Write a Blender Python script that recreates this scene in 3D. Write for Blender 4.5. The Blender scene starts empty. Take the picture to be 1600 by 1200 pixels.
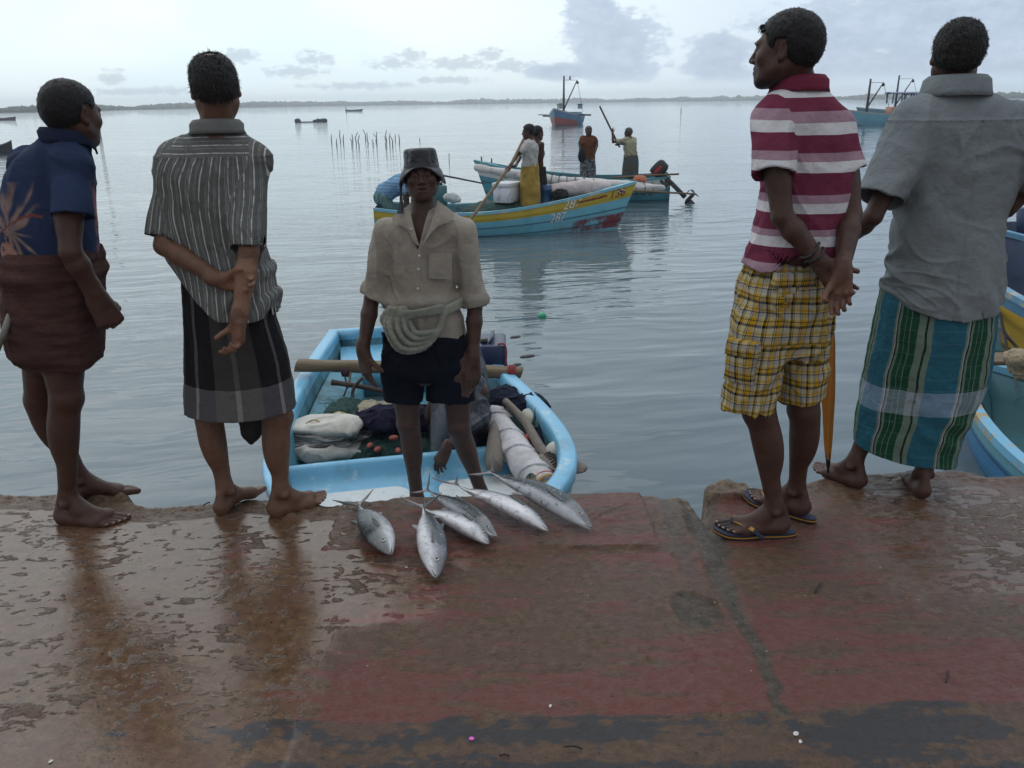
import bpy, math, random
import numpy as np
from mathutils import Vector, Matrix
random.seed(7); RNG = np.random.default_rng(11)
SC = bpy.context.scene
# ---------------------------------------------------------------- camera
F_PX = 1244.0; CAM = np.array([0.0, 0.0, 1.5]); PITCH = math.atan(440 / F_PX); ROLL = math.radians(0.75)
_f = np.array([0, math.cos(PITCH), -math.sin(PITCH)]); _r0 = np.array([1.0, 0, 0]); _u0 = np.array([0, math.sin(PITCH), math.cos(PITCH)])
_r = math.cos(ROLL) * _r0 - math.sin(ROLL) * _u0; _u = math.cos(ROLL) * _u0 + math.sin(ROLL) * _r0
cd = bpy.data.cameras.new('camera'); cam = bpy.data.objects.new('camera', cd); SC.collection.objects.link(cam)
cam.matrix_world = Matrix(((_r[0], _u[0], -_f[0], CAM[0]), (_r[1], _u[1], -_f[1], CAM[1]), (_r[2], _u[2], -_f[2], CAM[2]), (0, 0, 0, 1)))
cd.sensor_width = 36; cd.lens = 36 * F_PX / 1600; cd.clip_start = 0.05; cd.clip_end = 12000
SC.camera = cam
SC.view_settings.view_transform = 'Standard'; SC.view_settings.look = 'None'
SC.view_settings.exposure = EXPOSURE = 0.48; SC.view_settings.gamma = 1.0
SC.cycles.max_bounces = 6; SC.cycles.volume_bounces = 2; SC.cycles.use_denoising = True
SUN_EL, SUN_AZ = math.radians(58), math.radians(-28)      # azimuth from +Y towards +X
# ---------------------------------------------------------------- node helper
class NT:
    def __init__(s, tree): s.t = tree; s.N = tree.nodes; s.L = tree.links
    def n(s, typ, ins=None, **props):
        nd = s.N.new(typ)
        for k, v in props.items(): setattr(nd, k, v)
        for k, v in (ins or {}).items():
            if isinstance(v, bpy.types.NodeSocket): s.L.new(v, nd.inputs[k])
            else: nd.inputs[k].default_value = v
        return nd
    def m(s, op, a, b=0.0, c=0.0, clamp=False):
        nd = s.N.new('ShaderNodeMath'); nd.operation = op; nd.use_clamp = clamp
        for i, v in enumerate((a, b, c)):
            if isinstance(v, bpy.types.NodeSocket): s.L.new(v, nd.inputs[i])
            else: nd.inputs[i].default_value = v
        return nd.outputs[0]
    def ss(s, x, a, b):
        nd = s.N.new('ShaderNodeMapRange'); nd.interpolation_type = 'SMOOTHSTEP'
        s.L.new(x, nd.inputs[0]); nd.inputs[1].default_value = a; nd.inputs[2].default_value = b
        return nd.outputs[0]
    def mix(s, f, a, b, mode='MIX'):
        nd = s.N.new('ShaderNodeMix'); nd.data_type = 'RGBA'; nd.blend_type = mode
        for k, v in ((0, f), (6, a), (7, b)):
            if isinstance(v, bpy.types.NodeSocket): s.L.new(v, nd.inputs[k])
            else: nd.inputs[k].default_value = v if k == 0 else (tuple(v) + (1,))[:4]
        return nd.outputs[2]
    def noise(s, vec, scale, detail=3, rough=0.5, col=False):
        nd = s.n('ShaderNodeTexNoise', {'Scale': scale, 'Detail': detail, 'Roughness': rough})
        if vec is not None: s.L.new(vec, nd.inputs['Vector'])
        return nd.outputs['Color' if col else 'Fac']
    def scl(s, vec, xyz):
        nd = s.n('ShaderNodeMapping', {'Scale': xyz}); s.L.new(vec, nd.inputs['Vector']); return nd.outputs[0]
    def ramp(s, x, stops, interp='CONSTANT'):
        nd = s.N.new('ShaderNodeValToRGB'); r = nd.color_ramp; r.interpolation = interp
        while len(r.elements) < len(stops): r.elements.new(0.5)
        for e, (p, c) in zip(r.elements, stops): e.position = p; e.color = (tuple(c) + (1,))[:4]
        s.L.new(x, nd.inputs[0]); return nd.outputs[0]
    def attr(s, name, out='Fac'): return s.n('ShaderNodeAttribute', attribute_name=name).outputs[out]
def srgb(r, g, b):
    f = lambda c: (c / 255 / 12.92) if c / 255 <= 0.04045 else ((c / 255 + 0.055) / 1.055) ** 2.4
    return (f(r), f(g), f(b))
# ---------------------------------------------------------------- world: pale overcast with cumulus
wd = bpy.data.worlds.new('World'); SC.world = wd; wd.use_nodes = True
w = NT(wd.node_tree); w.N.clear()
geo = w.n('ShaderNodeTexCoord').outputs['Generated']
sx, sy, sz = w.n('ShaderNodeSeparateXYZ', {0: geo}).outputs
az = w.m('MULTIPLY', w.m('ARCTAN2', sx, sy), 57.29578)
el = w.m('MULTIPLY', w.m('ARCSINE', sz), 57.29578)
v2 = w.n('ShaderNodeCombineXYZ', {0: az, 1: w.m('MULTIPLY', el, 1.9), 2: 0.0}).outputs[0]
na = w.m('SUBTRACT', w.noise(v2, 0.30, 6, 0.62), 0.5)
nb = w.m('SUBTRACT', w.noise(v2, 0.9, 5, 0.6), 0.5)
nlow = w.noise(v2, 0.055, 4, 0.55); nc = w.m('SUBTRACT', w.noise(v2, 1.5, 6, 0.62), 0.5)
def pxdir(px, py):
    d = _f + (px - 800) / F_PX * _r - (py - 600) / F_PX * _u; d /= np.linalg.norm(d)
    return math.degrees(math.atan2(d[0], d[1])), math.degrees(math.asin(d[2]))
def blob(px, py, rx, ry, wob=1.0, fine=0.0):       # ellipse of cloud, its edge broken by noise
    a0, e0 = pxdir(px, py); k = 180 / math.pi / F_PX
    dx = w.m('MULTIPLY', w.m('SUBTRACT', az, a0), 1 / (rx * k)); dy = w.m('MULTIPLY', w.m('SUBTRACT', el, e0), 1 / (ry * k))
    r = w.m('SQRT', w.m('ADD', w.m('MULTIPLY', dx, dx), w.m('MULTIPLY', dy, dy)))
    return w.m('SUBTRACT', w.m('ADD', 1.0, w.m('MULTIPLY', na, 1.6 * wob)), w.m('SUBTRACT', r, w.m('ADD', w.m('MULTIPLY', nb, 1.1 * wob), w.m('MULTIPLY', nc, fine + 0.18 * wob))))
def union(bs):
    o = bs[0]
    for b in bs[1:]: o = w.m('MAXIMUM', o, b)
    return o
side = w.ss(az, -25, 45)                               # bright left, grey right
front = w.ss(sy, -0.6, 0.8)
hi = w.ss(el, 6.0, 45.0)
base = w.mix(side, (0.72, 0.81, 0.84), (0.44, 0.53, 0.65))
warm = w.mix(w.ss(el, 1.0, 4.6), (0.67, 0.755, 0.775), (0.76, 0.83, 0.835))
base = w.mix(w.m('MULTIPLY', w.m('SUBTRACT', 1.0, w.ss(az, -8, 22)), 0.75), base, warm)
base = w.mix(w.m('MULTIPLY', w.ss(nlow, 0.45, 0.65), 0.35), base, (0.52, 0.72, 0.87))
base = w.mix(hi, base, w.mix(w.m('MULTIPLY', w.ss(nlow, 0.3, 0.7), 1.0), (0.58, 0.69, 0.80), (0.78, 0.87, 0.94)))
big = union([blob(962, 80, 84, 78), blob(1128, 96, 62, 58), blob(1300, 75, 125, 85), blob(1500, 50, 230, 130), blob(880, 112, 70, 16, 0.6), blob(930, 20, 50, 40), blob(1700, 60, 260, 160)])
low = union([blob(p_[0], p_[1], p_[2] * 1.15, p_[3] * 1.3, 0.15, 2.6) for p_ in ((175, 122, 20, 10), (375, 87, 28, 9), (492, 92, 28, 10), (465, 112, 50, 8), (615, 100, 36, 8), (643, 86, 25, 9), (715, 99, 50, 9), (765, 86, 26, 9), (800, 103, 42, 9), (230, 143, 90, 5), (560, 134, 90, 5), (700, 125, 60, 5))])
base = w.mix(w.m('MULTIPLY', w.ss(low, 0.0, 0.7), 0.62), base, (0.36, 0.43, 0.51))
cl = w.mix(w.ss(w.m('ADD', na, w.m('MULTIPLY', nb, 0.9)), -0.30, 0.30), (0.325, 0.400, 0.510), (0.425, 0.505, 0.615)); cl = w.mix(w.ss(big, 0.02, 0.5), (0.52, 0.60, 0.69), cl)
base = w.mix(w.m('MULTIPLY', w.m('MULTIPLY', w.ss(big, 0.0, 0.30), w.ss(el, 0.75, 1.6)), 0.9), base, cl)
base = w.mix(front, (0.45, 0.475, 0.51), base)
base = w.mix(w.ss(sz, -0.02, 0.0), (0.3, 0.36, 0.4), base)
sky = w.n('ShaderNodeTexSky', sky_type='NISHITA', sun_disc=False, sun_elevation=SUN_EL, sun_rotation=SUN_AZ)
b1 = w.n('ShaderNodeBackground', {'Color': sky.outputs[0], 'Strength': 0.05})
b2 = w.n('ShaderNodeBackground', {'Color': base, 'Strength': 1.0})
mx = w.n('ShaderNodeMixShader', {0: 0.97, 1: b1.outputs[0], 2: b2.outputs[0]})
w.n('ShaderNodeOutputWorld', {0: mx.outputs[0]})
# ---------------------------------------------------------------- sun behind thin cloud, front left
sl = bpy.data.lights.new('sun', 'SUN'); sl.energy = 0.6; sl.angle = math.radians(80); sl.color = (1.0, 0.96, 0.9)
sun = bpy.data.objects.new('sun', sl); SC.collection.objects.link(sun)
sd = Vector((math.sin(SUN_AZ) * math.cos(SUN_EL), math.cos(SUN_AZ) * math.cos(SUN_EL), math.sin(SUN_EL)))
sun.rotation_euler = sd.to_track_quat('Z', 'Y').to_euler()
# ---------------------------------------------------------------- pixel <-> place helpers
def ray(px, py): return _f + (px - 800) / F_PX * _r - (py - 600) / F_PX * _u
def W(px, py, Y):
    d = ray(px, py); return CAM + d * ((Y - CAM[1]) / d[1])
def G(px, py, z=0.0):
    d = ray(px, py); return CAM + d * ((z - CAM[2]) / d[2])
def S(px, p): return px * float(np.dot(np.asarray(p) - CAM, _f)) / F_PX     # size of px pixels at a place
WATER_Z = -0.75
# ---------------------------------------------------------------- objects
BASE = {}
def link(o): SC.collection.objects.link(o); return o
def tag(o, label, cat, group=None):
    o['label'] = label; o['category'] = cat
    if group: o['group'] = group
    return o
def mk(name, verts, faces, mat, parent=None, base=None, smooth=True, attrs=None, mats=None, fmat=None):
    """one mesh object from world-space vertices; children share their thing's base"""
    v = np.asarray(verts, dtype=np.float64).reshape(-1, 3)
    b = BASE[parent.name] if parent is not None else np.asarray(base if base is not None else (v.mean(0)[0], v.mean(0)[1], v.min(0)[2]), dtype=np.float64)
    me = bpy.data.meshes.new(name)
    v = (v - b).astype(np.float32)
    if isinstance(faces, np.ndarray):
        k = faces.shape[1]; me.vertices.add(len(v)); me.vertices.foreach_set('co', v.ravel())
        me.loops.add(faces.size); me.loops.foreach_set('vertex_index', faces.astype(np.int32).ravel())
        me.polygons.add(len(faces)); me.polygons.foreach_set('loop_start', np.arange(0, faces.size, k, dtype=np.int32))
        me.update(calc_edges=True); me.validate()
    else:
        me.from_pydata(v.tolist(), [], faces); me.update()
    for mm in (mats or [mat]): me.materials.append(mm)
    if fmat is not None: me.polygons.foreach_set('material_index', np.asarray(fmat, dtype=np.int32))
    if smooth: me.polygons.foreach_set('use_smooth', np.ones(len(me.polygons), dtype=bool))
    for an, av in (attrs or {}).items():
        av = np.asarray(av, dtype=np.float32)
        if av.ndim == 1: a = me.attributes.new(an, 'FLOAT', 'POINT'); a.data.foreach_set('value', av)
        else:
            a = me.attributes.new(an, 'FLOAT_COLOR', 'POINT')
            c = np.ones((len(av), 4), np.float32); c[:, :3] = av; a.data.foreach_set('color', c.ravel())
    me.update()
    o = link(bpy.data.objects.new(name, me))
    if parent is not None: o.parent = parent
    else: o.location = b
    BASE[o.name] = b
    return o
def empty(name, loc):
    o = link(bpy.data.objects.new(name, None)); o.location = loc; o.empty_display_size = 0.1; BASE[o.name] = np.asarray(loc, float); return o
class MB:
    """collects simple shapes into one mesh"""
    def __init__(s): s.v = []; s.f = []
    def add(s, V, Fc):
        o = len(s.v); s.v += [tuple(p) for p in V]; s.f += [tuple(i + o for i in q) for q in Fc]; return s
    def grid(s, P, cu=False, cv=False):           # P[i][j] -> quads
        n, m = len(P), len(P[0]); V = [p for r in P for p in r]; Q = []
        for i in range(n if cu else n - 1):
            for j in range(m if cv else m - 1):
                a, b = i, (i + 1) % n; c, d = j, (j + 1) % m
                Q.append((a * m + c, a * m + d, b * m + d, b * m + c))
        return s.add(V, Q)
    def tube(s, pts, rad, n=10, caps=True):
        pts = [np.asarray(p, float) for p in pts]; k = len(pts)
        rad = [rad] * k if np.isscalar(rad) else rad
        t0 = pts[min(1, k - 1)] - pts[0]; t0 = t0 / (np.linalg.norm(t0) + 1e-9)
        ref = np.array([0, 0, 1.0]) if abs(t0[2]) < 0.9 else np.array([1.0, 0, 0])
        rings = []
        for i in range(k):
            t = pts[min(i + 1, k - 1)] - pts[max(i - 1, 0)]; t = t / (np.linalg.norm(t) + 1e-9)
            a = ref - t * np.dot(ref, t); a /= np.linalg.norm(a) + 1e-9; b = np.cross(t, a); ref = a
            rings.append([pts[i] + rad[i] * (math.cos(q) * a + math.sin(q) * b) for q in np.linspace(0, 2 * math.pi, n, endpoint=False)])
        o = len(s.v); s.grid(rings, cv=True)
        if caps: s.f.append(tuple(range(o, o + n))[::-1]); s.f.append(tuple(range(o + (k - 1) * n, o + k * n)))
        return s
    def box(s, c, size, R=None, bev=0.0):
        c = np.asarray(c, float); h = np.asarray(size, float) / 2; R = np.eye(3) if R is None else R
        if bev <= 0:
            V = [c + R @ (h * np.array(q)) for q in ((-1,-1,-1),(1,-1,-1),(1,1,-1),(-1,1,-1),(-1,-1,1),(1,-1,1),(1,1,1),(-1,1,1))]
            return s.add(V, [(3,2,1,0),(4,5,6,7),(0,1,5,4),(1,2,6,5),(2,3,7,6),(3,0,4,7)])
        n = 4; P = []                              # rounded box: rings of a rounded rectangle
        prof = [(-h[2], bev), (-h[2], 0.35 * bev), (-h[2] + 0.35 * bev, 0), (h[2] - 0.35 * bev, 0), (h[2], 0.35 * bev), (h[2], bev)]
        for z, ins in prof:
            ring = []
            for cx, cy, a0 in ((1, 1, 0), (-1, 1, 90), (-1, -1, 180), (1, -1, 270)):
                for q in range(n + 1):
                    a = math.radians(a0 + 90 * q / n); rr = max(bev - ins * 0.9, 0.0005)
                    ring.append(c + R @ np.array([cx * (h[0] - bev) + rr * math.cos(a), cy * (h[1] - bev) + rr * math.sin(a), z]))
            P.append(ring)
        o = len(s.v); m = len(P[0]); s.grid(P, cv=True)
        s.f.append(tuple(range(o, o + m))[::-1]); s.f.append(tuple(range(o + 5 * m, o + 6 * m))); return s
    def ball(s, c, r, n=12, R=None):
        r = np.ones(3) * r if np.isscalar(r) else np.asarray(r); R = np.eye(3) if R is None else R; P = []
        for i in range(n + 1):
            a = math.pi * i / n
            P.append([np.asarray(c) + R @ (r * np.array([math.sin(a) * math.cos(b), math.sin(a) * math.sin(b), math.cos(a)])) for b in np.linspace(0, 2 * math.pi, 2 * n, endpoint=False)])
        return s.grid(P[::-1], cv=True)
    def mk(s, name, mat, parent=None, base=None, smooth=True, attrs=None): return mk(name, s.v, s.f, mat, parent, base, smooth, attrs)
def rotz(a): c, s_ = math.cos(a), math.sin(a); return np.array([[c, -s_, 0], [s_, c, 0], [0, 0, 1.0]])
def frame(y, z):                       # columns x,y,z with y along the given direction
    y = np.asarray(y, float); y = y / np.linalg.norm(y); z = np.asarray(z, float); z = z - y * np.dot(y, z); z /= np.linalg.norm(z)
    return np.stack([np.cross(y, z), y, z], 1)
# ---------------------------------------------------------------- value noise
def _hash(i, j, k):
    n = (i.astype(np.int64) * 374761393 + j.astype(np.int64) * 668265263 + k.astype(np.int64) * 2147483647) & 0xffffffff
    n = ((n ^ (n >> 13)) * 1274126177) & 0xffffffff
    n = ((n ^ (n >> 16)) * 2246822519) & 0xffffffff
    return ((n ^ (n >> 15)) & 0xffff).astype(np.float32) / 32767.5 - 1
def noise3(P):
    P = np.asarray(P, np.float32); i = np.floor(P).astype(np.int64); f = P - i; f = f * f * f * (f * (f * 6 - 15) + 10); o = 0
    for a in (0, 1):
        for b in (0, 1):
            for c in (0, 1):
                o = o + _hash(i[:, 0] + a, i[:, 1] + b, i[:, 2] + c) * (f[:, 0] if a else 1 - f[:, 0]) * (f[:, 1] if b else 1 - f[:, 1]) * (f[:, 2] if c else 1 - f[:, 2])
    return o
def fbm(P, oct=4, gain=0.5):
    P = np.asarray(P, np.float32); o = 0; a = 1.0; t = 0
    for k in range(oct): o = o + a * noise3(P * 2 ** k + 17.3 * k); t += a; a *= gain
    return o / t
def sstep(x, a, b):
    t = np.clip((x - a) / (b - a), 0, 1); return t * t * (3 - 2 * t)
# ---------------------------------------------------------------- distance fields -> smooth continuous meshes
class Prim:
    def __init__(s, fn, lo, hi): s.fn = fn; s.lo = np.asarray(lo, float); s.hi = np.asarray(hi, float)
def cone(a, b, ra, rb):
    a = np.asarray(a, float); b = np.asarray(b, float); ba = b - a; L2 = max(float(ba @ ba), 1e-9); r = max(ra, rb)
    def fn(x, y, z):
        h = np.clip(((x - a[0]) * ba[0] + (y - a[1]) * ba[1] + (z - a[2]) * ba[2]) / L2, 0, 1)
        return np.sqrt((x - a[0] - h * ba[0]) ** 2 + (y - a[1] - h * ba[1]) ** 2 + (z - a[2] - h * ba[2]) ** 2) - (ra + (rb - ra) * h)
    return Prim(fn, np.minimum(a, b) - r, np.maximum(a, b) + r)
def ell(c, r, R=None):
    c = np.asarray(c, float); r = np.asarray(r, float) * np.ones(3); R = np.eye(3) if R is None else R
    def fn(x, y, z):
        dx, dy, dz = x - c[0], y - c[1], z - c[2]; q = [R[0, i] * dx + R[1, i] * dy + R[2, i] * dz for i in range(3)]
        k0 = np.sqrt((q[0] / r[0]) ** 2 + (q[1] / r[1]) ** 2 + (q[2] / r[2]) ** 2) + 1e-6
        k1 = np.sqrt((q[0] / r[0] ** 2) ** 2 + (q[1] / r[1] ** 2) ** 2 + (q[2] / r[2] ** 2) ** 2) + 1e-6
        return k0 * (k0 - 1) / k1
    e = np.abs(R) @ r
    return Prim(fn, c - e, c + e)
def cutcone(a, b, ra, rb, extra=0.0, flat=1.0, side=(0, 1, 0)):
    """sleeve: a tapered tube cut square at b; flat<1 squashes it along 'side'"""
    a = np.asarray(a, float); b = np.asarray(b, float); ba = b - a; L = np.linalg.norm(ba); u = ba / L; r = max(ra, rb)
    sd_ = np.asarray(side, float); sd_ = sd_ - u * (sd_ @ u); sd_ /= np.linalg.norm(sd_); ot = np.cross(u, sd_)
    def fn(x, y, z):
        t = (x - a[0]) * u[0] + (y - a[1]) * u[1] + (z - a[2]) * u[2]; h = np.clip(t / L, 0, 1)
        p = ((x - a[0]) * sd_[0] + (y - a[1]) * sd_[1] + (z - a[2]) * sd_[2]) / flat
        q = (x - a[0]) * ot[0] + (y - a[1]) * ot[1] + (z - a[2]) * ot[2]; e = np.minimum(t, 0)
        return np.maximum((np.sqrt(p * p + q * q + e * e) - (ra + (rb - ra) * h)) * min(1, flat * 1.0), t - L - extra)
    return Prim(fn, np.minimum(a, b) - r * 1.3, np.maximum(a, b) + r * 1.3)
def cat(zs, vals, z):                   # smooth interpolation along z
    zs = np.asarray(zs); o = np.argsort(zs); zs = zs[o]; v = np.asarray(vals)[o]
    m = np.gradient(v, zs) if len(zs) > 2 else np.full(len(zs), (v[-1] - v[0]) / (zs[-1] - zs[0]))
    z = np.clip(z, zs[0], zs[-1]); i = np.clip(np.searchsorted(zs, z) - 1, 0, len(zs) - 2); h = zs[i + 1] - zs[i]; t = (z - zs[i]) / h
    return (2*t**3-3*t**2+1)*v[i] + (t**3-2*t**2+t)*h*m[i] + (-2*t**3+3*t**2)*v[i+1] + (t**3-t**2)*h*m[i+1]
class Loft:
    """upright tube: rows of (z, cx, cy, rx, ry); yaw turns the ellipse"""
    def __init__(s, rows, yaw=0.0, n=2.3): s.r = np.array(sorted(rows), float); s.yaw = yaw; s.n = n
    def at(s, z): return [cat(s.r[:, 0], s.r[:, i], z) for i in range(1, 5)]
    def prim(s, grow=0.0, zlo=None, zhi=None):
        z0 = s.r[0, 0] if zlo is None else zlo; z1 = s.r[-1, 0] if zhi is None else zhi
        c, sn = math.cos(s.yaw), math.sin(s.yaw); m = s.r[:, 3:5].max() + abs(grow)
        def fn(x, y, z):
            cx, cy, rx, ry = s.at(z); rx = rx + grow; ry = ry + grow; dx, dy = x - cx, y - cy
            a = np.abs(c * dx + sn * dy) / rx; b = np.abs(-sn * dx + c * dy) / ry
            k = (a ** s.n + b ** s.n) ** (1 / s.n); return np.maximum((k - 1) * np.minimum(rx, ry), np.maximum(z - z1, z0 - z))
        return Prim(fn, (s.r[:, 1].min() - m, s.r[:, 2].min() - m, z0), (s.r[:, 1].max() + m, s.r[:, 2].max() + m, z1))
    def theta(s, P):
        cx, cy, rx, ry = s.at(P[:, 2]); dx, dy = P[:, 0] - cx, P[:, 1] - cy; c, sn = math.cos(s.yaw), math.sin(s.yaw)
        return np.arctan2((c * dx + sn * dy) / rx, -(-sn * dx + c * dy) / ry)       # 0 towards -y (the viewer)
class Field:
    def __init__(s, lo, hi, h):
        s.h = h; s.lo = np.asarray(lo, float); s.n = np.ceil((np.asarray(hi, float) - s.lo) / h).astype(int) + 1
        s.D = np.full(s.n, 1.0, np.float32)
        s.ax = [(s.lo[i] + h * np.arange(s.n[i])).astype(np.float32) for i in range(3)]
    def _sl(s, p, k):
        a = np.clip(np.floor((p.lo - k - 3 * s.h - s.lo) / s.h).astype(int), 0, s.n - 1); b = np.clip(np.ceil((p.hi + k + 3 * s.h - s.lo) / s.h).astype(int) + 1, 1, s.n)
        if np.any(b <= a): return None
        sl = tuple(slice(a[i], b[i]) for i in range(3))
        return sl, s.ax[0][sl[0]][:, None, None], s.ax[1][sl[1]][None, :, None], s.ax[2][sl[2]][None, None, :]
    def add(s, p, k=0.0):
        q = s._sl(p, k)
        if q is None: return s
        sl, X, Y, Z = q; d = p.fn(X, Y, Z).astype(np.float32); D = s.D[sl]
        if k > 0: hh = np.maximum(k - np.abs(D - d), 0) / k; s.D[sl] = np.minimum(D, d) - hh * hh * k * 0.25
        else: s.D[sl] = np.minimum(D, d)
        return s
    def sub(s, p, k=0.0):
        q = s._sl(p, k)
        if q is None: return s
        sl, X, Y, Z = q; d = -p.fn(X, Y, Z).astype(np.float32); D = s.D[sl]
        if k > 0: hh = np.maximum(k - np.abs(D - d), 0) / k; s.D[sl] = np.maximum(D, d) + hh * hh * k * 0.25
        else: s.D[sl] = np.maximum(D, d)
        return s
    def clip(s, fn):
        s.D = np.maximum(s.D, fn(s.ax[0][:, None, None], s.ax[1][None, :, None], s.ax[2][None, None, :]).astype(np.float32)); return s
    def warp(s, fn, band=0.035):
        i = np.nonzero(np.abs(s.D) < band); P = np.stack([s.ax[0][i[0]], s.ax[1][i[1]], s.ax[2][i[2]]], 1)
        s.D[i] += fn(P).astype(np.float32); return s
    def mesh(s):
        D = s.D; n = D.shape
        for a in range(3):
            sl = [slice(None)] * 3
            for e in (0, -1): sl[a] = e; D[tuple(sl)] = np.maximum(D[tuple(sl)], s.h)
        neg = D < 0
        cnt = np.zeros((n[0]-1, n[1]-1, n[2]-1), np.int8)
        for a in (0, 1):
            for b in (0, 1):
                for c in (0, 1): cnt += neg[a:n[0]-1+a, b:n[1]-1+b, c:n[2]-1+c]
        I, J, K = np.nonzero((cnt > 0) & (cnt < 8)); m = len(I)
        idx = np.full(cnt.shape, -1, np.int32); idx[I, J, K] = np.arange(m)
        cor = {(a, b, c): D[I + a, J + b, K + c] for a in (0, 1) for b in (0, 1) for c in (0, 1)}
        acc = np.zeros((m, 3)); cn = np.zeros(m)
        for axis in range(3):
            for u in (0, 1):
                for v in (0, 1):
                    o = [0, 0, 0]; oth = [i for i in range(3) if i != axis]; o[oth[0]] = u; o[oth[1]] = v
                    p = list(o); p[axis] = 1; d0, d1 = cor[tuple(o)], cor[tuple(p)]; cr = (d0 < 0) != (d1 < 0)
                    t = np.where(cr, d0 / np.where(cr, d0 - d1, 1), 0); q = np.zeros((m, 3)); q[:] = o; q[:, axis] = t
                    acc += q * cr[:, None]; cn += cr
        V = s.lo + (np.stack([I, J, K], 1) + acc / cn[:, None]) * s.h
        Fs = []
        for axis in range(3):
            a0 = [slice(1, -1)] * 3; a1 = [slice(1, -1)] * 3; a0[axis] = slice(0, -1); a1[axis] = slice(1, None)
            p, q = neg[tuple(a0)], neg[tuple(a1)]; off = np.array([1, 1, 1]); off[axis] = 0
            for flip, msk in ((False, p & ~q), (True, ~p & q)):
                e = np.stack(np.nonzero(msk), 1) + off
                if not len(e): continue
                o1, o2 = [(axis + 1) % 3, (axis + 2) % 3]; u = np.zeros(3, int); u[o1] = 1; v = np.zeros(3, int); v[o2] = 1
                g = lambda c: idx[c[:, 0], c[:, 1], c[:, 2]]
                quad = np.stack([g(e - u - v), g(e - v), g(e), g(e - u)], 1); Fs.append(quad[:, ::-1] if flip else quad)
        Fq = np.concatenate(Fs); Fq = Fq[(Fq >= 0).all(1)]
        return V, Fq
def prims_field(prims, h, pad=0.03):
    lo = np.min([p.lo for p, *_ in prims], 0) - pad; hi = np.max([p.hi for p, *_ in prims], 0) + pad
    f = Field(lo, hi, h)
    for p, k, *m in prims: (f.sub if m and m[0] == '-' else f.add)(p, k)
    return f
# ---------------------------------------------------------------- materials
def mat(name, col=(0.5, 0.5, 0.5), rough=0.6, bump=None, metal=0.0, spec=0.5, var=0.0, vscale=8.0, sheen=0.0, alpha=None, trans=0.0):
    """col: colour or function(nt, position) -> socket; bump: list of (scale, strength[, stretch])"""
    m = bpy.data.materials.new(name); m.use_nodes = True; t = NT(m.node_tree); t.N.clear()
    p = t.n('ShaderNodeBsdfPrincipled'); t.n('ShaderNodeOutputMaterial', {0: p.outputs[0]})
    pos = t.n('ShaderNodeTexCoord').outputs['Object']
    c = col(t, pos) if callable(col) else None
    if c is None:
        c = t.n('ShaderNodeRGB').outputs[0]; c.default_value = (tuple(col) + (1,))[:4]
    if var:
        f = t.noise(pos, vscale, 5, 0.6)
        c = t.mix(1.0, c, t.ramp(f, [(0.25, (1 - var,) * 3), (0.75, (1 + var,) * 3)], 'LINEAR'), 'MULTIPLY')
    t.L.new(c, p.inputs['Base Color'])
    if callable(rough): t.L.new(rough(t, pos), p.inputs['Roughness'])
    else: p.inputs['Roughness'].default_value = rough
    p.inputs['Metallic'].default_value = metal; p.inputs['Specular IOR Level'].default_value = spec
    if sheen: p.inputs['Sheen Weight'].default_value = sheen; p.inputs['Sheen Roughness'].default_value = 0.6
    if trans: p.inputs['Transmission Weight'].default_value = trans
    if alpha is not None: p.inputs['Alpha'].default_value = alpha
    nrm = None
    for b in (bump or []):
        v = t.scl(pos, b[2]) if len(b) > 2 else pos
        bn = t.n('ShaderNodeBump', {'Height': t.noise(v, b[0], 4, 0.6), 'Strength': 1.0, 'Distance': b[1]})
        if nrm is not None: t.L.new(nrm, bn.inputs['Normal'])
        nrm = bn.outputs[0]
    if nrm is not None: t.L.new(nrm, p.inputs['Normal'])
    return m
def worn(c1, c2, scale=6, lo=0.55, hi=0.62, c3=None):       # paint c1 worn through to c2, grime c3
    def fn(t, pos):
        f = t.noise(pos, scale, 7, 0.68); c = t.mix(t.ss(f, lo, hi), c1, c2)
        if c3 is not None: c = t.mix(t.m('MULTIPLY', t.ss(t.noise(pos, scale * 0.45, 6, 0.7), 0.48, 0.7), 0.75), c, c3)
        return c
    return fn
WEAVE = (900, 0.0006)
CREASE = (22, 0.006, (1, 1, 0.55))
def cloth(name, col, var=0.10, **k):
    return mat(name, col, rough=0.9, bump=[(14, 0.010), (45, 0.003), WEAVE], spec=0.08, var=var, vscale=7, sheen=0.0, **k)
def skin_col(base):
    def fn(t, pos):
        c = t.mix(1.0, base, t.attr('tint', 'Color'), 'MULTIPLY')
        f = t.noise(pos, 34, 6, 0.65)
        return t.mix(1.0, c, t.ramp(f, [(0.3, (0.80, 0.78, 0.77)), (0.7, (1.18, 1.20, 1.21))], 'LINEAR'), 'MULTIPLY')
    return fn
def skin(name, base): return mat(name, skin_col(base), rough=0.45, bump=[(26, 0.004, (1, 1, 0.5)), (140, 0.0016), (420, 0.0008)], spec=0.30)
SKIN_A = skin('skin_dark', (0.060, 0.028, 0.020)); SKIN_B = skin('skin_brown', (0.128, 0.064, 0.041)); SKIN_C = skin('skin_deep', (0.068, 0.035, 0.026))
HAIR = mat('hair_black', (0.010, 0.009, 0.010), rough=0.55, bump=[(260, 0.004, (1, 1, 0.4)), (90, 0.004)], spec=0.25)
HAIRG = mat('hair_greying', lambda t, p: t.mix(t.ss(t.noise(t.scl(p, (1, 1, 0.35)), 240, 3, 0.7), 0.5, 0.68), (0.014, 0.013, 0.013), (0.075, 0.072, 0.07)), rough=0.6, bump=[(260, 0.004, (1, 1, 0.4)), (90, 0.004)], spec=0.25)
NAIL = mat('nail', (0.20, 0.125, 0.10), rough=0.35)
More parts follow.
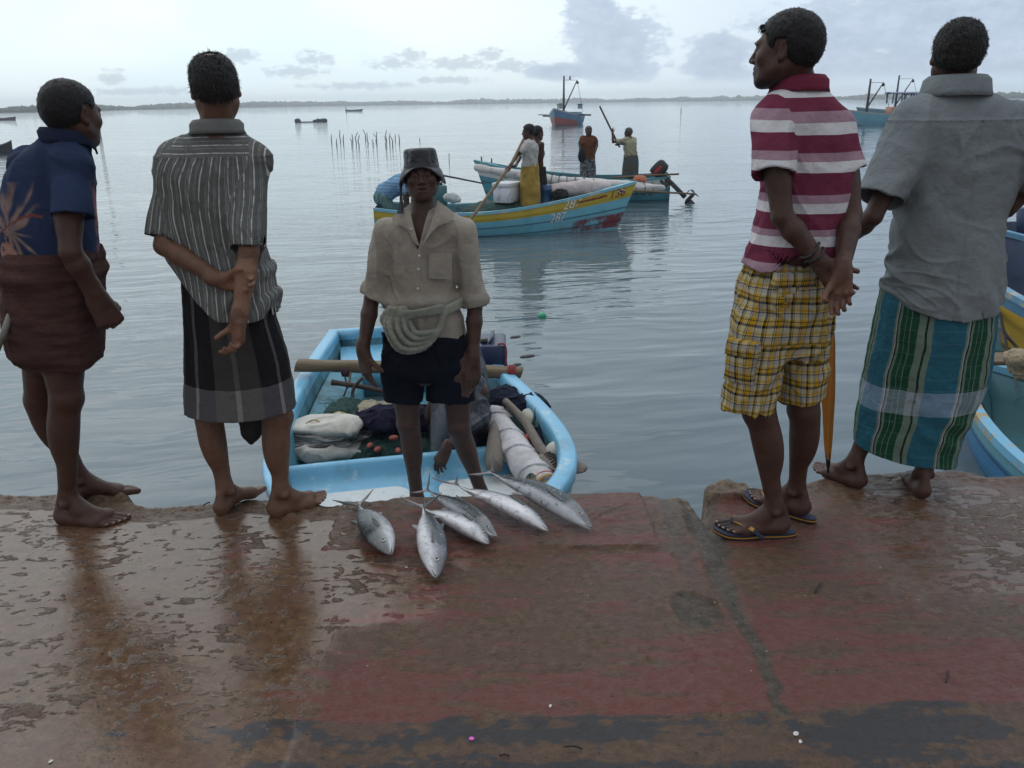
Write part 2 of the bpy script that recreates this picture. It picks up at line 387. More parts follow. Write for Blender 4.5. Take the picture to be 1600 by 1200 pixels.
EYE_W = mat('eye_white', (0.26, 0.22, 0.19), rough=0.25); EYE_D = mat('eye_dark', (0.012, 0.008, 0.007), rough=0.12)
# ---------------------------------------------------------------- water
def water_mat():
    m = bpy.data.materials.new('sea_water'); m.use_nodes = True; t = NT(m.node_tree); t.N.clear()
    p = t.n('ShaderNodeBsdfPrincipled', {'Roughness': 0.035, 'IOR': 1.333}); t.n('ShaderNodeOutputMaterial', {0: p.outputs[0]})
    pos = t.n('ShaderNodeNewGeometry').outputs['Position']
    big = t.noise(t.scl(pos, (0.10, 0.22, 1)), 1.0, 2, 0.5)
    p.inputs['Base Color'].default_value = (0.092, 0.126, 0.146, 1)
    rot = t.n('ShaderNodeVectorRotate', {'Angle': math.radians(-9)}, rotation_type='Z_AXIS'); t.L.new(pos, rot.inputs['Vector'])
    v = rot.outputs[0]
    warp = t.n('ShaderNodeVectorMath', {0: v, 1: t.n('ShaderNodeVectorMath', {0: t.noise(v, 0.7, 2, 0.5, col=True), 3: 0.55}, operation='SCALE').outputs[0]}, operation='ADD').outputs[0]
    a = t.noise(t.scl(warp, (0.55, 1.9, 1)), 1.0, 2, 0.45)
    b = t.noise(t.scl(warp, (1.3, 5.2, 1)), 1.0, 3, 0.5)
    c = t.noise(t.scl(warp, (6.0, 15.0, 1)), 1.0, 2, 0.5)
    calm = t.ss(big, 0.38, 0.62)
    hgt = t.m('ADD', t.m('MULTIPLY', a, 0.055), t.m('MULTIPLY', b, t.m('ADD', 0.008, t.m('MULTIPLY', calm, 0.026))))
    hgt = t.m('ADD', hgt, t.m('MULTIPLY', c, t.m('MULTIPLY', calm, 0.0012)))
    bn = t.n('ShaderNodeBump', {'Height': hgt, 'Strength': 1.0, 'Distance': 0.85}); t.L.new(bn.outputs[0], p.inputs['Normal'])
    return m
MB().add([(-1500, -60, WATER_Z), (1500, -60, WATER_Z), (1500, 1620, WATER_Z), (-1500, 1620, WATER_Z)], [(0, 1, 2, 3)]).mk('water', water_mat(), base=(0, 0, WATER_Z), smooth=False)['kind'] = 'structure'
# ---------------------------------------------------------------- far shore
def shore_y(x): 
    a = math.degrees(math.atan2(x, 1.0)); return a
def shore_dist(azd): return 1500 - 980 * float(sstep(np.array(-azd), 6, 34)) - 760 * float(sstep(np.array(azd), 8, 36))
sh = MB(); P = []
for azd in np.linspace(-50, 50, 160):
    d = shore_dist(azd); a = math.radians(azd); u = np.array([math.sin(a), math.cos(a), 0])
    P.append([u * d + (0, 0, WATER_Z - 0.1), u * (d + 1.5) + (0, 0, WATER_Z + 0.5), u * (d + 60) + (0, 0, WATER_Z + 0.9), u * (d + 250) + (0, 0, WATER_Z + 3)])
sh.grid(P).mk('far_land', mat('shore_scrub', (0.06, 0.075, 0.05), rough=0.95, var=0.4, vscale=0.05), base=(0, 1200, WATER_Z))['kind'] = 'structure'
tv, tf = [], []
oct_v = np.array([(1,0,0),(-1,0,0),(0,1,0),(0,-1,0),(0,0,1),(0,0,-1),(.7,.7,.4),(-.7,.7,.4),(.7,-.7,.4),(-.7,-.7,.4)], float)
oct_f = [(4,0,6),(4,6,2),(4,2,7),(4,7,1),(4,1,9),(4,9,3),(4,3,8),(4,8,0),(0,8,3),(0,3,5),(0,5,2),(0,2,6),(1,7,2),(1,2,5),(1,5,3),(1,3,9)]
for _ in range(8000):
    azd = RNG.uniform(-48, 48); d = shore_dist(azd); k = d / 1500; back = RNG.uniform(0, 45) * k + 2; a = math.radians(azd)
    tall = 1 + 0.55 * float(fbm(np.array([[azd * 0.42, 3.1, 0]]), 4)[0]) * 1.1
    hgt = max(1.6, (2.2 + 6.4 * k) * tall * RNG.uniform(0.55, 1.0) * (0.62 + 0.38 * min(back / (45 * k), 1))); 
    if RNG.random() < 0.008: hgt *= 1.3
    c = np.array([math.sin(a), math.cos(a), 0]) * (d + back) + (0, 0, WATER_Z + hgt * 0.5)
    r = np.array([hgt * RNG.uniform(0.3, 0.8), hgt * RNG.uniform(0.3, 0.8), hgt * 0.48]); o = len(tv)
    tv += [tuple(c + r * q * RNG.uniform(0.75, 1.15)) for q in oct_v]; tf += [tuple(i + o for i in q) for q in oct_f]
o = mk('far_woods', tv, tf, mat('far_foliage', (0.035, 0.050, 0.030), rough=0.95, var=0.5, vscale=0.08), base=(0, 1200, WATER_Z), smooth=False); o['kind'] = 'stuff'
# ---------------------------------------------------------------- quay: broken, muddy, part-painted slab
EDGE_PX = [(-900, 760), (-300, 763), (0, 765), (90, 765), (170, 766), (198, 772), (215, 781), (260, 783), (330, 779), (410, 771), (470, 775), (505, 780), (590, 779), (615, 774), (640, 771), (720, 769), (800, 767), (900, 765), (1000, 764), (1055, 765), (1078, 770), (1090, 788), (1097, 790), (1101, 760), (1125, 752), (1180, 751), (1250, 749), (1285, 741), (1330, 735), (1420, 731), (1480, 729), (1510, 733), (1530, 739), (1600, 737), (1900, 735), (2500, 735)]
_e = np.array([G(*p)[:2] for p in EDGE_PX]); _e = _e[np.argsort(_e[:, 0])]
def quay_edge(x): return np.interp(x, _e[:, 0], _e[:, 1]) + 0.010 * fbm(np.stack([x * 9, x * 0 + 4, x * 0], 1), 4)
def polyd(P, pts):                      # distance to a polyline on the quay given in photo pixels
    q = np.array([G(*p)[:2] for p in pts]); d = np.full(len(P), 9.0); 
    for a, b in zip(q[:-1], q[1:]):
        ab = b - a; t = np.clip(((P[:, :2] - a) @ ab) / (ab @ ab), 0, 1); d = np.minimum(d, np.hypot(*(P[:, :2] - a - t[:, None] * ab).T))
    return d
def spot(P, px, py, rx, ry):            # 0 centre .. 1 rim of an oval patch (metres)
    c = G(px, py); return np.hypot((P[:, 0] - c[0]) / rx, (P[:, 1] - c[1]) / ry)
xs = np.concatenate([[-60, -20, -8, -4.5, -3.2], np.linspace(-2.55, 2.75, 980), [3.3, 4.6, 8, 20, 60]])
ts = np.concatenate([[-40, -12, -4, -1, 0.3, 0.9], np.linspace(1.25, 3.0, 470)])
X, T = np.meshgrid(xs, ts, indexing='ij'); x = X.ravel(); ey = quay_edge(x)
y = np.where(T.ravel() > 1.2, 1.2 + (T.ravel() - 1.2) * (ey - 1.2) / 1.8, T.ravel())
Pq = np.stack([x, y, 0 * x], 1); edge_d = ey - y
n1 = fbm(Pq * (1.6, 1.6, 1), 4); n2 = fbm(Pq * (7, 9, 1), 4); n3 = fbm(Pq * (30, 46, 1), 4, 0.6); nst = fbm(Pq * (2.2, 15, 1) + 5, 5, 0.6); n4 = fbm(Pq * (4.2, 4.6, 1) + 31, 4)
wob = Pq + np.stack([n2, n1, 0 * n1], 1) * 0.035
chan = polyd(wob, [(1090, 780), (1100, 820), (1112, 860), (1132, 920), (1165, 985), (1190, 1040), (1215, 1110)]); chan_w = 0.095 - 0.072 * sstep(2.85 - y, 0, 1.0)
chan_m = 1 - sstep(chan + 0.012 * n2, chan_w * 0.25, chan_w)
chan2 = polyd(wob, [(1040, 775), (1052, 830), (1075, 890)]); chan2_m = (1 - sstep(chan2, 0.015, 0.05)) * 0.6
pot = 1 - sstep(spot(wob, 1085, 950, 0.075, 0.11) + 0.25 * n2, 0.75, 1.0)
crk = np.minimum.reduce([polyd(wob, c) for c in ([(640, 862), (720, 850), (800, 853), (900, 858), (985, 860), (1020, 848), (1024, 800)], [(-60, 836), (20, 828), (90, 816), (160, 806)], [(520, 985), (505, 1040), (488, 1100), (430, 1165), (415, 1200)], [(930, 815), (960, 798), (985, 790)], [(1180, 1010), (1195, 1060)], [(1290, 818), (1420, 812), (1520, 806), (1640, 815)], [(505, 790), (512, 860), (520, 930), (516, 985)])])
crk_m = (1 - sstep(crk, 0.001, 0.007)) * sstep(n2 + 0.35, 0, 0.3)
left = 1 - sstep(x, -0.62, -0.42)       # muddy ridged left part
rightm = sstep(x, 1.0, 1.35) * sstep(y, 1.9, 2.2)
ridge = 1 - np.abs(fbm(Pq * (11, 26, 1) + 9 + n1[:, None] * 1.5, 3, 0.55)) * 2.6
mud = np.clip(0.30 + 0.85 * left + 0.55 * rightm + 0.3 * n1, 0.12, 1) * (1 - 0.6 * sstep(1.75 - y, 0, 0.2))
hq = 0.007 * n1 + 0.003 * n2 + mud * (0.0055 * np.clip(ridge, -0.2, 1) + 0.0045 * n3) + 0.0016 * n3
slab = (1 - sstep(np.maximum(np.abs(x - G(770, 800)[0]) - 0.60, G(800, 858)[1] - y) + 0.01 * n2, -0.012, 0.004)); hq += 0.009 * slab
rub = 1 - sstep(edge_d + 0.05 * n2 + 0.03 * n1, 0.03, 0.17); rub *= (1 - 0.85 * slab) * (1 - sstep(x, 1.15, 1.3))
hq += rub * (0.012 * fbm(Pq * (16, 18, 1), 4, 0.6) - 0.012) - 0.030 * sstep(0.05 - edge_d, 0, 0.06)
rock = np.maximum(1 - sstep(spot(wob, 1135, 768, 0.13, 0.085) + 0.2 * n2, 0.72, 1.0), 1 - sstep(spot(wob, 165, 775, 0.10, 0.05) + 0.2 * n2, 0.7, 1.0)); hq += rock * (0.028 + 0.014 * fbm(Pq * 26, 3))
rock2 = 1 - sstep(spot(wob, 470, 800, 0.10, 0.07) + 0.25 * n2, 0.7, 1.0); hq += rock2 * (0.012 + 0.008 * n3)
hq -= crk_m * -0.003 + chan_m * (0.022 * sstep(y, 2.1, 2.85) + 0.005 - 0.004 * n3) * (0.6 + 0.6 * sstep(n2, -0.3, 0.2)) + chan2_m * 0.012 + pot * (0.011 - 0.004 * n3) + crk_m * 0.007
level = 0.0018 + 0.0072 * n1 + 0.0036 * left + 0.0028 * fbm(Pq * (3, 3.5, 1) + 3, 3)
puddle_ok = np.clip(left * 1.2 + (1 - sstep(spot(Pq, 640, 900, 0.42, 0.45) + 0.35 * n4 + 0.15 * n2, 0.45, 1.15)) + rightm * 0.95, 0, 1) * sstep(edge_d, 0.10, 0.2)
film = sstep(level + 0.0016 * puddle_ok - hq, -0.0025, 0.0025) * puddle_ok
_lv = level + 0.0016 * puddle_ok; hq = np.where(puddle_ok > 0.02, 0.5 * (hq + _lv + np.sqrt((hq - _lv) ** 2 + 0.0012 ** 2)) * puddle_ok + hq * (1 - puddle_ok), hq)
line = G(800, 1122)[1] + 0.022 * n2 + (x - 0) * 0.030 + 0.01 * n1
red_zone = sstep(y + 0.010 * n3, line - 0.004, line + 0.004)
p_red = np.clip(0.34 * (1 - left) + 0.12, 0, 1) - 0.45 * chan_m - 0.6 * pot - 0.5 * rub - 0.25 * rightm - 0.16 * (1 - sstep(np.abs(x - 0.06), 0.06, 0.3)) * (1 - slab)
p_red += 0.26 * slab + 0.34 * (1 - sstep(np.abs(y - line - 0.10), 0.05, 0.16)) * (1 - left) + 0.12 * sstep(x, 0.45, 0.6)
nst2 = fbm(Pq * (7, 48, 1) + 15, 4, 0.6); red = sstep(nst * 0.6 + nst2 * 0.55 + n3 * 0.25 + n4 * 0.30 + 0.5, 0.98 - p_red, 1.30 - p_red) * red_zone
grey = sstep(nst * 0.5 + n2 * 0.4 + 0.35 * n3 + 0.1 * n1, -0.04, 0.12) * (1 - red_zone) * 0.9
grit = np.clip(chan_m * 0.9 + pot * 0.8 + chan2_m, 0, 1); ochre = np.clip(rub * 0.8 + rock * 0.9 + rock2 * 0.5, 0, 1) * (0.5 + 0.5 * sstep(n2, -0.2, 0.3))
wet = np.clip(0.60 + 0.30 * n4 + 0.25 * left + 0.25 * rightm - 0.35 * rub - 0.30 * (1 - red_zone), 0, 0.85); wet = np.maximum(wet, film)
V = np.stack([x, y, hq], 1); nx, ny = len(xs), len(ts)
ii = np.arange(nx * ny).reshape(nx, ny)
Fq = np.stack([ii[:-1, :-1], ii[1:, :-1], ii[1:, 1:], ii[:-1, 1:]], -1).reshape(-1, 4)
top = V[ii[:, -1]]; drops = [-0.045, -0.12, -0.25, -0.45, -0.7, -1.3]; last = ii[:, -1]; Va = [V]; ext = {k: [v] for k, v in dict(red=red, grey=grey, grit=grit, ochre=ochre, wet=wet).items()}
for dz in drops:
    e = top.copy(); e[:, 1] += 0.02 * fbm(np.stack([e[:, 0] * 7, e[:, 0] * 0 + dz * 9, e[:, 0] * 0], 1), 3) - 0.01; e[:, 2] = dz + e[:, 2] * 0.5
    new = np.arange(nx) + sum(len(a) for a in Va); Va.append(e)
    for k in ext: ext[k].append(np.full(nx, {'wet': 0.4, 'ochre': 0.5}.get(k, 0.0)))
    Fq = np.concatenate([Fq, np.stack([last[:-1], last[1:], new[1:], new[:-1]], 1)]); last = new
def quay_col(t, pos):
    f = t.mix(0.35, t.noise(pos, 34, 6, 0.75), t.noise(t.scl(pos, (1, 2.2, 1)), 120, 4, 0.75)); f = t.n('ShaderNodeSeparateColor', {0: f}).outputs[0]; g = t.noise(pos, 7, 5, 0.65)
    mudc = t.mix(t.ss(f, 0.3, 0.7), (0.040, 0.022, 0.012), (0.165, 0.098, 0.056)); mudc = t.mix(t.m('MULTIPLY', t.ss(g, 0.4, 0.65), 0.6), mudc, (0.105, 0.052, 0.038))
    redc = t.mix(t.ss(f, 0.35, 0.7), (0.138, 0.034, 0.027), (0.155, 0.070, 0.054))
    c = t.mix(t.m('MULTIPLY', t.attr('red'), t.ss(f, 0.22, 0.46)), mudc, redc)
    c = t.mix(t.m('MULTIPLY', t.attr('grey'), t.ss(f, 0.28, 0.5)), c, (0.030, 0.032, 0.038))
    c = t.mix(t.attr('grit'), c, t.mix(t.ss(f, 0.35, 0.7), (0.040, 0.034, 0.027), (0.12, 0.10, 0.08)))
    c = t.mix(t.attr('ochre'), c, t.mix(t.ss(f, 0.35, 0.65), (0.060, 0.037, 0.022), (0.24, 0.16, 0.085)))
    vo = t.n('ShaderNodeTexVoronoi', {'Vector': pos, 'Scale': 55.0, 'Randomness': 1.0}); d = vo.outputs['Distance']
    pick = t.n('ShaderNodeSeparateColor', {0: vo.outputs['Color']}).outputs[0]
    spk = t.m('MULTIPLY', t.m('LESS_THAN', d, 0.13), t.m('GREATER_THAN', pick, t.m('SUBTRACT', 0.994, t.m('MULTIPLY', t.attr('grit'), 0.16))))
    c = t.mix(spk, c, (0.42, 0.40, 0.36))
    c = t.mix(t.m('MULTIPLY', t.m('LESS_THAN', d, 0.24), t.m('LESS_THAN', pick, 0.025)), c, (0.02, 0.018, 0.016))
    return c
def quay_rough(t, pos):
    f = t.noise(pos, 26, 5, 0.65)
    r = t.m('SUBTRACT', t.m('ADD', 0.36, t.m('MULTIPLY', f, 0.12)), t.m('MULTIPLY', t.attr('wet'), 0.38))
    return t.m('MAXIMUM', r, 0.055)
QUAY = mat('quay_concrete', quay_col, rough=quay_rough, bump=None, spec=0.42)
_t = NT(QUAY.node_tree); _p = [n for n in _t.N if n.type == 'BSDF_PRINCIPLED'][0]; _pos = _t.n('ShaderNodeTexCoord').outputs['Object']
_dry = _t.m('SUBTRACT', 1.0, _t.ss(_t.attr('wet'), 0.75, 1.0))
_hh = _t.m('MULTIPLY', _t.m('ADD', _t.m('MULTIPLY', _t.noise(_t.scl(_pos, (1, 1.5, 1)), 60, 6, 0.7), 0.013), _t.m('MULTIPLY', _t.noise(_pos, 240, 3, 0.65), 0.0030)), _t.m('ADD', 0.06, _dry))
_b = _t.n('ShaderNodeBump', {'Height': _hh, 'Strength': 0.9, 'Distance': 1.0}); _t.L.new(_b.outputs[0], _p.inputs['Normal'])
q = mk('quay', np.concatenate(Va), Fq[:, ::1], QUAY, base=(0, 0, 0), attrs={k: np.concatenate(v) for k, v in ext.items()}); q['kind'] = 'structure'

hz = MB().box((0, 930, 7.8), (3300, 2020, 20.4)); hm_ = bpy.data.materials.new('haze_air'); hm_.use_nodes = True; _t = NT(hm_.node_tree); _t.N.clear()
_v = _t.n('ShaderNodeVolumePrincipled', {'Color': (0.93, 0.97, 1.0, 1), 'Density': 0.0006, 'Anisotropy': 0.3}); _t.n('ShaderNodeOutputMaterial', {'Volume': _v.outputs[0]})
hz.mk('haze', hm_, base=(0, 930, -2.4), smooth=False)['kind'] = 'stuff'
# ---------------------------------------------------------------- people: anatomy
def tr(c, R, s): return lambda p: np.asarray(c) + s * (R @ np.asarray(p, float))
def head_prims(c, R, s=1.0, jaw=1.0, mouth=0.0):
    q = tr(c, R, s); L = []
    E = lambda p, r, k, m='+', RR=None: L.append((ell(q(p), s * np.asarray(r, float) * np.ones(3), R if RR is None else R @ RR), k * s, m))
    C = lambda a, b, ra, rb, k, m='+': L.append((cone(q(a), q(b), ra * s, rb * s), k * s, m))
    E((0, -0.014, 0.035), (0.076, 0.094, 0.079), 0.02)
    E((0, -0.045, 0.000), (0.066, 0.058, 0.062), 0.03)
    E((0, 0.032, -0.022), (0.067, 0.060, 0.086), 0.03); E((0, 0.030, -0.062), (0.058, 0.052, 0.044), 0.03)
    for x in (-1, 1):
        C((x * 0.052, 0.005, -0.052), (x * 0.020, 0.066, -0.094), 0.022, 0.021, 0.03)
        E((x * 0.044, 0.066, -0.022), (0.020, 0.018, 0.018), 0.03)
    E((0, 0.078, -0.098), (0.022 * jaw, 0.016, 0.017), 0.02)
    C((-0.034, 0.084, 0.020), (0.034, 0.084, 0.020), 0.0105, 0.0105, 0.02)
    E((0, 0.084, -0.062), (0.026, 0.014, 0.022), 0.02)
    for x in (-1, 1):
        E((x * 0.031, 0.103, 0.001), (0.018, 0.014, 0.011), 0.010, '-')
        E((x * 0.031, 0.0835, 0.000), (0.0145, 0.0125, 0.0120), 0.004)
    C((0, 0.092, 0.008), (0, 0.111, -0.030), 0.0075, 0.0105, 0.012)
    for x in (-1, 1): E((x * 0.0125, 0.100, -0.034), (0.0085, 0.011, 0.0085), 0.006)
    for x in (-1, 1): E((x * 0.006, 0.108, -0.043), (0.0035, 0.005, 0.005), 0.003, '-')
    C((-0.015, 0.094, -0.0560), (0.015, 0.094, -0.0560), 0.0062, 0.0062, 0.006); C((-0.013, 0.094, -0.070 - mouth), (0.013, 0.094, -0.070 - mouth), 0.0072, 0.0072, 0.006)
    E((0, 0.104, -0.0632 - mouth * 0.5), (0.021, 0.012, 0.0016 + mouth * 0.55), 0.002, '-')
    for x in (-1, 1):
        RE = Matrix.Rotation(x * -0.42, 3, 'Z') @ Matrix.Rotation(0.18, 3, 'X'); RE = np.array(RE)
        E((x * 0.080, -0.008, -0.004), (0.0075, 0.0185, 0.0325), 0.006, '+', RE)
        E((x * 0.087, -0.003, 0.000), (0.005, 0.011, 0.021), 0.004, '-', RE)
        E((x * 0.082, 0.002, -0.028), (0.006, 0.009, 0.010), 0.006)
    return L
FING = [(0.028, 0.090, 0.071), (0.0095, 0.095, 0.079), (-0.009, 0.090, 0.073), (-0.0265, 0.081, 0.057)]
def hand_prims(wr, d, dorsal, ts, curl=(0.35, 0.4, 0.45, 0.5), thumb=0.25, spread=0.05, s=1.0, tout=1.0):
    R = frame(d, dorsal); q = tr(wr, R, s); L = []
    C = lambda a, b, ra, rb, k: L.append((cone(q(a), q(b), ra * s, rb * s), k * s, '+'))
    C((0, -0.03, 0), (0, 0.02, 0), 0.0245, 0.023, 0.02)
    for fx, fy, _ in FING: C((fx * ts * 0.5, 0.01, 0), (fx * ts, fy - 0.004, 0), 0.0165, 0.0118, 0.012)
    C((ts * 0.014, 0.015, -0.009), (ts * 0.034, 0.052, -0.014), 0.017, 0.013, 0.012); C((-ts * 0.02, 0.015, -0.008), (-ts * 0.022, 0.06, -0.007), 0.014, 0.012, 0.012)
    tips = []
    for i, (fx, fy, fl) in enumerate(FING):
        p = np.array([fx * ts, fy, 0.001]); a = 0; sp = ts * spread * (1.5 - i); r = 0.0092 - 0.0011 * (i == 3)
        for ph, (fr, cm) in enumerate(((0.46, 1.0), (0.30, 1.15), (0.24, 0.8))):
            a += curl[i] * cm; e = p + fl * fr * np.array([math.sin(sp) * math.cos(a), math.cos(sp) * math.cos(a), -math.sin(a)])
            C(p, e, r, r - 0.0009, 0.0035); p = e; r -= 0.0009
        tips.append(q(p))
    p = np.array([ts * 0.036, 0.050, -0.015]); dr = np.array([ts * 0.62 * tout, 0.75, -0.25 - thumb]); dr /= np.linalg.norm(dr)
    e = p + 0.032 * dr; C(p, e, 0.0118, 0.0102, 0.008); dr2 = dr + np.array([-ts * 0.6 * thumb, 0.1, -0.5 * thumb]); dr2 /= np.linalg.norm(dr2); e2 = e + 0.027 * dr2; C(e, e2, 0.0102, 0.0085, 0.004)
    return L, R, tips + [q(e2)]
def foot_prims(heel, d, bs, s=1.0):
    heel = np.asarray(heel, float); R = frame(d, (0, 0, 1)); q = tr(heel, R, s); L = []
    C = lambda a, b, ra, rb, k: L.append((cone(q(a), q(b), ra * s, rb * s), k * s, '+'))
    C((0, 0.012, 0.030), (0, 0.03, 0.034), 0.029, 0.029, 0.015)
    C((0, 0.014, 0.085), (0, 0.008, 0.04), 0.017, 0.025, 0.02)
    C((0, 0.044, 0.110), (0, 0.085, 0.055), 0.028, 0.030, 0.02)
    C((0, 0.075, 0.050), (bs * 0.010, 0.165, 0.025), 0.031, 0.022, 0.02)
    C((-bs * 0.012, 0.02, 0.022), (-bs * 0.028, 0.145, 0.017), 0.021, 0.016, 0.02)
    C((bs * 0.026, 0.165, 0.022), (-bs * 0.026, 0.145, 0.018), 0.021, 0.017, 0.02)
    for x in (-1, 1): L.append((ell(q((x * 0.031, 0.042, 0.088)), np.array([0.012, 0.014, 0.014]) * s, R), 0.012, '+'))
    for x0, y0, x1, y1, r0, r1 in ((0.029, 0.178, 0.027, 0.232, 0.0145, 0.0125), (0.009, 0.182, 0.007, 0.228, 0.0095, 0.0085), (-0.007, 0.175, -0.009, 0.217, 0.009, 0.008), (-0.021, 0.165, -0.023, 0.202, 0.0088, 0.0078), (-0.032, 0.15, -0.035, 0.183, 0.0085, 0.0075)):
        C((bs * x0, y0, 0.017), (bs * x1, y1, 0.0115), r0, r1, 0.004)
    nails = [(q((bs * x, y, z)), R) for x, y, z in ((0.027, 0.236, 0.0215), (0.007, 0.231, 0.017), (-0.009, 0.220, 0.017), (-0.023, 0.205, 0.016), (-0.035, 0.186, 0.016))]
    return L, q((0, 0.040, 0.105)), R, nails
def person(label, group, skinmat, base, head=None, neck=None, torso=(), arms=(), legs=(), h=0.0034, s=1.0, extra=(), tints=(), mouth=0.0, sole=None, cat='person'):
    """one continuous body; returns the object. head=(c,R,scale); arms=(sh,el,wr,hand dict); legs=(hip,knee,heel,toe dir,big-toe side)"""
    L = []; tf = list(tints); nails = []
    for a, b, ra, rb in torso: L.append((cone(a, b, ra, rb), 0.05, '+'))
    for sh, e, wr, hd in arms:
        sh, e, wr = map(np.asarray, (sh, e, wr)); u = (wr - e) / np.linalg.norm(wr - e)
        L += [(cone(sh, e, 0.043 * s, 0.033 * s), 0.03, '+'), (ell(sh + (e - sh) * 0.55, np.array([0.040, 0.040, 0.085]) * s, frame(np.cross((0.3, 1, 0.1), e - sh), e - sh)), 0.015, '+')]
        mid = e + (wr - e) * 0.30; L += [(cone(e, mid, 0.032 * s, 0.0355 * s), 0.010, '+'), (cone(mid, wr, 0.0355 * s, 0.0225 * s), 0.010, '+'), (ell(wr - u * 0.012, np.array([0.026, 0.026, 0.02]) * s), 0.012, '+')]
        if hd:
            hp, R, tips = hand_prims(wr, hd['d'], hd['dorsal'], hd['ts'], hd.get('curl', (0.35, 0.4, 0.45, 0.5)), hd.get('thumb', 0.25), hd.get('spread', 0.05), s * hd.get('s', 1.0), hd.get('tout', 1.0)); L += hp
            def palm(P, wr=wr, R=R):
                l = (P - wr) @ R; m = (l[:, 1] > -0.01) & (np.abs(l[:, 0]) < 0.09) & (l[:, 1] < 0.19) & (np.abs(l[:, 2]) < 0.08); t = np.ones((len(P), 3))
                lt = sstep(-l[:, 2], 0.002, 0.016) * m * 0.55 * sstep(l[:, 1], 0.0, 0.05); t += lt[:, None] * np.array([1.0, 1.05, 1.0]); return t
            tf.append(palm)
    for hip, kn, heel, d, bs in legs:
        hip, kn, heel = map(np.asarray, (hip, kn, heel)); fp, an, R, nl = foot_prims(heel, d, bs, s); L += fp; nails += nl
        fw = R[:, 1] * 1.0; fw[2] = 0; ax = (an - kn)
        L += [(cone(hip, kn, 0.080 * s, 0.050 * s), 0.03, '+'), (ell(kn + fw * 0.014, 0.045 * s), 0.02, '+'), (cone(kn, an, 0.044 * s, 0.026 * s), 0.02, '+')]
        cm = kn + ax * 0.30 - fw * 0.020 * s; L.append((ell(cm, np.array([0.042, 0.042, 0.115]) * s, frame(np.cross((1, 0.2, 0.1), ax), ax)), 0.035, '+'))
        L.append((cone(kn + ax * 0.05 + fw * 0.018 * s, an + fw * 0.004, 0.024 * s, 0.022 * s), 0.02, '+'))
        def solef(P, heel=heel, R=R):
            l = (P - heel) @ R; m = (np.abs(l[:, 0]) < 0.08) & (l[:, 1] > -0.06) & (l[:, 1] < 0.28) & (l[:, 2] < 0.03); t = np.ones((len(P), 3)); t += (sstep(-l[:, 2], -0.022, -0.004) * m * 0.7)[:, None]; return t
        tf.append(solef)
    L += list(extra)
    if head is not None:
        c, R, hs = head; nb = np.asarray(neck); q = tr(c, R, hs)
        L += [(cone(q((0, -0.022, -0.035)), nb, 0.056 * hs, 0.060 * hs), 0.03, '+'), (cone(nb, nb + (0, 0, -0.06), 0.060 * hs, 0.058 * hs), 0.02, '+')]
        L += head_prims(c, R, hs, mouth=mouth)
        def lips(P):
            l = ((P - c) @ R) / hs; m = np.exp(-(((l[:, 0]) / 0.020) ** 2 + ((l[:, 2] + 0.0635) / 0.009) ** 2)) * (l[:, 1] > 0.07); t = np.ones((len(P), 3)); return t - m[:, None] * np.array([0.12, 0.30, 0.28])
        tf.append(lips)
    f = prims_field(L, h); V, Fq = f.mesh()
    t = np.ones((len(V), 3))
    for g in tf: t *= g(V)
    ob = mk('person', V, Fq, skinmat, base=base, attrs={'tint': np.clip(t, 0.1, 3)})
    tag(ob, label, cat, group)
    return ob, nails
def nails_on(parent, pts, size=(0.0075, 0.006, 0.0016)):
    for p, R in pts: MB().ball(p, np.array(size), 6, R).mk('toenail', NAIL, parent)
def eyes_on(parent, c, R, s=1.0, look=(0, 1, 0)):
    q = tr(c, R, s)
    for x in (-1, 1):
        p = q((x * 0.031, 0.0850, 0.0005)); p = q((x * 0.031, 0.0855, 0.0)); e = MB().ball(p, np.array([0.0115, 0.0115, 0.0050]) * s, 12, R).mk('eyeball', EYE_W, parent)
        lk = R @ np.asarray(look, float); lk /= np.linalg.norm(lk); MB().ball(p + lk * 0.0078 * s, np.array([0.0062, 0.0045, 0.0048]) * s, 8, R).mk('iris', EYE_D, e)
        b = MB(); b.tube([q((x * 0.012, 0.0945, 0.018)), q((x * 0.028, 0.096, 0.0225)), q((x * 0.048, 0.083, 0.0185))], [0.0035 * s, 0.0042 * s, 0.002 * s], 8); b.mk('eyebrow', HAIR, parent)
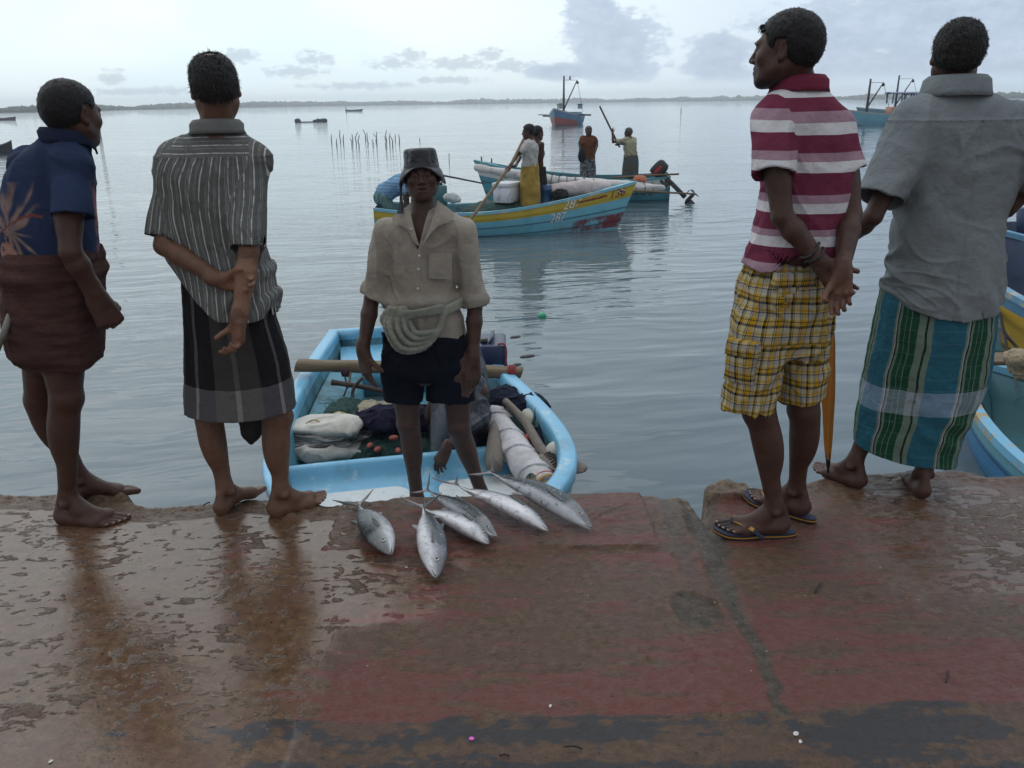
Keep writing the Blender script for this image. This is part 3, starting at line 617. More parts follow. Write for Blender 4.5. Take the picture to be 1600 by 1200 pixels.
def hair(parent, c, R, s=1.0, thick=0.012, front=0.070, nape=-0.062, side=0.012, bald=None, rough=0.004, m=None, strands=2600, slen=0.016, name='hair', h=0.0034, fringe=0.0):
    m = m or HAIR; q = tr(c, R, s)
    L = [(ell(q((0, -0.014, 0.036)), s * (np.array([0.076, 0.094, 0.079]) + thick), R), 0.02, '+'), (ell(q((0, -0.045, 0.0)), s * (np.array([0.066, 0.058, 0.062]) + thick * 0.8), R), 0.03, '+')]
    f = prims_field(L, h, 0.03)
    def loc(x, y, z):
        dx, dy, dz = x - c[0], y - c[1], z - c[2]; return [(R[0, i] * dx + R[1, i] * dy + R[2, i] * dz) / s for i in range(3)]
    def cutf(x, y, z):
        l = loc(x, y, z); yy = l[1]
        zl = np.interp(yy, [-0.13, -0.075, -0.045, -0.022, -0.012, 0.022, 0.030, 0.048, 0.062, 0.10], [nape, nape, nape + 0.010, -0.030, side + 0.028, side + 0.026, side - 0.012, side + 0.008, front, front - fringe])
        d = (zl - l[2]) * 0.7 * s
        if bald is not None: d = np.maximum(d, (bald[3] - np.sqrt(((l[0] - bald[0]) / 1.0) ** 2 + (l[1] - bald[1]) ** 2 + (l[2] - bald[2]) ** 2)) * s)
        return d
    f.warp(lambda P: rough * 1.0 * fbm(P * 55, 3) + rough * 0.55 * fbm(P * 150, 2), 0.03)
    f.clip(cutf); V, Fq = f.mesh()
    # loose strands standing off the surface, outside the ears and face
    e1 = V[Fq[:, 1]] - V[Fq[:, 0]]; e2 = V[Fq[:, 3]] - V[Fq[:, 0]]; nn = np.cross(e1, e2); ar = np.linalg.norm(nn, axis=1) + 1e-12; nn /= ar[:, None]
    pick = RNG.choice(len(Fq), strands, p=ar / ar.sum()); cen = V[Fq[pick, 0]]; no = nn[pick]
    lz = ((cen - c) @ R) / s; rad = cen - q((0, -0.02, 0.0)); rad /= np.linalg.norm(rad, axis=1)[:, None]; ok = (no * rad).sum(1) > 0.25; cen, no = cen[ok], no[ok]
    flow = -R[:, 2] * 0.6 - R[:, 1] * 0.15 + RNG.normal(0, 0.5, (len(cen), 3)); flow -= no * (flow * no).sum(1)[:, None]; flow /= np.linalg.norm(flow, axis=1)[:, None]
    ln = slen * RNG.uniform(0.5, 1.3, len(cen))[:, None] * s; tip = cen + flow * ln * 0.85 + no * ln * RNG.uniform(0.02, 0.22, len(cen))[:, None]; sdv = np.cross(flow, no) * 0.0011
    o = len(V); n = len(cen); base_ = cen - no * 0.002
    Vs = np.concatenate([base_ - sdv, base_ + sdv, (base_ + tip) / 2 + no * 0.003 + sdv * 0.8, (base_ + tip) / 2 + no * 0.003 - sdv * 0.8, tip + sdv * 0.25, tip - sdv * 0.25]); k = np.arange(n)
    Q = np.concatenate([np.stack([o + k, o + n + k, o + 2*n + k, o + 3*n + k], 1), np.stack([o + 3*n + k, o + 2*n + k, o + 4*n + k, o + 5*n + k], 1)])
    return mk(name, np.concatenate([V, Vs]), np.concatenate([Fq, Q]).astype(np.int32), m, parent)
# ---------------------------------------------------------------- clothing
def rows(Y, lst, ry=None, lean=None):
    """photo rows (py, xl, xr[, ry]) at depth Y -> loft rows"""
    out = []
    for i, r in enumerate(lst):
        py, xl, xr = r[:3]; yy = Y + (r[4] if len(r) > 4 else 0); p = W((xl + xr) / 2, py, yy); out.append((p[2], p[0], yy, S(xr - xl, p) / 2, r[3] if len(r) > 3 else ry))
    return out
def folds(amp=0.006, sx=7, sz=3.0, fine=0.003, seed=0, diag=0.0):
    """cloth folds: soft waves with narrow raised creases, longer along the hang of the cloth"""
    def fn(P):
        Q = P + seed * 3.7; w0 = fbm(Q * 2.3 + 8, 2)[:, None] * 0.35; X_ = np.stack([Q[:, 0], Q[:, 1], Q[:, 2] + diag * Q[:, 0]], 1) + w0 * (1, 1, 0.3)
        w1 = fbm(X_ * (sx, sx, sz), 2); n_ = noise3(X_ * (sx * 1.5, sx * 1.5, sz * 1.25) + 40); r = np.clip(1 - np.abs(n_) * 1.9, 0, 1) ** 1.2
        n2_ = noise3(np.stack([X_[:, 0] * sx * 1.9 + X_[:, 2] * sx * 1.4, X_[:, 1] * sx * 1.9, X_[:, 2] * sz * 1.5 - X_[:, 0] * 3], 1) + 71); r2 = np.clip(1 - np.abs(n2_) * 2.2, 0, 1) ** 1.2
        return amp * w1 * 1.3 - amp * 1.2 * r - amp * 0.55 * r2 - fine * fbm(Q * (24, 24, 13), 3)
    return fn
def shirt(parent, name, m, loft, sleeves, hem, warp, shoulders=(), yoke_k=0.05, h=0.0045, sub=(), attr_fn=None, thick=0.010, extra=()):
    L = [(loft.prim(-0.007), 0.0, '+')] + [(cone(a, b, ra - 0.005, rb - 0.007), 0.05, '+') for a, b, ra, rb in shoulders] + [(e, 0.03, '+') for e in extra]
    sp = []
    for a, b, ra, rb, *o in sleeves:
        fl, sd_ = (o + [1.0, (0, 1, 0)])[:2] if o else (1.0, (0, 1, 0))
        p = cutcone(a, b, ra - 0.006, rb - 0.003, 0.0, fl, sd_); sp.append((p, np.asarray(a, float), np.asarray(b, float))); L.append((p, 0.028, '+'))
    f = prims_field(L, h, 0.04)
    f.warp(warp)
    for a, b, ra, rb, *o in sleeves:
        a, b = np.asarray(a, float), np.asarray(b, float); u = (b - a) / np.linalg.norm(b - a); fl, sd_ = (o + [1.0, (0, 1, 0)])[:2] if o else (1.0, (0, 1, 0))
        f.sub(cutcone(b - u * 0.05, b + u * 0.01, rb - 0.012, rb - 0.006, 0.05, fl, sd_))
    if hem is not None:
        hf = hem if callable(hem) else (lambda x, y: hem + 0 * x)
        f.clip(lambda x, y, z: hf(x, y) - z)
        zl = loft.r[0, 0]; f.sub(loft.prim(-thick - 0.002, zlo=zl - 0.02, zhi=(hem if not callable(hem) else float(np.max(hem(np.array([loft.r[0, 1]]), np.array([loft.r[0, 2]]))))) + 0.05))
    for p in sub: f.sub(*p)
    V, Fq = f.mesh()
    th = loft.theta(V); cx, cy, rx, ry = loft.at(V[:, 2]); pu = th * 0.17; pv = V[:, 2].copy(); part = np.zeros(len(V)); dt = loft.prim().fn(V[:, 0], V[:, 1], V[:, 2])
    for i, (p, a, b) in enumerate(sp):
        ds = p.fn(V[:, 0], V[:, 1], V[:, 2]); is_s = (ds < dt - 0.004); u = (b - a) / np.linalg.norm(b - a); px = np.cross(u, (0, 1, 0)); px /= np.linalg.norm(px)
        pu = np.where(is_s, (V - a) @ px + 0.5 + i * 0.31, pu); part = np.where(is_s, i + 1.0, part); dt = np.minimum(dt, ds)
    at = {'pu': pu, 'pv': pv, 'part': part}
    if attr_fn: at.update(attr_fn(V, at))
    return mk(name, V, Fq, m, parent, attrs=at)
def skirt(parent, name, m, loft, fold, n_th=260, n_z=130, hem=None, thick=0.006, top_cap=True, attr_fn=None, R=0.19):
    z0, z1 = loft.r[0, 0], loft.r[-1, 0]; th = np.linspace(-math.pi, math.pi, n_th, endpoint=False); ts_ = np.linspace(0, 1, n_z)
    Tt, Hh = np.meshgrid(th, ts_, indexing='ij'); zlo = z0 if hem is None else hem(Tt); z = zlo + Hh * (z1 - zlo)
    cx, cy, rx, ry = loft.at(z); n = loft.n; c, sn = np.sin(Tt), -np.cos(Tt)
    k = (np.abs(c) ** n + np.abs(sn) ** n) ** (-1 / n); d = fold(Tt, Hh, z); yc, ys = math.cos(loft.yaw), math.sin(loft.yaw)
    def surf(dd): lx, ly = c * k * (rx + dd), sn * k * (ry + dd); return np.stack([cx + yc * lx - ys * ly, cy + ys * lx + yc * ly, z], -1)
    O = surf(d); I = surf(d - thick); A = np.concatenate([I[:, 40:0:-4], I[:, :1], O], 1); n2 = A.shape[1]; idx = np.arange(n_th * n2).reshape(n_th, n2); nx_ = np.roll(idx, -1, 0)
    Fq = np.stack([idx[:, :-1], nx_[:, :-1], nx_[:, 1:], idx[:, 1:]], -1).reshape(-1, 4)
    V = A.reshape(-1, 3); tt = np.repeat(th, n2); at = {'pu': tt * R, 'pv': V[:, 2]}
    if attr_fn: at.update(attr_fn(V, at))
    return mk(name, V, Fq, m, parent, attrs=at)
def fold_fn(amp=0.006, n=7, seed=0, drape=0.0, hang=1.0):
    def fn(T, H, z):
        sh = T.shape; Tr, Hr, zr = T.ravel(), H.ravel(), z.ravel(); P = np.stack([np.cos(Tr) * n / 4 + seed, np.sin(Tr) * n / 4, zr * 1.3], 1)
        a = fbm(P, 3) * 1.8; b = fbm(np.stack([np.cos(Tr) * n * 0.9 + seed, np.sin(Tr) * n * 0.9, zr * 2.2], 1), 3)
        o = amp * (a * (0.5 + 0.9 * (1 - Hr) * hang) + 0.6 * b)
        if drape: o = o + drape * fbm(np.stack([np.cos(Tr) * 2.2 + seed, np.sin(Tr) * 2.2, zr * 15 + 1.5 * np.sin(Tr)], 1), 3) * 1.4
        return (o + 0.0012 * fbm(np.stack([Tr * 30, zr * 60, 0 * zr], 1), 2)).reshape(sh)
    return fn
def collar(parent, m, c, rx, ry, hgt=0.040, fall=0.045, out=0.030, tilt=0.25, gap=0.9, yaw=0.0, point=0.03, name='collar', n=64, thick=0.004):
    """turned-down collar round the neck; front is -y turned by yaw; gap = half angle left open at the front"""
    P = []; c = np.asarray(c, float); Rz = rotz(yaw)
    for a in np.linspace(gap, 2 * math.pi - gap, n):
        u = np.array([math.sin(a) * rx, -math.cos(a) * ry, 0]); un = u / np.linalg.norm(u); back = (1 - math.cos(a)) / 2; fr = sstep(np.array(1 - back), 0.55, 0.98)
        zt = tilt * (u[1]) ; g = lambda o, z: c + Rz @ (u + un * o + np.array([0, 0, zt + z])); tip = point * float(fr)
        wv = 0.0015 * math.sin(a * 9)
        pr = [(0.000, -0.02), (0.001 + wv, hgt * 0.6), (0.003, hgt), (0.008, hgt + 0.003), (0.012 + out * 0.3, hgt - 0.010), (out * 0.8 + wv, hgt - fall * 0.7 - tip * 0.5), (out, hgt - fall - tip), (out - thick, hgt - fall - tip), (out * 0.7 - thick, hgt - fall * 0.6 - tip * 0.4), (0.008, hgt - 0.010), (0.006, 0.0)]
        P.append([g(o, z) for o, z in pr])
    return MB().grid(P, cv=True).mk(name, m, parent)
def trousers(parent, name, m, loft, legs, warp, h=0.0045, k=0.03, sub=()):
    """shorts: a waist loft and two tubes cut square at the hem"""
    L = [(loft.prim(), 0.0, '+')] + [(cutcone(a, b, ra, rb, 0.0, fl, sd_), k, '+') for a, b, ra, rb, fl, sd_ in legs]
    f = prims_field(L, h, 0.04); f.warp(warp)
    for a, b, ra, rb, fl, sd_ in legs:
        a, b = np.asarray(a, float), np.asarray(b, float); u = (b - a) / np.linalg.norm(b - a); f.sub(cutcone(b - u * 0.08, b + u * 0.01, rb - 0.014, rb - 0.008, 0.05, fl, sd_))
    V, Fq = f.mesh(); pu = np.zeros(len(V)); best = np.full(len(V), 9.0); part = np.zeros(len(V))
    for i, (a, b, ra, rb, fl, sd_) in enumerate(legs):
        d = cutcone(a, b, ra, rb, 0.0, fl, sd_).fn(V[:, 0], V[:, 1], V[:, 2]); a, b = np.asarray(a, float), np.asarray(b, float); hh = np.clip((V[:, 2] - b[2]) / (a[2] - b[2]), -0.3, 2); ctr = b + hh[:, None] * (a - b)
        u = np.arctan2(V[:, 0] - ctr[:, 0], -(V[:, 1] - ctr[:, 1])) * 0.11 + i * 0.37; s_ = d < best; pu = np.where(s_, u, pu); best = np.minimum(best, d)
    tw = V[:, 2] > legs[0][0][2] - 0.02; pu = np.where(tw, loft.theta(V) * 0.15, pu)
    return mk(name, V, Fq, m, parent, attrs={'pu': pu, 'pv': V[:, 2]})
def tubes_sdf(parent, name, m, chains, h=0.0045, k=0.012, warp=None, base=None, label=None):
    L = []
    for pts, rad in chains:
        rad = [rad] * len(pts) if np.isscalar(rad) else rad
        for a, b, ra, rb in zip(pts[:-1], pts[1:], rad[:-1], rad[1:]): L.append((cone(a, b, ra, rb), k, '+'))
    f = prims_field(L, h, 0.03)
    if warp: f.warp(warp)
    V, Fq = f.mesh(); return mk(name, V, Fq, m, parent, base)
def curve3(pts, n=16):
    pts = np.asarray(pts, float); k = len(pts); o = []
    for t in np.linspace(0, k - 1, n):
        i = min(int(t), k - 2); f = t - i; p0, p1, p2, p3 = pts[max(i-1, 0)], pts[i], pts[i+1], pts[min(i+2, k-1)]
        o.append(0.5 * ((2*p1) + (-p0+p2)*f + (2*p0-5*p1+4*p2-p3)*f*f + (-p0+3*p1-3*p2+p3)*f**3))
    return o
# patterned cloth ---------------------------------------------------------------
def band(t, x, stops, period, blur=False):
    f = t.m('FRACT', t.m('DIVIDE', x, period)); return t.ramp(f, stops, 'LINEAR' if blur else 'CONSTANT')
# ---------------------------------------------------------------- the five people on and at the quay
def face(azdeg, pitch=0.0, rolldeg=0.0):
    a = math.radians(azdeg); p = math.radians(pitch); d = np.array([math.sin(a) * math.cos(p), math.cos(a) * math.cos(p), math.sin(p)])
    R = frame(d, (0, 0, 1)); return R @ np.array(Matrix.Rotation(math.radians(rolldeg), 3, 'Y'))
def gdir(a, b): d = G(*b) - G(*a); d[2] = 0; return d / np.linalg.norm(d)
QG = 'men standing on the quay'
# ---- man in the striped grey shirt -------------------------------------------------
def striped_shirt_col(yz, base=(0.105, 0.108, 0.102)):
    def fn(t, pos):
        u, v = t.attr('pu'), t.attr('pv'); part = t.attr('part')
        wv = t.m('MULTIPLY', t.m('SUBTRACT', t.noise(pos, 5, 2), 0.5), 0.02); u2 = t.m('ADD', u, wv)
        W_ = (1, 1, 1); K = (0, 0, 0); G_ = (0.32, 0.32, 0.32)
        s = band(t, u2, [(0, K), (0.05, W_), (0.115, K), (0.36, G_), (0.40, K), (0.44, G_), (0.47, K), (0.53, W_), (0.59, K), (0.80, G_), (0.83, K), (0.87, G_), (0.90, K)], 0.062)
        sy = band(t, t.m('ADD', v, t.m('MULTIPLY', wv, 0.5)), [(0, K), (0.04, W_), (0.10, K), (0.36, G_), (0.40, K), (0.53, W_), (0.59, K), (0.8, G_), (0.84, K)], 0.050)
        yoke = t.m('MULTIPLY', t.m('GREATER_THAN', v, yz), t.m('LESS_THAN', part, 0.5)); f = t.mix(yoke, s, sy)
        brk = t.ss(t.noise(t.scl(pos, (60, 60, 9)), 1.0, 3, 0.7), 0.30, 0.55)
        fac = t.m('MULTIPLY', t.n('ShaderNodeSeparateColor', {0: f}).outputs[0], brk)
        c = t.mix(t.m('MULTIPLY', t.ss(t.noise(t.scl(pos, (70, 70, 3)), 1.0, 3), 0.4, 0.7), 0.35), base, (0.12, 0.123, 0.118))
        return t.mix(fac, c, (0.42, 0.41, 0.40))
    return fn
def man_striped_shirt():
    Y = 2.80; hc = W(336, 137, Y - 0.02); R = face(-19, -3, -3)
    hL, hR = G(345, 806), G(427, 808)
    elL, wrL = W(256, 384, 2.72), W(343, 437, 2.645); elR, wrR = W(389, 392, 2.655), W(374, 497, 2.595)
    body, nl = person('person with greying hair, grey striped shirt and dark checked sarong, seen from behind', QG, SKIN_B, (hL + hR) / 2,
        head=(hc, R, 0.89), neck=W(339, 205, Y), torso=[(W(339, 230, Y), W(345, 430, Y), 0.075, 0.09), (W(345, 430, Y), W(375, 560, Y), 0.09, 0.09)],
        arms=[(W(272, 264, Y), elL, wrL, dict(d=(1, 0.02, -0.12), dorsal=(0.0, 1, 0.1), ts=1, curl=(0.55, 0.62, 0.68, 0.72), thumb=0.3, s=0.93)),
              (W(388, 264, Y), elR, wrR, dict(d=(-0.16, -0.05, -1), dorsal=(0.7, 0.7, 0), ts=-1, curl=(0.5, 0.62, 0.72, 0.8), thumb=0.5, s=0.93))],
        legs=[(W(330, 560, Y), W(327, 645, Y + 0.01), hL, gdir((345, 806), (398, 770)), 1), (W(396, 555, Y + 0.03), W(434, 652, Y + 0.01), hR, gdir((427, 808), (497, 783)), -1)],
        tints=[lambda P: 1 - 0.35 * (sstep(P[:, 2], 0.0, 0.05) * (1 - sstep(P[:, 2], 0.05, 0.12)))[:, None] * np.array([0.3, 0.3, 0.3])])
    nails_on(body, nl)
    hair(body, hc, R, 0.89, thick=0.008, nape=-0.056, front=0.086, bald=(0.0, -0.050, 0.126, 0.038), rough=0.005, m=HAIRG, strands=3200, slen=0.020)
    tor = Loft(rows(Y, [(208, 312, 372, .060), (222, 296, 384, .075), (238, 272, 396, .095), (262, 254, 404, .110), (300, 251, 405, .115), (350, 252, 410, .115), (400, 264, 420, .115), (430, 279, 428, .140), (470, 286, 434, .155), (500, 287, 438, .158)]), n=2.4)
    hx = np.array([W(240, 380, Y)[0], W(288, 424, Y)[0], W(330, 462, Y)[0], W(364, 488, Y)[0], W(430, 492, Y)[0]]); hz = [W(240, 385, Y)[2], W(288, 424, Y)[2], W(330, 461, Y)[2], W(364, 488, Y)[2], W(430, 489, Y)[2]]
    yz = W(330, 243, Y)[2]
    m = mat('shirt_grey_striped', striped_shirt_col(yz), rough=0.9, bump=[(16, 0.010), (50, 0.003), WEAVE], spec=0.08)
    ff = folds(0.007, 6, 2.4, 0.003, 1)
    def wf(P):
        low = 1 - sstep(P[:, 2], 0.88, 1.05); d = ff(P) - 0.012 * low * np.clip(np.sin((P[:, 2] * 0.9 - P[:, 0] * 0.75) * 55 + 3 * noise3(P * 5)), -0.3, 1) * (P[:, 0] > -0.98)
        return d - 0.003 * np.exp(-((P[:, 2] - yz) / 0.004) ** 2)
    sh = shirt(body, 'shirt', m, tor, [(W(276, 260, Y), W(256, 370, 2.74), 0.068, 0.058), (W(391, 256, Y), W(389, 389, 2.67), 0.070, 0.064)],
        lambda x, y: np.interp(x, hx, hz), wf, shoulders=[(W(325, 226, Y), W(270, 256, Y), 0.055, 0.066), (W(352, 224, Y), W(394, 252, Y), 0.055, 0.066)])
    cm = mat('collar_grey', striped_shirt_col(9.0), rough=0.9, bump=[(60, 0.002), WEAVE], spec=0.08)
    collar(sh, mat('collar_grey_light', (0.13, 0.132, 0.125), rough=0.9, bump=[(60, 0.003), WEAVE], var=0.15), W(340, 204, Y), 0.068, 0.068, 0.030, 0.042, 0.024, 0.10, 0.35, math.pi + 0.3)
    # sarong: black checked with a grey border band
    wz = W(380, 590, Y)[2]
    def sar(t, pos):
        u, v = t.attr('pu'), t.attr('pv'); K = (0, 0, 0); A = (1, 1, 1)
        brd = t.m('LESS_THAN', v, wz); f = t.noise(t.scl(pos, (40, 40, 8)), 1.0, 3)
        st = t.n('ShaderNodeSeparateColor', {0: band(t, t.m('ADD', u, 0.030), [(0, K), (0.44, A), (0.54, K)], 0.150)}).outputs[0]
        alt = t.n('ShaderNodeSeparateColor', {0: band(t, t.m('ADD', u, 0.030), [(0, K), (0.49, A)], 0.30)}).outputs[0]
        bb = t.mix(alt, (0.046, 0.042, 0.040), (0.012, 0.012, 0.015)); b2 = t.mix(alt, (0.115, 0.112, 0.108), (0.082, 0.078, 0.086))
        c = t.mix(brd, bb, b2); sc = t.mix(brd, (0.085, 0.078, 0.080), (0.25, 0.225, 0.235)); c = t.mix(st, c, sc)
        thin = t.n('ShaderNodeSeparateColor', {0: band(t, v, [(0, K), (0.9, A)], 0.011)}).outputs[0]
        return t.mix(t.m('MULTIPLY', t.m('MULTIPLY', thin, brd), 0.35), t.mix(t.m('MULTIPLY', f, 0.25), c, (0.05, 0.045, 0.042)), (0.14, 0.135, 0.13))
    sm = mat('sarong_black_check', sar, rough=0.92, bump=[(18, 0.008), (60, 0.002), WEAVE], spec=0.06)
    lo = Loft(rows(Y + 0.01, [(412, 286, 416, .120), (450, 288, 421, .130), (500, 291, 430, .140), (560, 291, 447, .148), (600, 291, 455, .15), (636, 291, 460, .15)]), n=2.2)
    sk = skirt(body, 'sarong', sm, lo, fold_fn(0.008, 6, 3.3, 0.003), R=0.18)
    ch = []
    for px, dy in ((378, 0), (392, 0.02), (404, 0.0)):
        ch.append((curve3([W(px, 615, Y + 0.06 + dy), W(px + 2, 650, Y + 0.06), W(392, 690, Y + 0.05)], 6), [0.026, 0.028, 0.026, 0.022, 0.016, 0.006]))
    tubes_sdf(sk, 'hanging_cloth', cloth('cloth_dark_grey', (0.038, 0.036, 0.038), 0.3), ch, 0.005, 0.012, folds(0.006, 14, 5, 0.003, 5))
man_striped_shirt()
# ---- man in the blue printed shirt ---------------------------------------------------
def man_blue_shirt():
    Y = 2.76; hc = W(112, 177, Y); R = face(26, -4, 4)
    hN, hF = G(97, 817), G(112, 785)
    elR, wrR = W(110, 393, 2.61), W(150, 462, 2.66)
    sL = W(48, 262, Y + 0.08)
    body, nl = person('barefoot person at the left edge in a dark blue printed shirt and brown wrapped cloth', QG, SKIN_A, (hN + hF) / 2,
        head=(hc, R, 0.88), neck=W(104, 222, Y), torso=[(W(98, 250, Y), W(90, 430, Y), 0.08, 0.10), (W(90, 430, Y), W(88, 540, Y), 0.10, 0.10)],
        arms=[(W(104, 272, Y - 0.06), elR, wrR, dict(d=(0.30, 0.10, -0.95), dorsal=(0.75, -0.65, 0.1), ts=-1, curl=(1.25, 1.3, 1.35, 1.4), thumb=0.9, s=1.1)),
              (sL, W(30, 396, Y + 0.10), W(60, 470, Y + 0.18), dict(d=(0.5, 0.3, -0.8), dorsal=(-0.5, 0.8, 0), ts=1, curl=(0.6, 0.6, 0.6, 0.6)))],
        legs=[(W(96, 530, Y - 0.015), W(103, 622, Y - 0.04), hN, gdir((97, 817), (193, 818)), -1), (W(72, 530, Y + 0.04), W(63, 622, Y + 0.07), hF, gdir((112, 785), (185, 772)), 1)], s=1.06,
        )
    nails_on(body, nl); eyes_on(body, hc, R, 0.88)
    hair(body, hc, R, 0.88, thick=0.006, nape=-0.056, front=0.066, rough=0.002, strands=700, slen=0.007)
    tor = Loft(rows(Y, [(208, 84, 132, .056), (220, 66, 136, .078), (238, 40, 140, .102), (264, 20, 144, .118), (300, 9, 145, .128), (340, 7, 147, .13), (380, 8, 151, .13), (412, 12, 155, .13)]), n=2.3)
    prc = W(36, 362, Y - 0.12)
    fz = [W(0, 300, Y)[2], W(0, 412, Y)[2]]
    def paint(V, at):
        """a burst of pale pointed flames on the lower back, a red ribbon across it, and a reddish front"""
        d = V - prc; th = tor.theta(V); u = (th + 0.42) * 0.15; v = d[:, 2]; r = np.hypot(u, v * 0.85); a = np.arctan2(v, u)
        ang = np.abs(2 * ((a * 1.6 + 0.8 * fbm(np.stack([np.cos(a) * 2, np.sin(a) * 2, r * 9], 1), 2)) % 1) - 1); ln = 0.085 + 0.075 * np.clip(np.sin(a), 0, 1) + 0.06 * fbm(np.stack([np.cos(a) * 3 + 5, np.sin(a) * 3, 0 * a], 1), 2)
        fl = 0.85 * sstep(ang - r / np.maximum(ln, 0.02) + 0.25 * fbm(V * 22, 3), -0.25, 0.45) * (at['part'] < 0.5) * (v < 0.16)
        nz = fbm(V * 30, 4, 0.6); col = np.array([0.022, 0.034, 0.075]) * (1 + 0.35 * fbm(V * 7, 3))[:, None]
        pe = np.array([0.25, 0.17, 0.14]) * (1 + 0.5 * nz)[:, None]; col = col * (1 - fl[:, None]) + pe * fl[:, None]
        bl = sstep(nz + fbm(V * 12 + 9, 3), 0.18, 0.38) * (r < 0.11) * (v < 0.02) * (at['part'] < 0.5); col = col * (1 - bl[:, None]) + np.array([0.03, 0.03, 0.055]) * bl[:, None]
        rb = (np.abs(v - 0.022 - 0.018 * np.sin(u * 26) - u * 0.18) < 0.004 + 0.004 * nz) & (np.abs(u) < 0.11) & (at['part'] < 0.5); col[rb] = (0.17, 0.055, 0.045)
        w2 = (np.hypot(u + 0.025, v + 0.075) < 0.040) & (nz > -0.15) & (at['part'] < 0.5); col[w2] = np.array([0.30, 0.16, 0.13]) * (1 + 0.6 * nz[w2])[:, None]
        gr = (np.hypot(u - 0.025, v + 0.095) < 0.022) & (nz > 0.05) & (at['part'] < 0.5); col[gr] = (0.10, 0.12, 0.06)
        fr = sstep(th, 1.55, 1.75) * (1 - sstep(V[:, 2], fz[0] - 0.02, fz[0] + 0.06)) * (at['part'] < 0.5) * sstep(nz + 0.3, 0, 0.3); col = col * (1 - fr[:, None]) + np.array([0.25, 0.12, 0.12]) * fr[:, None]
        return {'shade': col}
    m = mat('shirt_blue_print', lambda t, p: t.attr('shade', 'Color'), rough=0.8, bump=[(18, 0.007), (50, 0.002), WEAVE], spec=0.08)
    sh = shirt(body, 'shirt', m, tor, [(W(111, 264, Y - 0.075), W(113, 338, Y - 0.135), 0.062, 0.068), (sL, W(38, 345, Y + 0.10), 0.068, 0.062)], None, folds(0.006, 6, 2.6, 0.0025, 2),
        shoulders=[(W(100, 236, Y), W(110, 262, Y - 0.07), 0.045, 0.055), (W(82, 236, Y), sL, 0.045, 0.055)], h=0.0042, attr_fn=paint)
    collar(sh, cloth('collar_navy', (0.018, 0.024, 0.05), 0.2), W(104, 217, Y), 0.064, 0.064, 0.030, 0.046, 0.022, 0.12, 0.35, math.radians(150))
    lo = Loft(rows(Y, [(388, 14, 150, .128), (412, 10, 155, .14), (450, 10, 157, .138), (500, 10, 159, .138), (540, 15, 158, .132), (569, 24, 156, .125)]), n=2.3)
    z0 = lo.r[0, 0]; ff = fold_fn(0.007, 5, 8.1, 0.004)
    def fold(T, H, z):
        seam = np.where(T > -0.25, 0.004, 0.0) * sstep(H, 0.0, 0.1)
        roll = 0.010 * np.exp(-((H - 0.80) / 0.05) ** 2) + 0.006 * np.exp(-((H - 0.93) / 0.04) ** 2)
        return ff(T, H, z) + seam + roll - 0.02 * (1 - sstep(H, 0.0, 0.10)) * np.exp(-((T + 0.4) / 0.9) ** 2)
    m = mat('cloth_maroon_brown', lambda t, p: t.mix(t.ss(t.noise(t.scl(p, (1, 1, 6)), 6, 5, 0.65), 0.35, 0.65), (0.052, 0.026, 0.025), (0.080, 0.044, 0.038)), rough=0.92, bump=[(16, 0.010, (0.6, 0.6, 1.6)), (50, 0.003), WEAVE], spec=0.06)
    skirt(body, 'wrapped_cloth', m, lo, fold, hem=lambda T: z0 + 0.012 * np.sin(T - 2.2) + 0.014 + 0.004 * np.sin(T * 5), R=0.18)
man_blue_shirt()
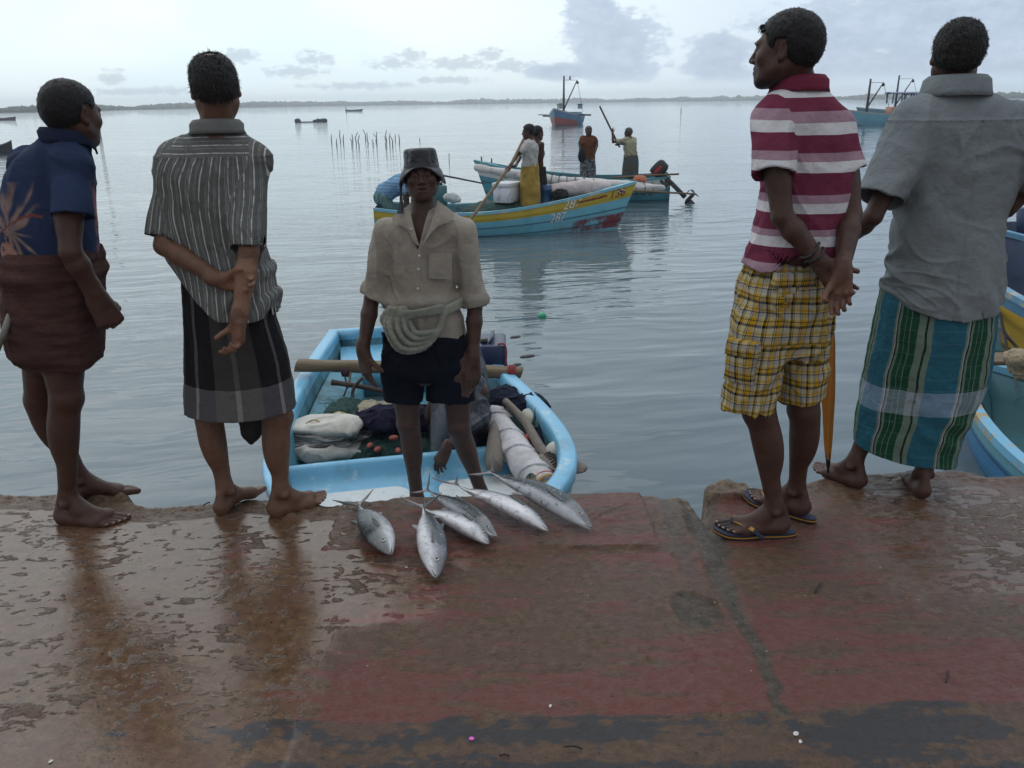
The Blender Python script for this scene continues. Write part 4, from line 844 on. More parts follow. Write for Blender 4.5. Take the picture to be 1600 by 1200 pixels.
# ---- man in the maroon striped polo ----------------------------------------------------
def man_polo():
    Y = 2.63; hc = W(1229, 78, Y - 0.01); R = face(-60, 0, 0)
    hL, hR = G(1224, 838) + (0, 0, 0.021), G(1256, 813) + (0, 0, 0.021); dL, dR = gdir((1224, 838), (1106, 836)), gdir((1256, 813), (1165, 780))
    wrL, wrR = W(1282, 410, 2.455), W(1315, 424, 2.425)
    body, nl = person('person in a maroon and white striped polo shirt and yellow checked shorts, face turned left', QG, SKIN_A, (hL + hR) / 2,
        head=(hc, R, 0.92), neck=W(1244, 135, Y + 0.01), torso=[(W(1250, 170, Y), W(1245, 380, Y), 0.08, 0.09), (W(1240, 380, Y), W(1228, 520, Y), 0.09, 0.09)],
        arms=[(W(1206, 190, 2.57), W(1222, 338, 2.50), wrL, dict(d=(0.62, -0.02, -0.72), dorsal=(-0.15, 1, 0.05), ts=1, curl=(0.45, 0.55, 0.6, 0.6), thumb=0.0, tout=0.9, s=0.93)),
              (W(1312, 207, 2.67), W(1330, 335, 2.57), wrR, dict(d=(0.03, -0.10, -1), dorsal=(0.25, 1, 0), ts=-1, curl=(0.46, 0.54, 0.6, 0.64), thumb=0.5, spread=0.02, s=0.92))],
        legs=[(W(1195, 520, Y - 0.03), W(1187, 645, Y - 0.06), hL, dL, 1), (W(1258, 520, Y + 0.03), W(1256, 640, Y + 0.01), hR, dR, 1)],
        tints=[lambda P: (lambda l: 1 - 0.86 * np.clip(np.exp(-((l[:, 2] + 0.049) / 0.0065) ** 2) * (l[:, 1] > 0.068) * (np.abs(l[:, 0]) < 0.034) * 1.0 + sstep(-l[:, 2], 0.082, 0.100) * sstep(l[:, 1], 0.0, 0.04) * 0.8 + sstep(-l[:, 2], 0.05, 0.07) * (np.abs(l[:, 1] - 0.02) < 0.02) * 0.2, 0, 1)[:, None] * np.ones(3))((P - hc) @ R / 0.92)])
    nails_on(body, nl); eyes_on(body, hc, R, 0.92)
    hair(body, hc, R, 0.92, thick=0.010, nape=-0.056, front=0.062, side=0.006, rough=0.0022, strands=1500, slen=0.009, fringe=0.012)
    b = MB()                                            # loose locks over the forehead
    for i in range(26):
        x = RNG.uniform(-0.04, 0.04); p0 = hc + 0.93 * R @ np.array([x, 0.066, 0.074]); p1 = hc + 0.93 * R @ np.array([x * 1.05 + RNG.normal(0, .004), 0.079 + RNG.uniform(0, .004), 0.072 + RNG.uniform(-.004, .006)]); p2 = hc + 0.93 * R @ np.array([x * 1.1 + RNG.normal(0, .007), 0.084 + RNG.uniform(0, 0.007), 0.054 + RNG.uniform(-.006, .012)])
        b.tube(curve3([p0, p1, p2], 5), [0.0032, 0.0026, 0.0020, 0.0012, 0.0003], 5)
    b.mk('fringe', HAIR, body)
    tor = Loft(rows(Y, [(136, 1218, 1282, .060), (150, 1204, 1296, .082), (168, 1192, 1316, .10), (200, 1187, 1326, .113), (250, 1186, 1331, .118), (300, 1188, 1325, .118), (350, 1180, 1313, .115), (390, 1167, 1310, .136), (424, 1155, 1312, .154)]), n=2.35)
    zs = lambda py: W(1250, py, Y)[2]; z_top, z_bot = zs(100), zs(440); nrm = lambda py: (zs(py) - z_bot) / (z_top - z_bot)
    MR, PK, WH = (0.150, 0.030, 0.058), (0.320, 0.205, 0.255), (0.56, 0.55, 0.57)
    seq = [(440, PK), (412, PK), (398, MR), (380, WH), (364, PK), (352, MR)]
    st = [(0.0, PK)]
    for py, c in [(401, MR), (377, WH), (363, PK), (352, MR), (328, WH), (312, PK), (299, MR), (266, WH), (250, PK), (236, MR), (209, WH), (191, PK), (174, MR), (152, WH), (140, MR)]: st.append((nrm(py), c))
    def polo(t, pos):
        v = t.m('ADD', t.attr('pv'), t.m('MULTIPLY', t.m('SUBTRACT', t.noise(pos, 4, 2), 0.5), 0.012))
        f = t.m('DIVIDE', t.m('SUBTRACT', v, z_bot), z_top - z_bot); c = t.ramp(f, st)
        return t.mix(1.0, c, t.ramp(t.noise(t.scl(pos, (900, 900, 1)), 1.0, 2), [(0.3, (0.92,) * 3), (0.7, (1.06,) * 3)], 'LINEAR'), 'MULTIPLY')
    m = mat('polo_striped', polo, rough=0.85, bump=[(14, 0.012), (45, 0.003), WEAVE], spec=0.08)
    hx = [W(px, 400, Y)[0] for px in (1155, 1175, 1200, 1222, 1228, 1262, 1310)]; hz = [W(1200, py, Y)[2] for py in (408, 417, 412, 418, 404, 398, 416)]
    slv = lambda V, at: {'pv': np.where(at['part'] == 1, zs(262) + (at['pv'] - W(1207, 266, 2.50)[2]) * 1.0 - 0.006, np.where(at['part'] == 2, at['pv'] + 0.0, at['pv'] + 0.016 * np.cos(tor.theta(V)) * 0))}
    sh = shirt(body, 'polo_shirt', m, tor, [(W(1212, 186, 2.585), W(1209, 268, 2.515), 0.064, 0.058), (W(1308, 198, 2.66), W(1326, 266, 2.625), 0.062, 0.056)],
        lambda x, y: np.interp(x, hx, hz), folds(0.0075, 6, 2.4, 0.0028, 4, 0.4), shoulders=[(W(1232, 168, Y), W(1213, 188, 2.59), 0.046, 0.058), (W(1266, 166, Y), W(1306, 198, 2.66), 0.046, 0.056)], attr_fn=slv)
    collar(sh, cloth('collar_maroon', (0.155, 0.026, 0.050), 0.1), W(1247, 144, Y + 0.01), 0.068, 0.070, 0.042, 0.046, 0.026, 0.10, 0.30, math.radians(185), 0.02)
    # checked shorts
    def plaid(t, pos):
        u, v = t.attr('pu'), t.attr('pv'); wob = t.m('MULTIPLY', t.m('SUBTRACT', t.noise(pos, 9, 3), 0.5), 0.012); u = t.m('ADD', u, wob); v = t.m('ADD', v, wob)
        Cm, Ye, Gy, Na = (0.44, 0.40, 0.28), (0.42, 0.27, 0.015), (0.33, 0.325, 0.33), (0.012, 0.012, 0.022)
        cu = band(t, u, [(0, Cm), (0.10, Na), (0.135, Cm), (0.17, Na), (0.20, Ye), (0.38, Gy), (0.42, Na), (0.455, Gy), (0.62, Cm), (0.70, Na), (0.80, Ye), (0.84, Na), (0.87, Cm)], 0.074)
        cv = band(t, v, [(0, Cm), (0.20, Na), (0.32, Ye), (0.45, Na), (0.49, Ye), (0.56, Cm), (0.66, Gy), (0.80, Na), (0.84, Cm), (0.90, Ye)], 0.078)
        ck = t.n('ShaderNodeSeparateColor', {0: t.noise(t.scl(pos, (600, 600, 600)), 1.0, 1, col=True)}).outputs[0]
        return t.mix(t.m('ADD', 0.30, t.m('MULTIPLY', ck, 0.3)), t.mix(0.5, cu, cv), t.mix(1.0, t.mix(1.0, cu, cv, 'MULTIPLY'), (2.0, 2.0, 2.0), 'MULTIPLY'))
    pm = mat('shorts_yellow_plaid', plaid, rough=0.9, bump=[(16, 0.012), (50, 0.003), WEAVE], spec=0.06)
    wl = Loft(rows(Y, [(411, 1176, 1294, .090), (440, 1162, 1294, .124), (480, 1157, 1293, .13), (520, 1152, 1291, .125), (552, 1150, 1288, .095)]), n=2.4)
    fl = folds(0.009, 8, 3.2, 0.003, 6, 0.5)
    st_ = trousers(body, 'shorts', pm, wl, [(W(1190, 520, Y - 0.04), W(1169, 638, Y - 0.06), 0.094, 0.083, 1.0, (0, 1, 0)), (W(1257, 515, Y + 0.03), W(1253, 619, Y + 0.02), 0.086, 0.072, 1.0, (0, 1, 0))], fl)
    def patch(name, px, py, wpx, hpx, yy, az_, t=0.016, bulge=0.012):
        c = W(px, py, yy); sw, sh_ = S(wpx, c) / 2, S(hpx, c) / 2; R_ = rotz(math.radians(az_)); P = []
        for a in np.linspace(-1, 1, 15):
            P.append([c + R_ @ np.array([a * sw * (1 - 0.05 * b), -t * (1 - 0.5 * abs(a) ** 4) - bulge * (1 - a * a) * (1 - b * b) + 0.002 * math.sin(a * 9 + b * 4), b * sh_]) for b in np.linspace(-1, 1, 13)])
        g = np.array(P); bk = g.copy(); bk += (R_ @ np.array([0, 0.03, 0])); mb = MB(); mb.grid(P); mb.grid(bk.tolist())
        for e1, e2 in ((g[0], bk[0]), (g[-1], bk[-1]), (g[:, 0], bk[:, 0]), (g[:, -1], bk[:, -1])): mb.grid([e1.tolist(), e2.tolist()])
        v = np.array(mb.v); return mk(name, mb.v, mb.f, pm, st_, attrs={'pu': (v - c) @ (R_ @ np.array([1, 0, 0])) + 0.21, 'pv': v[:, 2] + 0.02})
    patch('cargo_pocket', 1157, 568, 46, 58, Y - 0.115, -38); patch('pocket_flap', 1159, 545, 52, 24, Y - 0.135, -38, 0.006, 0.006)
    patch('back_pocket', 1245, 455, 62, 50, Y - 0.125, 8, 0.004, 0.006); patch('back_pocket_flap', 1243, 438, 66, 22, Y - 0.137, 8, 0.002, 0.004)
    # black bands on the left wrist
    for k in (0.025, 0.045):
        u = (wrL - W(1222, 338, 2.50)); u /= np.linalg.norm(u); c = wrL - u * k; Rf = frame(u, (0, 0, 1)); ring = [c + Rf @ np.array([0.033 * math.cos(a), 0.006 * math.sin(2 * a + k * 40), 0.033 * math.sin(a)]) for a in np.linspace(0, 2 * math.pi, 28)]
        MB().tube(ring, 0.0045, 8).mk('bracelet', mat('bracelet_black', (0.015, 0.013, 0.013), rough=0.6), body)
    # flip-flops
    fm = mat('flipflop_top', (0.030, 0.034, 0.075), rough=0.8, bump=[(300, 0.001)], var=0.15, vscale=30); fs = mat('flipflop_side', (0.022, 0.016, 0.016), rough=0.8); fy = mat('flipflop_yellow', (0.42, 0.21, 0.02), rough=0.55)
    for heel, d, bs in ((hL, dL, 1), (hR, dR, 1)):
        R_ = frame(d, (0, 0, 1)); g = lambda x, y, z: heel + (0, 0, -0.021) + R_ @ np.array([x, y, z]); ol = []
        for a in np.linspace(0, 2 * math.pi, 48, endpoint=False):
            yy = 0.105 - 0.150 * math.cos(a); w_ = 0.036 + 0.016 * sstep(np.array(yy), 0.02, 0.19) - 0.006 * math.exp(-((yy - 0.09) / 0.05) ** 2); ol.append((float(w_) * math.copysign(abs(math.sin(a)) ** 0.75, math.sin(a)) + bs * 0.004, yy))
        P = [[g(x * k, 0.105 + (y_ - 0.105) * k, z + 0.012 * float(sstep(np.array(y_), 0.2, 0.26))) for x, y_ in ol] for k, z in ((0.94, 0.001), (1, 0.004), (1, 0.009), (0.985, 0.0125), (1, 0.016), (0.98, 0.0195))]
        mb = MB().grid(P, cv=True); n = len(ol); mb.f.append(tuple(range(n))[::-1]); so = mb.mk('flip_flop', fs, body)
        tp = MB(); tp.v = [g(x * 0.98, 0.105 + (y_ - 0.105) * 0.98, 0.0205 + 0.012 * float(sstep(np.array(y_), 0.2, 0.26))) for x, y_ in ol]; tp.f = [tuple(range(n))]; tp.mk('footbed', fm, so, smooth=False)
        st1 = MB(); st1.grid([[g(x * k, 0.105 + (y_ - 0.105) * k, z + 0.012 * float(sstep(np.array(y_), 0.2, 0.26))) for x, y_ in ol] for k, z in ((1.004, 0.0105), (1.012, 0.0125), (1.004, 0.0145))], cv=True); st1.mk('yellow_line', fy, so)
        for sx_, nm in ((1, 'strap'), (-1, 'strap')):
            pts = curve3([g(bs * 0.016, 0.195, 0.026), g(bs * 0.016 + sx_ * 0.016, 0.175, 0.056), g(sx_ * 0.043, 0.125, 0.050), g(sx_ * 0.047, 0.085, 0.016)], 14)
            up = np.array([0, 0, 1.0])
            for (i0, i1, mm) in ((0, 4, fm), (4, 9, fy), (9, 13, fm)):
                P = []
                for i in range(i0, i1 + 1):
                    tdir = pts[min(i + 1, 13)] - pts[max(i - 1, 0)]; tdir /= np.linalg.norm(tdir); wv = R_ @ np.array([0, 1.0, 0]) - tdir * (R_ @ np.array([0, 1.0, 0]) @ tdir); wv /= np.linalg.norm(wv) + 1e-9; nv = np.cross(tdir, wv) * sx_; wd_ = 0.0075 if i > 1 else 0.005
                    if nv[2] < 0: nv = -nv
                    P.append([pts[i] - wv * wd_ - nv * .001, pts[i] - wv * wd_ + nv * .0025, pts[i] + wv * wd_ + nv * .0025, pts[i] + wv * wd_ - nv * .001])
                MB().grid(P, cv=True).mk(nm, mm, so)
man_polo()
# ---- man in the plain grey shirt and green plaid sarong ----------------------------------
UMB_TOP, UMB_TIP = W(1292, 415, 3.05), G(1294, 738, 0.035)
def man_grey_shirt():
    Y = 2.95; hc = W(1495, 86, Y + 0.01); R = face(17, -2, 2)
    hL, hR = G(1345, 763), G(1441, 780); dL, dR = gdir((1345, 763), (1283, 737)), gdir((1441, 780), (1424, 748))
    wrL = W(1316, 380, 3.00)
    body, nl = person('person in a plain grey shirt and long green and blue plaid sarong, seen from behind', QG, SKIN_A, (hL + hR) / 2,
        head=(hc, R, 0.91), neck=W(1492, 127, Y + 0.012), torso=[(W(1495, 225, Y), W(1475, 430, Y), 0.09, 0.10), (W(1475, 430, Y), W(1450, 540, Y), 0.10, 0.10), (W(1492, 150, Y + 0.01), W(1495, 225, Y), 0.055, 0.08)],
        arms=[(W(1428, 205, Y), W(1364, 338, 2.86), wrL, dict(d=(-0.5, 0.3, -0.25), dorsal=(-0.5, -0.6, 0.6), ts=1, curl=(0.75, 0.8, 0.85, 0.9), thumb=0.5)),
              (W(1590, 205, Y), W(1652, 300, 2.92), W(1597, 303, 3.01), dict(d=(-0.6, 0.1, -0.7), dorsal=(0.6, 0.6, -0.3), ts=-1, curl=(0.35, 0.4, 0.5, 0.5), thumb=0.2))],
        legs=[(W(1410, 540, Y), W(1378, 625, Y + 0.02), hL, dL, 1), (W(1490, 540, Y), W(1472, 640, Y - 0.02), hR, dR, 1)])
    nails_on(body, nl)
    hair(body, hc, R, 0.91, thick=0.012, nape=-0.060, front=0.062, rough=0.005, m=HAIRG, strands=4200, slen=0.018)
    tor = Loft(rows(Y, [(131, 1464, 1526, .062), (146, 1448, 1546, .084), (164, 1432, 1572, .105), (185, 1416, 1592, .12), (225, 1405, 1601, .13), (262, 1405, 1594, .132), (300, 1404, 1583, .133), (335, 1399, 1568, .133), (365, 1396, 1563, .135), (400, 1390, 1563, .138), (450, 1383, 1563, .152), (505, 1380, 1560, .162)]), n=2.4)
    hx = [W(px, 470, Y)[0] for px in (1376, 1400, 1440, 1480, 1520, 1545, 1565)]; hz = [W(1470, py, Y - 0.12)[2] for py in (462, 484, 497, 501, 496, 485, 462)]
    yz = W(1480, 188, Y - 0.1)[2]; ff = folds(0.0085, 5, 1.9, 0.003, 7); x0 = W(1408, 260, Y)[0]
    zA = W(1408, 250, Y)[2]
    def wf(P):
        d = ff(P); q = np.hypot(P[:, 0] - x0, P[:, 2] - zA)       # creases fan down from the left armpit, a centre pleat below the yoke
        d += -0.008 * np.clip(np.sin(np.arctan2(P[:, 2] - zA, P[:, 0] - x0) * 5 + 2.5 * noise3(P * 5)), -0.3, 1) * np.exp(-((q - 0.20) / 0.12) ** 2) * sstep(zA - P[:, 2], -0.02, 0.06)
        xp = W(1503, 200, Y)[0]; d += 0.004 * np.exp(-((P[:, 0] - xp) / 0.006) ** 2) * (P[:, 2] < yz) * (P[:, 1] < Y)
        return d - 0.0035 * np.exp(-((P[:, 2] - yz) / 0.004) ** 2) * (P[:, 1] < Y)
    m = mat('shirt_plain_grey', lambda t, p: t.mix(t.ss(t.noise(t.scl(p, (1, 1, 0.7)), 3.5, 5, 0.6), 0.35, 0.7), (0.160, 0.182, 0.192), (0.195, 0.218, 0.228)), rough=0.85, bump=[(13, 0.012), (42, 0.004), WEAVE], spec=0.08)
    sh = shirt(body, 'shirt', m, tor, [(W(1430, 198, Y), W(1377, 309, 2.87), 0.088, 0.083), (W(1588, 198, Y), W(1640, 285, 2.9), 0.085, 0.080)], lambda x, y: np.interp(x, hx, hz), wf,
        shoulders=[(W(1470, 176, Y), W(1430, 194, Y), 0.05, 0.072), (W(1518, 176, Y), W(1588, 194, Y), 0.05, 0.072)])
    collar(sh, m, W(1493, 139, Y + 0.008), 0.084, 0.084, 0.040, 0.066, 0.036, 0.06, 0.35, math.pi - 0.2)
    vm = W(1440, 610, Y)[2]
    def sar(t, pos):
        u, v = t.attr('pu'), t.attr('pv'); Bl, Gn, Lg, Wh, Dk = (0.024, 0.105, 0.150), (0.014, 0.062, 0.036), (0.135, 0.180, 0.145), (0.30, 0.31, 0.30), (0.012, 0.030, 0.022)
        wob = t.m('MULTIPLY', t.m('SUBTRACT', t.noise(pos, 4.5, 3), 0.5), 0.045); uu = t.m('ADD', t.m('ADD', u, wob), 0.035)
        cu = band(t, uu, [(0, Bl), (0.30, Lg), (0.33, Wh), (0.345, Dk), (0.37, Lg), (0.40, Gn), (0.47, Lg), (0.48, Gn), (0.55, Lg), (0.56, Gn), (0.66, Lg), (0.76, Dk), (0.79, Lg), (0.86, Bl)], 0.235)
        lt = t.m('MULTIPLY', t.ss(v, vm - 0.055, vm - 0.053), t.m('SUBTRACT', 1.0, t.ss(v, vm + 0.042, vm + 0.044)))
        pale = t.mix(0.34, cu, (0.30, 0.33, 0.42)); pale = t.mix(1.0, pale, (1.5, 1.45, 1.5), 'MULTIPLY'); c = t.mix(t.m('MULTIPLY', lt, 0.85), cu, pale)
        hb = t.n('ShaderNodeSeparateColor', {0: band(t, v, [(0, (0,) * 3), (0.92, (1,) * 3)], 0.046)}).outputs[0]
        return t.mix(t.m('MULTIPLY', hb, 0.22), c, (0.12, 0.18, 0.18))
    sm = mat('sarong_green_plaid', sar, rough=0.9, bump=[(15, 0.012), (48, 0.003), WEAVE], spec=0.06)
    lo = Loft(rows(Y + 0.01, [(452, 1381, 1556, .140), (480, 1374, 1553, .148), (500, 1369, 1551, .152), (550, 1359, 1545, .158), (600, 1350, 1533, .160), (650, 1342, 1512, .155), (690, 1336, 1497, .15), (722, 1336, 1490, .15)]), n=2.2)
    zl, zr = W(1336, 693, Y)[2], W(1488, 722, Y)[2]; ff2 = fold_fn(0.008, 5, 12.7, 0.004)
    def fold(T, H, z):
        return ff2(T, H, z) + 0.012 * np.exp(-((T + 0.75 - 0.6 * (1 - H)) / 0.16) ** 2) * sstep(H, 0.25, 0.8) + 0.006 * np.sin(H * 42 + 3 * np.sin(T * 2)) * np.exp(-((H - 0.22) / 0.14) ** 2) * np.exp(-((T - 0.5) / 0.8) ** 2)
    skirt(body, 'sarong', sm, lo, fold, hem=lambda T: (zl + zr) / 2 + (zr - zl) / 2 * np.sin(T) + 0.006 * np.sin(3 * T), R=0.2, n_th=300, n_z=170)
man_grey_shirt()
# ---- fisherman standing in the near boat -----------------------------------------------
DECK_Z = -0.50
def fisherman():
    Y = 3.72; hc = W(659, 273, Y); R = face(176, 3, 2)
    hL = np.array([W(656, 765, 3.68)[0], 3.68, DECK_Z]); hR = np.array([W(749, 765, 3.72)[0], 3.72, DECK_Z])
    wl, wr_ = W(567, 549, 3.64), W(739, 560, 3.66)
    body, nl = person('person in a black rain hat, beige shirt and dark shorts, facing the camera', 'fishermen in the boats', SKIN_C, (hL + hR) / 2,
        head=(hc, R, 0.95), neck=W(661, 333, Y + 0.01), torso=[(W(661, 365, Y), W(662, 520, Y), 0.075, 0.09), (W(662, 520, Y), W(668, 575, Y), 0.09, 0.09), (W(640, 352, Y), W(682, 352, Y), 0.05, 0.05)],
        arms=[(W(608, 370, Y), W(581, 466, Y), wl, dict(d=(0.10, -0.25, -1), dorsal=(-0.7, -0.7, 0), ts=-1, curl=(0.20, 0.30, 0.38, 0.42), thumb=0.2, spread=0.07)),
              (W(722, 370, Y), W(742, 478, Y), wr_, dict(d=(-0.03, -0.2, -1), dorsal=(0.45, -0.9, 0), ts=1, curl=(0.22, 0.30, 0.4, 0.45), thumb=0.2, spread=0.03, s=1.05))], s=1.10,
        legs=[(W(632, 560, Y), W(638, 662, Y - 0.03), hL, (-0.25, -1, 0), -1), (W(712, 560, Y), W(717, 668, Y - 0.03), hR, (0.25, -1, 0), 1)], mouth=0.004)
    nails_on(body, nl); eyes_on(body, hc, R, 0.95)
    hair(body, hc, R, 0.95, thick=0.006, nape=-0.06, front=0.066, side=0.0, strands=300, slen=0.01)
    # shirt
    tor = Loft(rows(Y, [(330, 641, 687, .058), (343, 620, 706, .076), (356, 612, 716, .092), (380, 612, 713, .104), (420, 612, 712, .108), (460, 611, 713, .110), (500, 603, 722, .113), (548, 601, 729, .118)]), n=2.4)
    ff = folds(0.008, 6, 2.2, 0.003, 10); xc = W(656, 400, Y)[0]; q0 = W(655, 392, Y)[2]
    zb = W(660, 470, Y)[2]
    def wf(P):
        d = ff(P); fr = P[:, 1] < Y; d -= 0.004 * np.exp(-((P[:, 0] - xc) / 0.016) ** 4) * fr
        d += 0.0025 * np.exp(-((P[:, 0] - xc - 0.019) / 0.003) ** 2) * fr
        d -= 0.012 * np.exp(-((P[:, 2] - zb - 0.015) / 0.03) ** 2)          # shirt blouses over the sash
        return d
    m = mat('shirt_beige', lambda t, p: t.mix(t.ss(t.noise(t.scl(p, (1, 1, 0.5)), 5, 5, 0.65), 0.4, 0.7), (0.34, 0.305, 0.258), (0.27, 0.236, 0.198)), rough=0.9, bump=[(14, 0.012), (45, 0.004), WEAVE], spec=0.08)
    vneck = []
    nk = W(657, 392, Y - 0.10); nt = W(661, 322, Y - 0.06)
    wedge = Prim(lambda x, y, z: np.maximum(np.abs(x - xc - 0.003) - 0.042 * np.clip((z - nk[2]) / (nt[2] - nk[2] - 0.05), 0, 1.5), np.maximum(nk[2] - z, y - (Y - 0.035))), (xc - 0.12, Y - 0.3, nk[2]), (xc + 0.12, Y, nt[2] + 0.05))
    slv = [(W(607, 364, Y), W(584, 456, Y - 0.005), 0.066, 0.061), (W(724, 364, Y), W(741, 473, Y + 0.003), 0.067, 0.063)]
    sh = shirt(body, 'shirt', m, tor, slv, W(664, 541, Y - 0.11)[2], wf, shoulders=[(W(644, 345, Y), W(606, 362, Y), 0.045, 0.054), (W(680, 345, Y), W(724, 360, Y), 0.045, 0.054)], sub=[(wedge, 0.006)])
    for a, b, ra, rb in slv:                            # rolled cuffs
        u = (b - a) / np.linalg.norm(b - a); Rf = frame(u, (0, -1, 0)); prof = [(0.052, -0.036), (0.061, -0.036), (0.064, -0.020), (0.0655, 0.0), (0.062, 0.012), (0.054, 0.014), (0.048, 0.008), (0.046, -0.03)]
        MB().grid([[b + Rf @ np.array([(r + 0.002 * math.sin(5 * q)) * math.cos(q), t + 0.003 * math.sin(3 * q), (r + 0.002 * math.sin(5 * q)) * math.sin(q)]) for q in np.linspace(0, 2 * math.pi, 40, endpoint=False)] for r, t in prof + prof[:1]], cv=True).mk('rolled_cuff', m, sh)
    def flap(name, pts, off=0.006):                      # a thick folded piece of cloth lying on the chest
        P = np.array(pts); mb = MB(); mb.grid(P.tolist()); mb.grid((P + (0, off, 0)).tolist()[::-1]); return mb.mk(name, m, sh)
    yf = lambda px: Y - 0.112 + 0.9 * ((px - 661) * 0.0029) ** 2
    def cl(px, py, dy): return W(px, py, yf(px) + dy)
    flap('collar', [[cl(640, 318, .055), cl(634, 324, .03), cl(622, 330, .02), cl(612, 342, .022)], [cl(641, 330, .03), cl(636, 336, .005), cl(626, 342, -.005), cl(616, 350, .0)], [cl(645, 350, .0), cl(641, 352, -.012), cl(634, 351, -.014), cl(624, 351, -.010)], [cl(655, 385, -.004), cl(651, 382, -.016), cl(646, 376, -.017), cl(638, 360, -.012)]])
    flap('collar', [[cl(683, 312, .055), cl(690, 318, .03), cl(700, 325, .02), cl(709, 333, .022)], [cl(681, 326, .03), cl(688, 330, .005), cl(698, 335, -.002), cl(709, 340, .0)], [cl(672, 352, .0), cl(680, 349, -.012), cl(690, 346, -.012), cl(704, 345, -.008)], [cl(658, 388, -.004), cl(664, 378, -.016), cl(672, 366, -.017), cl(684, 354, -.012)]])
    bt = mat('button_white', (0.55, 0.53, 0.50), rough=0.35)
    for px, py in ((643, 358), (656, 400), (655, 421), (654, 451)): MB().ball(W(px - 1, py, Y - 0.124), (0.0062, 0.003, 0.0062), 8).mk('button', bt, sh)
    px0, px1, py0, py1 = 670, 706, 396, 436
    Pk = [[W(px, py, yf(px) - 0.012 - 0.004 * math.sin((py - py0) / (py1 - py0) * 3.1)) for px in np.linspace(px0, px1, 9)] for py in list(np.linspace(py0, py1 - 4, 8)) + [py1]]
    flap('chest_pocket', Pk, 0.012)
    # shorts
    sm = cloth('shorts_navy', (0.0095, 0.0105, 0.0185), 0.3)
    wl_ = Loft(rows(Y, [(520, 603, 727, .113), (555, 599, 734, .125), (578, 600, 738, .118), (588, 604, 734, .085)]), n=2.4)
    trousers(body, 'shorts', sm, wl_, [(W(631, 566, Y), W(628, 622, Y - 0.01), 0.094, 0.092, 1.0, (0, 1, 0)), (W(706, 566, Y), W(705, 623, Y - 0.01), 0.106, 0.112, 0.86, (0, 1, 0))], folds(0.007, 7, 3, 0.002, 3), k=0.012)
    # sash: twisted roll across the waist with loops hanging below it
    ch = []; cam_ = mat('sash_cloth', lambda t, p: t.mix(t.ss(t.noise(p, 9, 4), 0.4, 0.65), (0.27, 0.265, 0.215), (0.20, 0.205, 0.175)), rough=0.92, bump=[(40, 0.004), (110, 0.0015), WEAVE], spec=0.06)
    yb = Y - 0.128
    for k in range(8):
        t = k / 7; al = (k % 2); ch.append((curve3([W(616 + 18 * t, 482, yb + 0.004 * al), W(602 + 44 * t, 508 + 8 * t, yb - 0.016 - 0.016 * al), W(622 + 36 * t, 547 - 26 * t, yb - 0.026 - 0.018 * al), W(662 + 8 * t, 545 - 26 * t, yb - 0.024 - 0.014 * al), W(688 - 2 * t, 514, yb - 0.012), W(694 - 5 * t, 486, yb)], 24), 0.0098 + 0.0022 * al))
    for k in range(6):
        ch.append((curve3([W(632, 488 + 2.2 * k, yb - 0.014), W(655, 486 + 1.6 * k, yb - 0.036 + 0.004 * (k % 2)), W(676, 481 + 1.9 * k, yb - 0.030), W(692, 478 + 1.6 * k, yb - 0.008)], 10), 0.0085))
    for k in range(5): ch.append((curve3([W(632, 492, yb), W(612, 482 + 5 * k, yb - 0.014), W(598 + 1.5 * k, 497 + 4 * k, yb + 0.02), W(602 + 3 * k, 505 + 3 * k, yb + 0.035)], 9), 0.014))
    for k in range(3): ch.append((curve3([W(690, 484 + 4 * k, yb), W(712, 474 + 4 * k, yb + 0.045), W(727, 464 + 4 * k, yb + 0.13)], 8), [0.012] * 8))
    tubes_sdf(body, 'waist_sash', cam_, ch, 0.0032, 0.0055, lambda P: 0.0016 * fbm(P * (60, 60, 40), 2))
    # hat
    q = lambda x, y, z: hc + 0.96 * (R @ np.array([x, y, z])); hm = mat('hat_black_vinyl', (0.017, 0.019, 0.023), rough=0.40, bump=[(22, 0.014), (60, 0.004)], spec=0.35, var=0.25)
    def ringf(r, z, droop=0.0, lift=0.0, dent=0.0):
        o = []
        for a in np.linspace(0, 2 * math.pi, 64, endpoint=False):
            sx_, cy_ = math.sin(a), math.cos(a); sidew = abs(sx_) ** 2.2; rr = r * (1 + 0.02 * math.sin(5 * a + z * 60)) - dent * math.exp(-((abs(sx_) - 0.75) / 0.15) ** 2) * (cy_ > 0)
            o.append(q(rr * sx_ * 0.90, rr * cy_ * 1.10 - 0.010, z - droop * sidew + lift * max(cy_, 0) ** 3 - 0.5 * droop * (cy_ < 0) * abs(cy_)))
        return o
    Rg = [ringf(0.002, 0.122), ringf(0.05, 0.122), ringf(0.076, 0.118), ringf(0.085, 0.108, dent=.004), ringf(0.088, 0.085, dent=.012), ringf(0.090, 0.062, dent=.008), ringf(0.092, 0.044), ringf(0.094, 0.040), ringf(0.0935, 0.034, 0.002), ringf(0.104, 0.030, 0.012, 0.006), ringf(0.116, 0.027, 0.038, 0.012), ringf(0.124, 0.024, 0.068, 0.014), ringf(0.122, 0.021, 0.068, 0.014), ringf(0.110, 0.024, 0.036, 0.010), ringf(0.091, 0.030, 0.0)]
    hat = MB().grid(Rg, cv=True).mk('rain_hat', hm, body)
    stp = MB(); pts = curve3([W(627, 282, Y - 0.02), W(626, 300, Y - 0.05), W(627, 318, Y - 0.085), W(625, 334, Y - 0.125)], 8); P = [[p + (-w_, 0, 0), p + (w_, 0, 0), p + (w_, 0.004, 0), p + (-w_, 0.004, 0)] for p, w_ in zip(pts, [.006, .006, .006, .006, .007, .010, .013, .016])]
    stp.grid(P, cv=True).mk('chin_strap', mat('strap_black', (0.014, 0.014, 0.02), rough=0.8), hat)
fisherman()
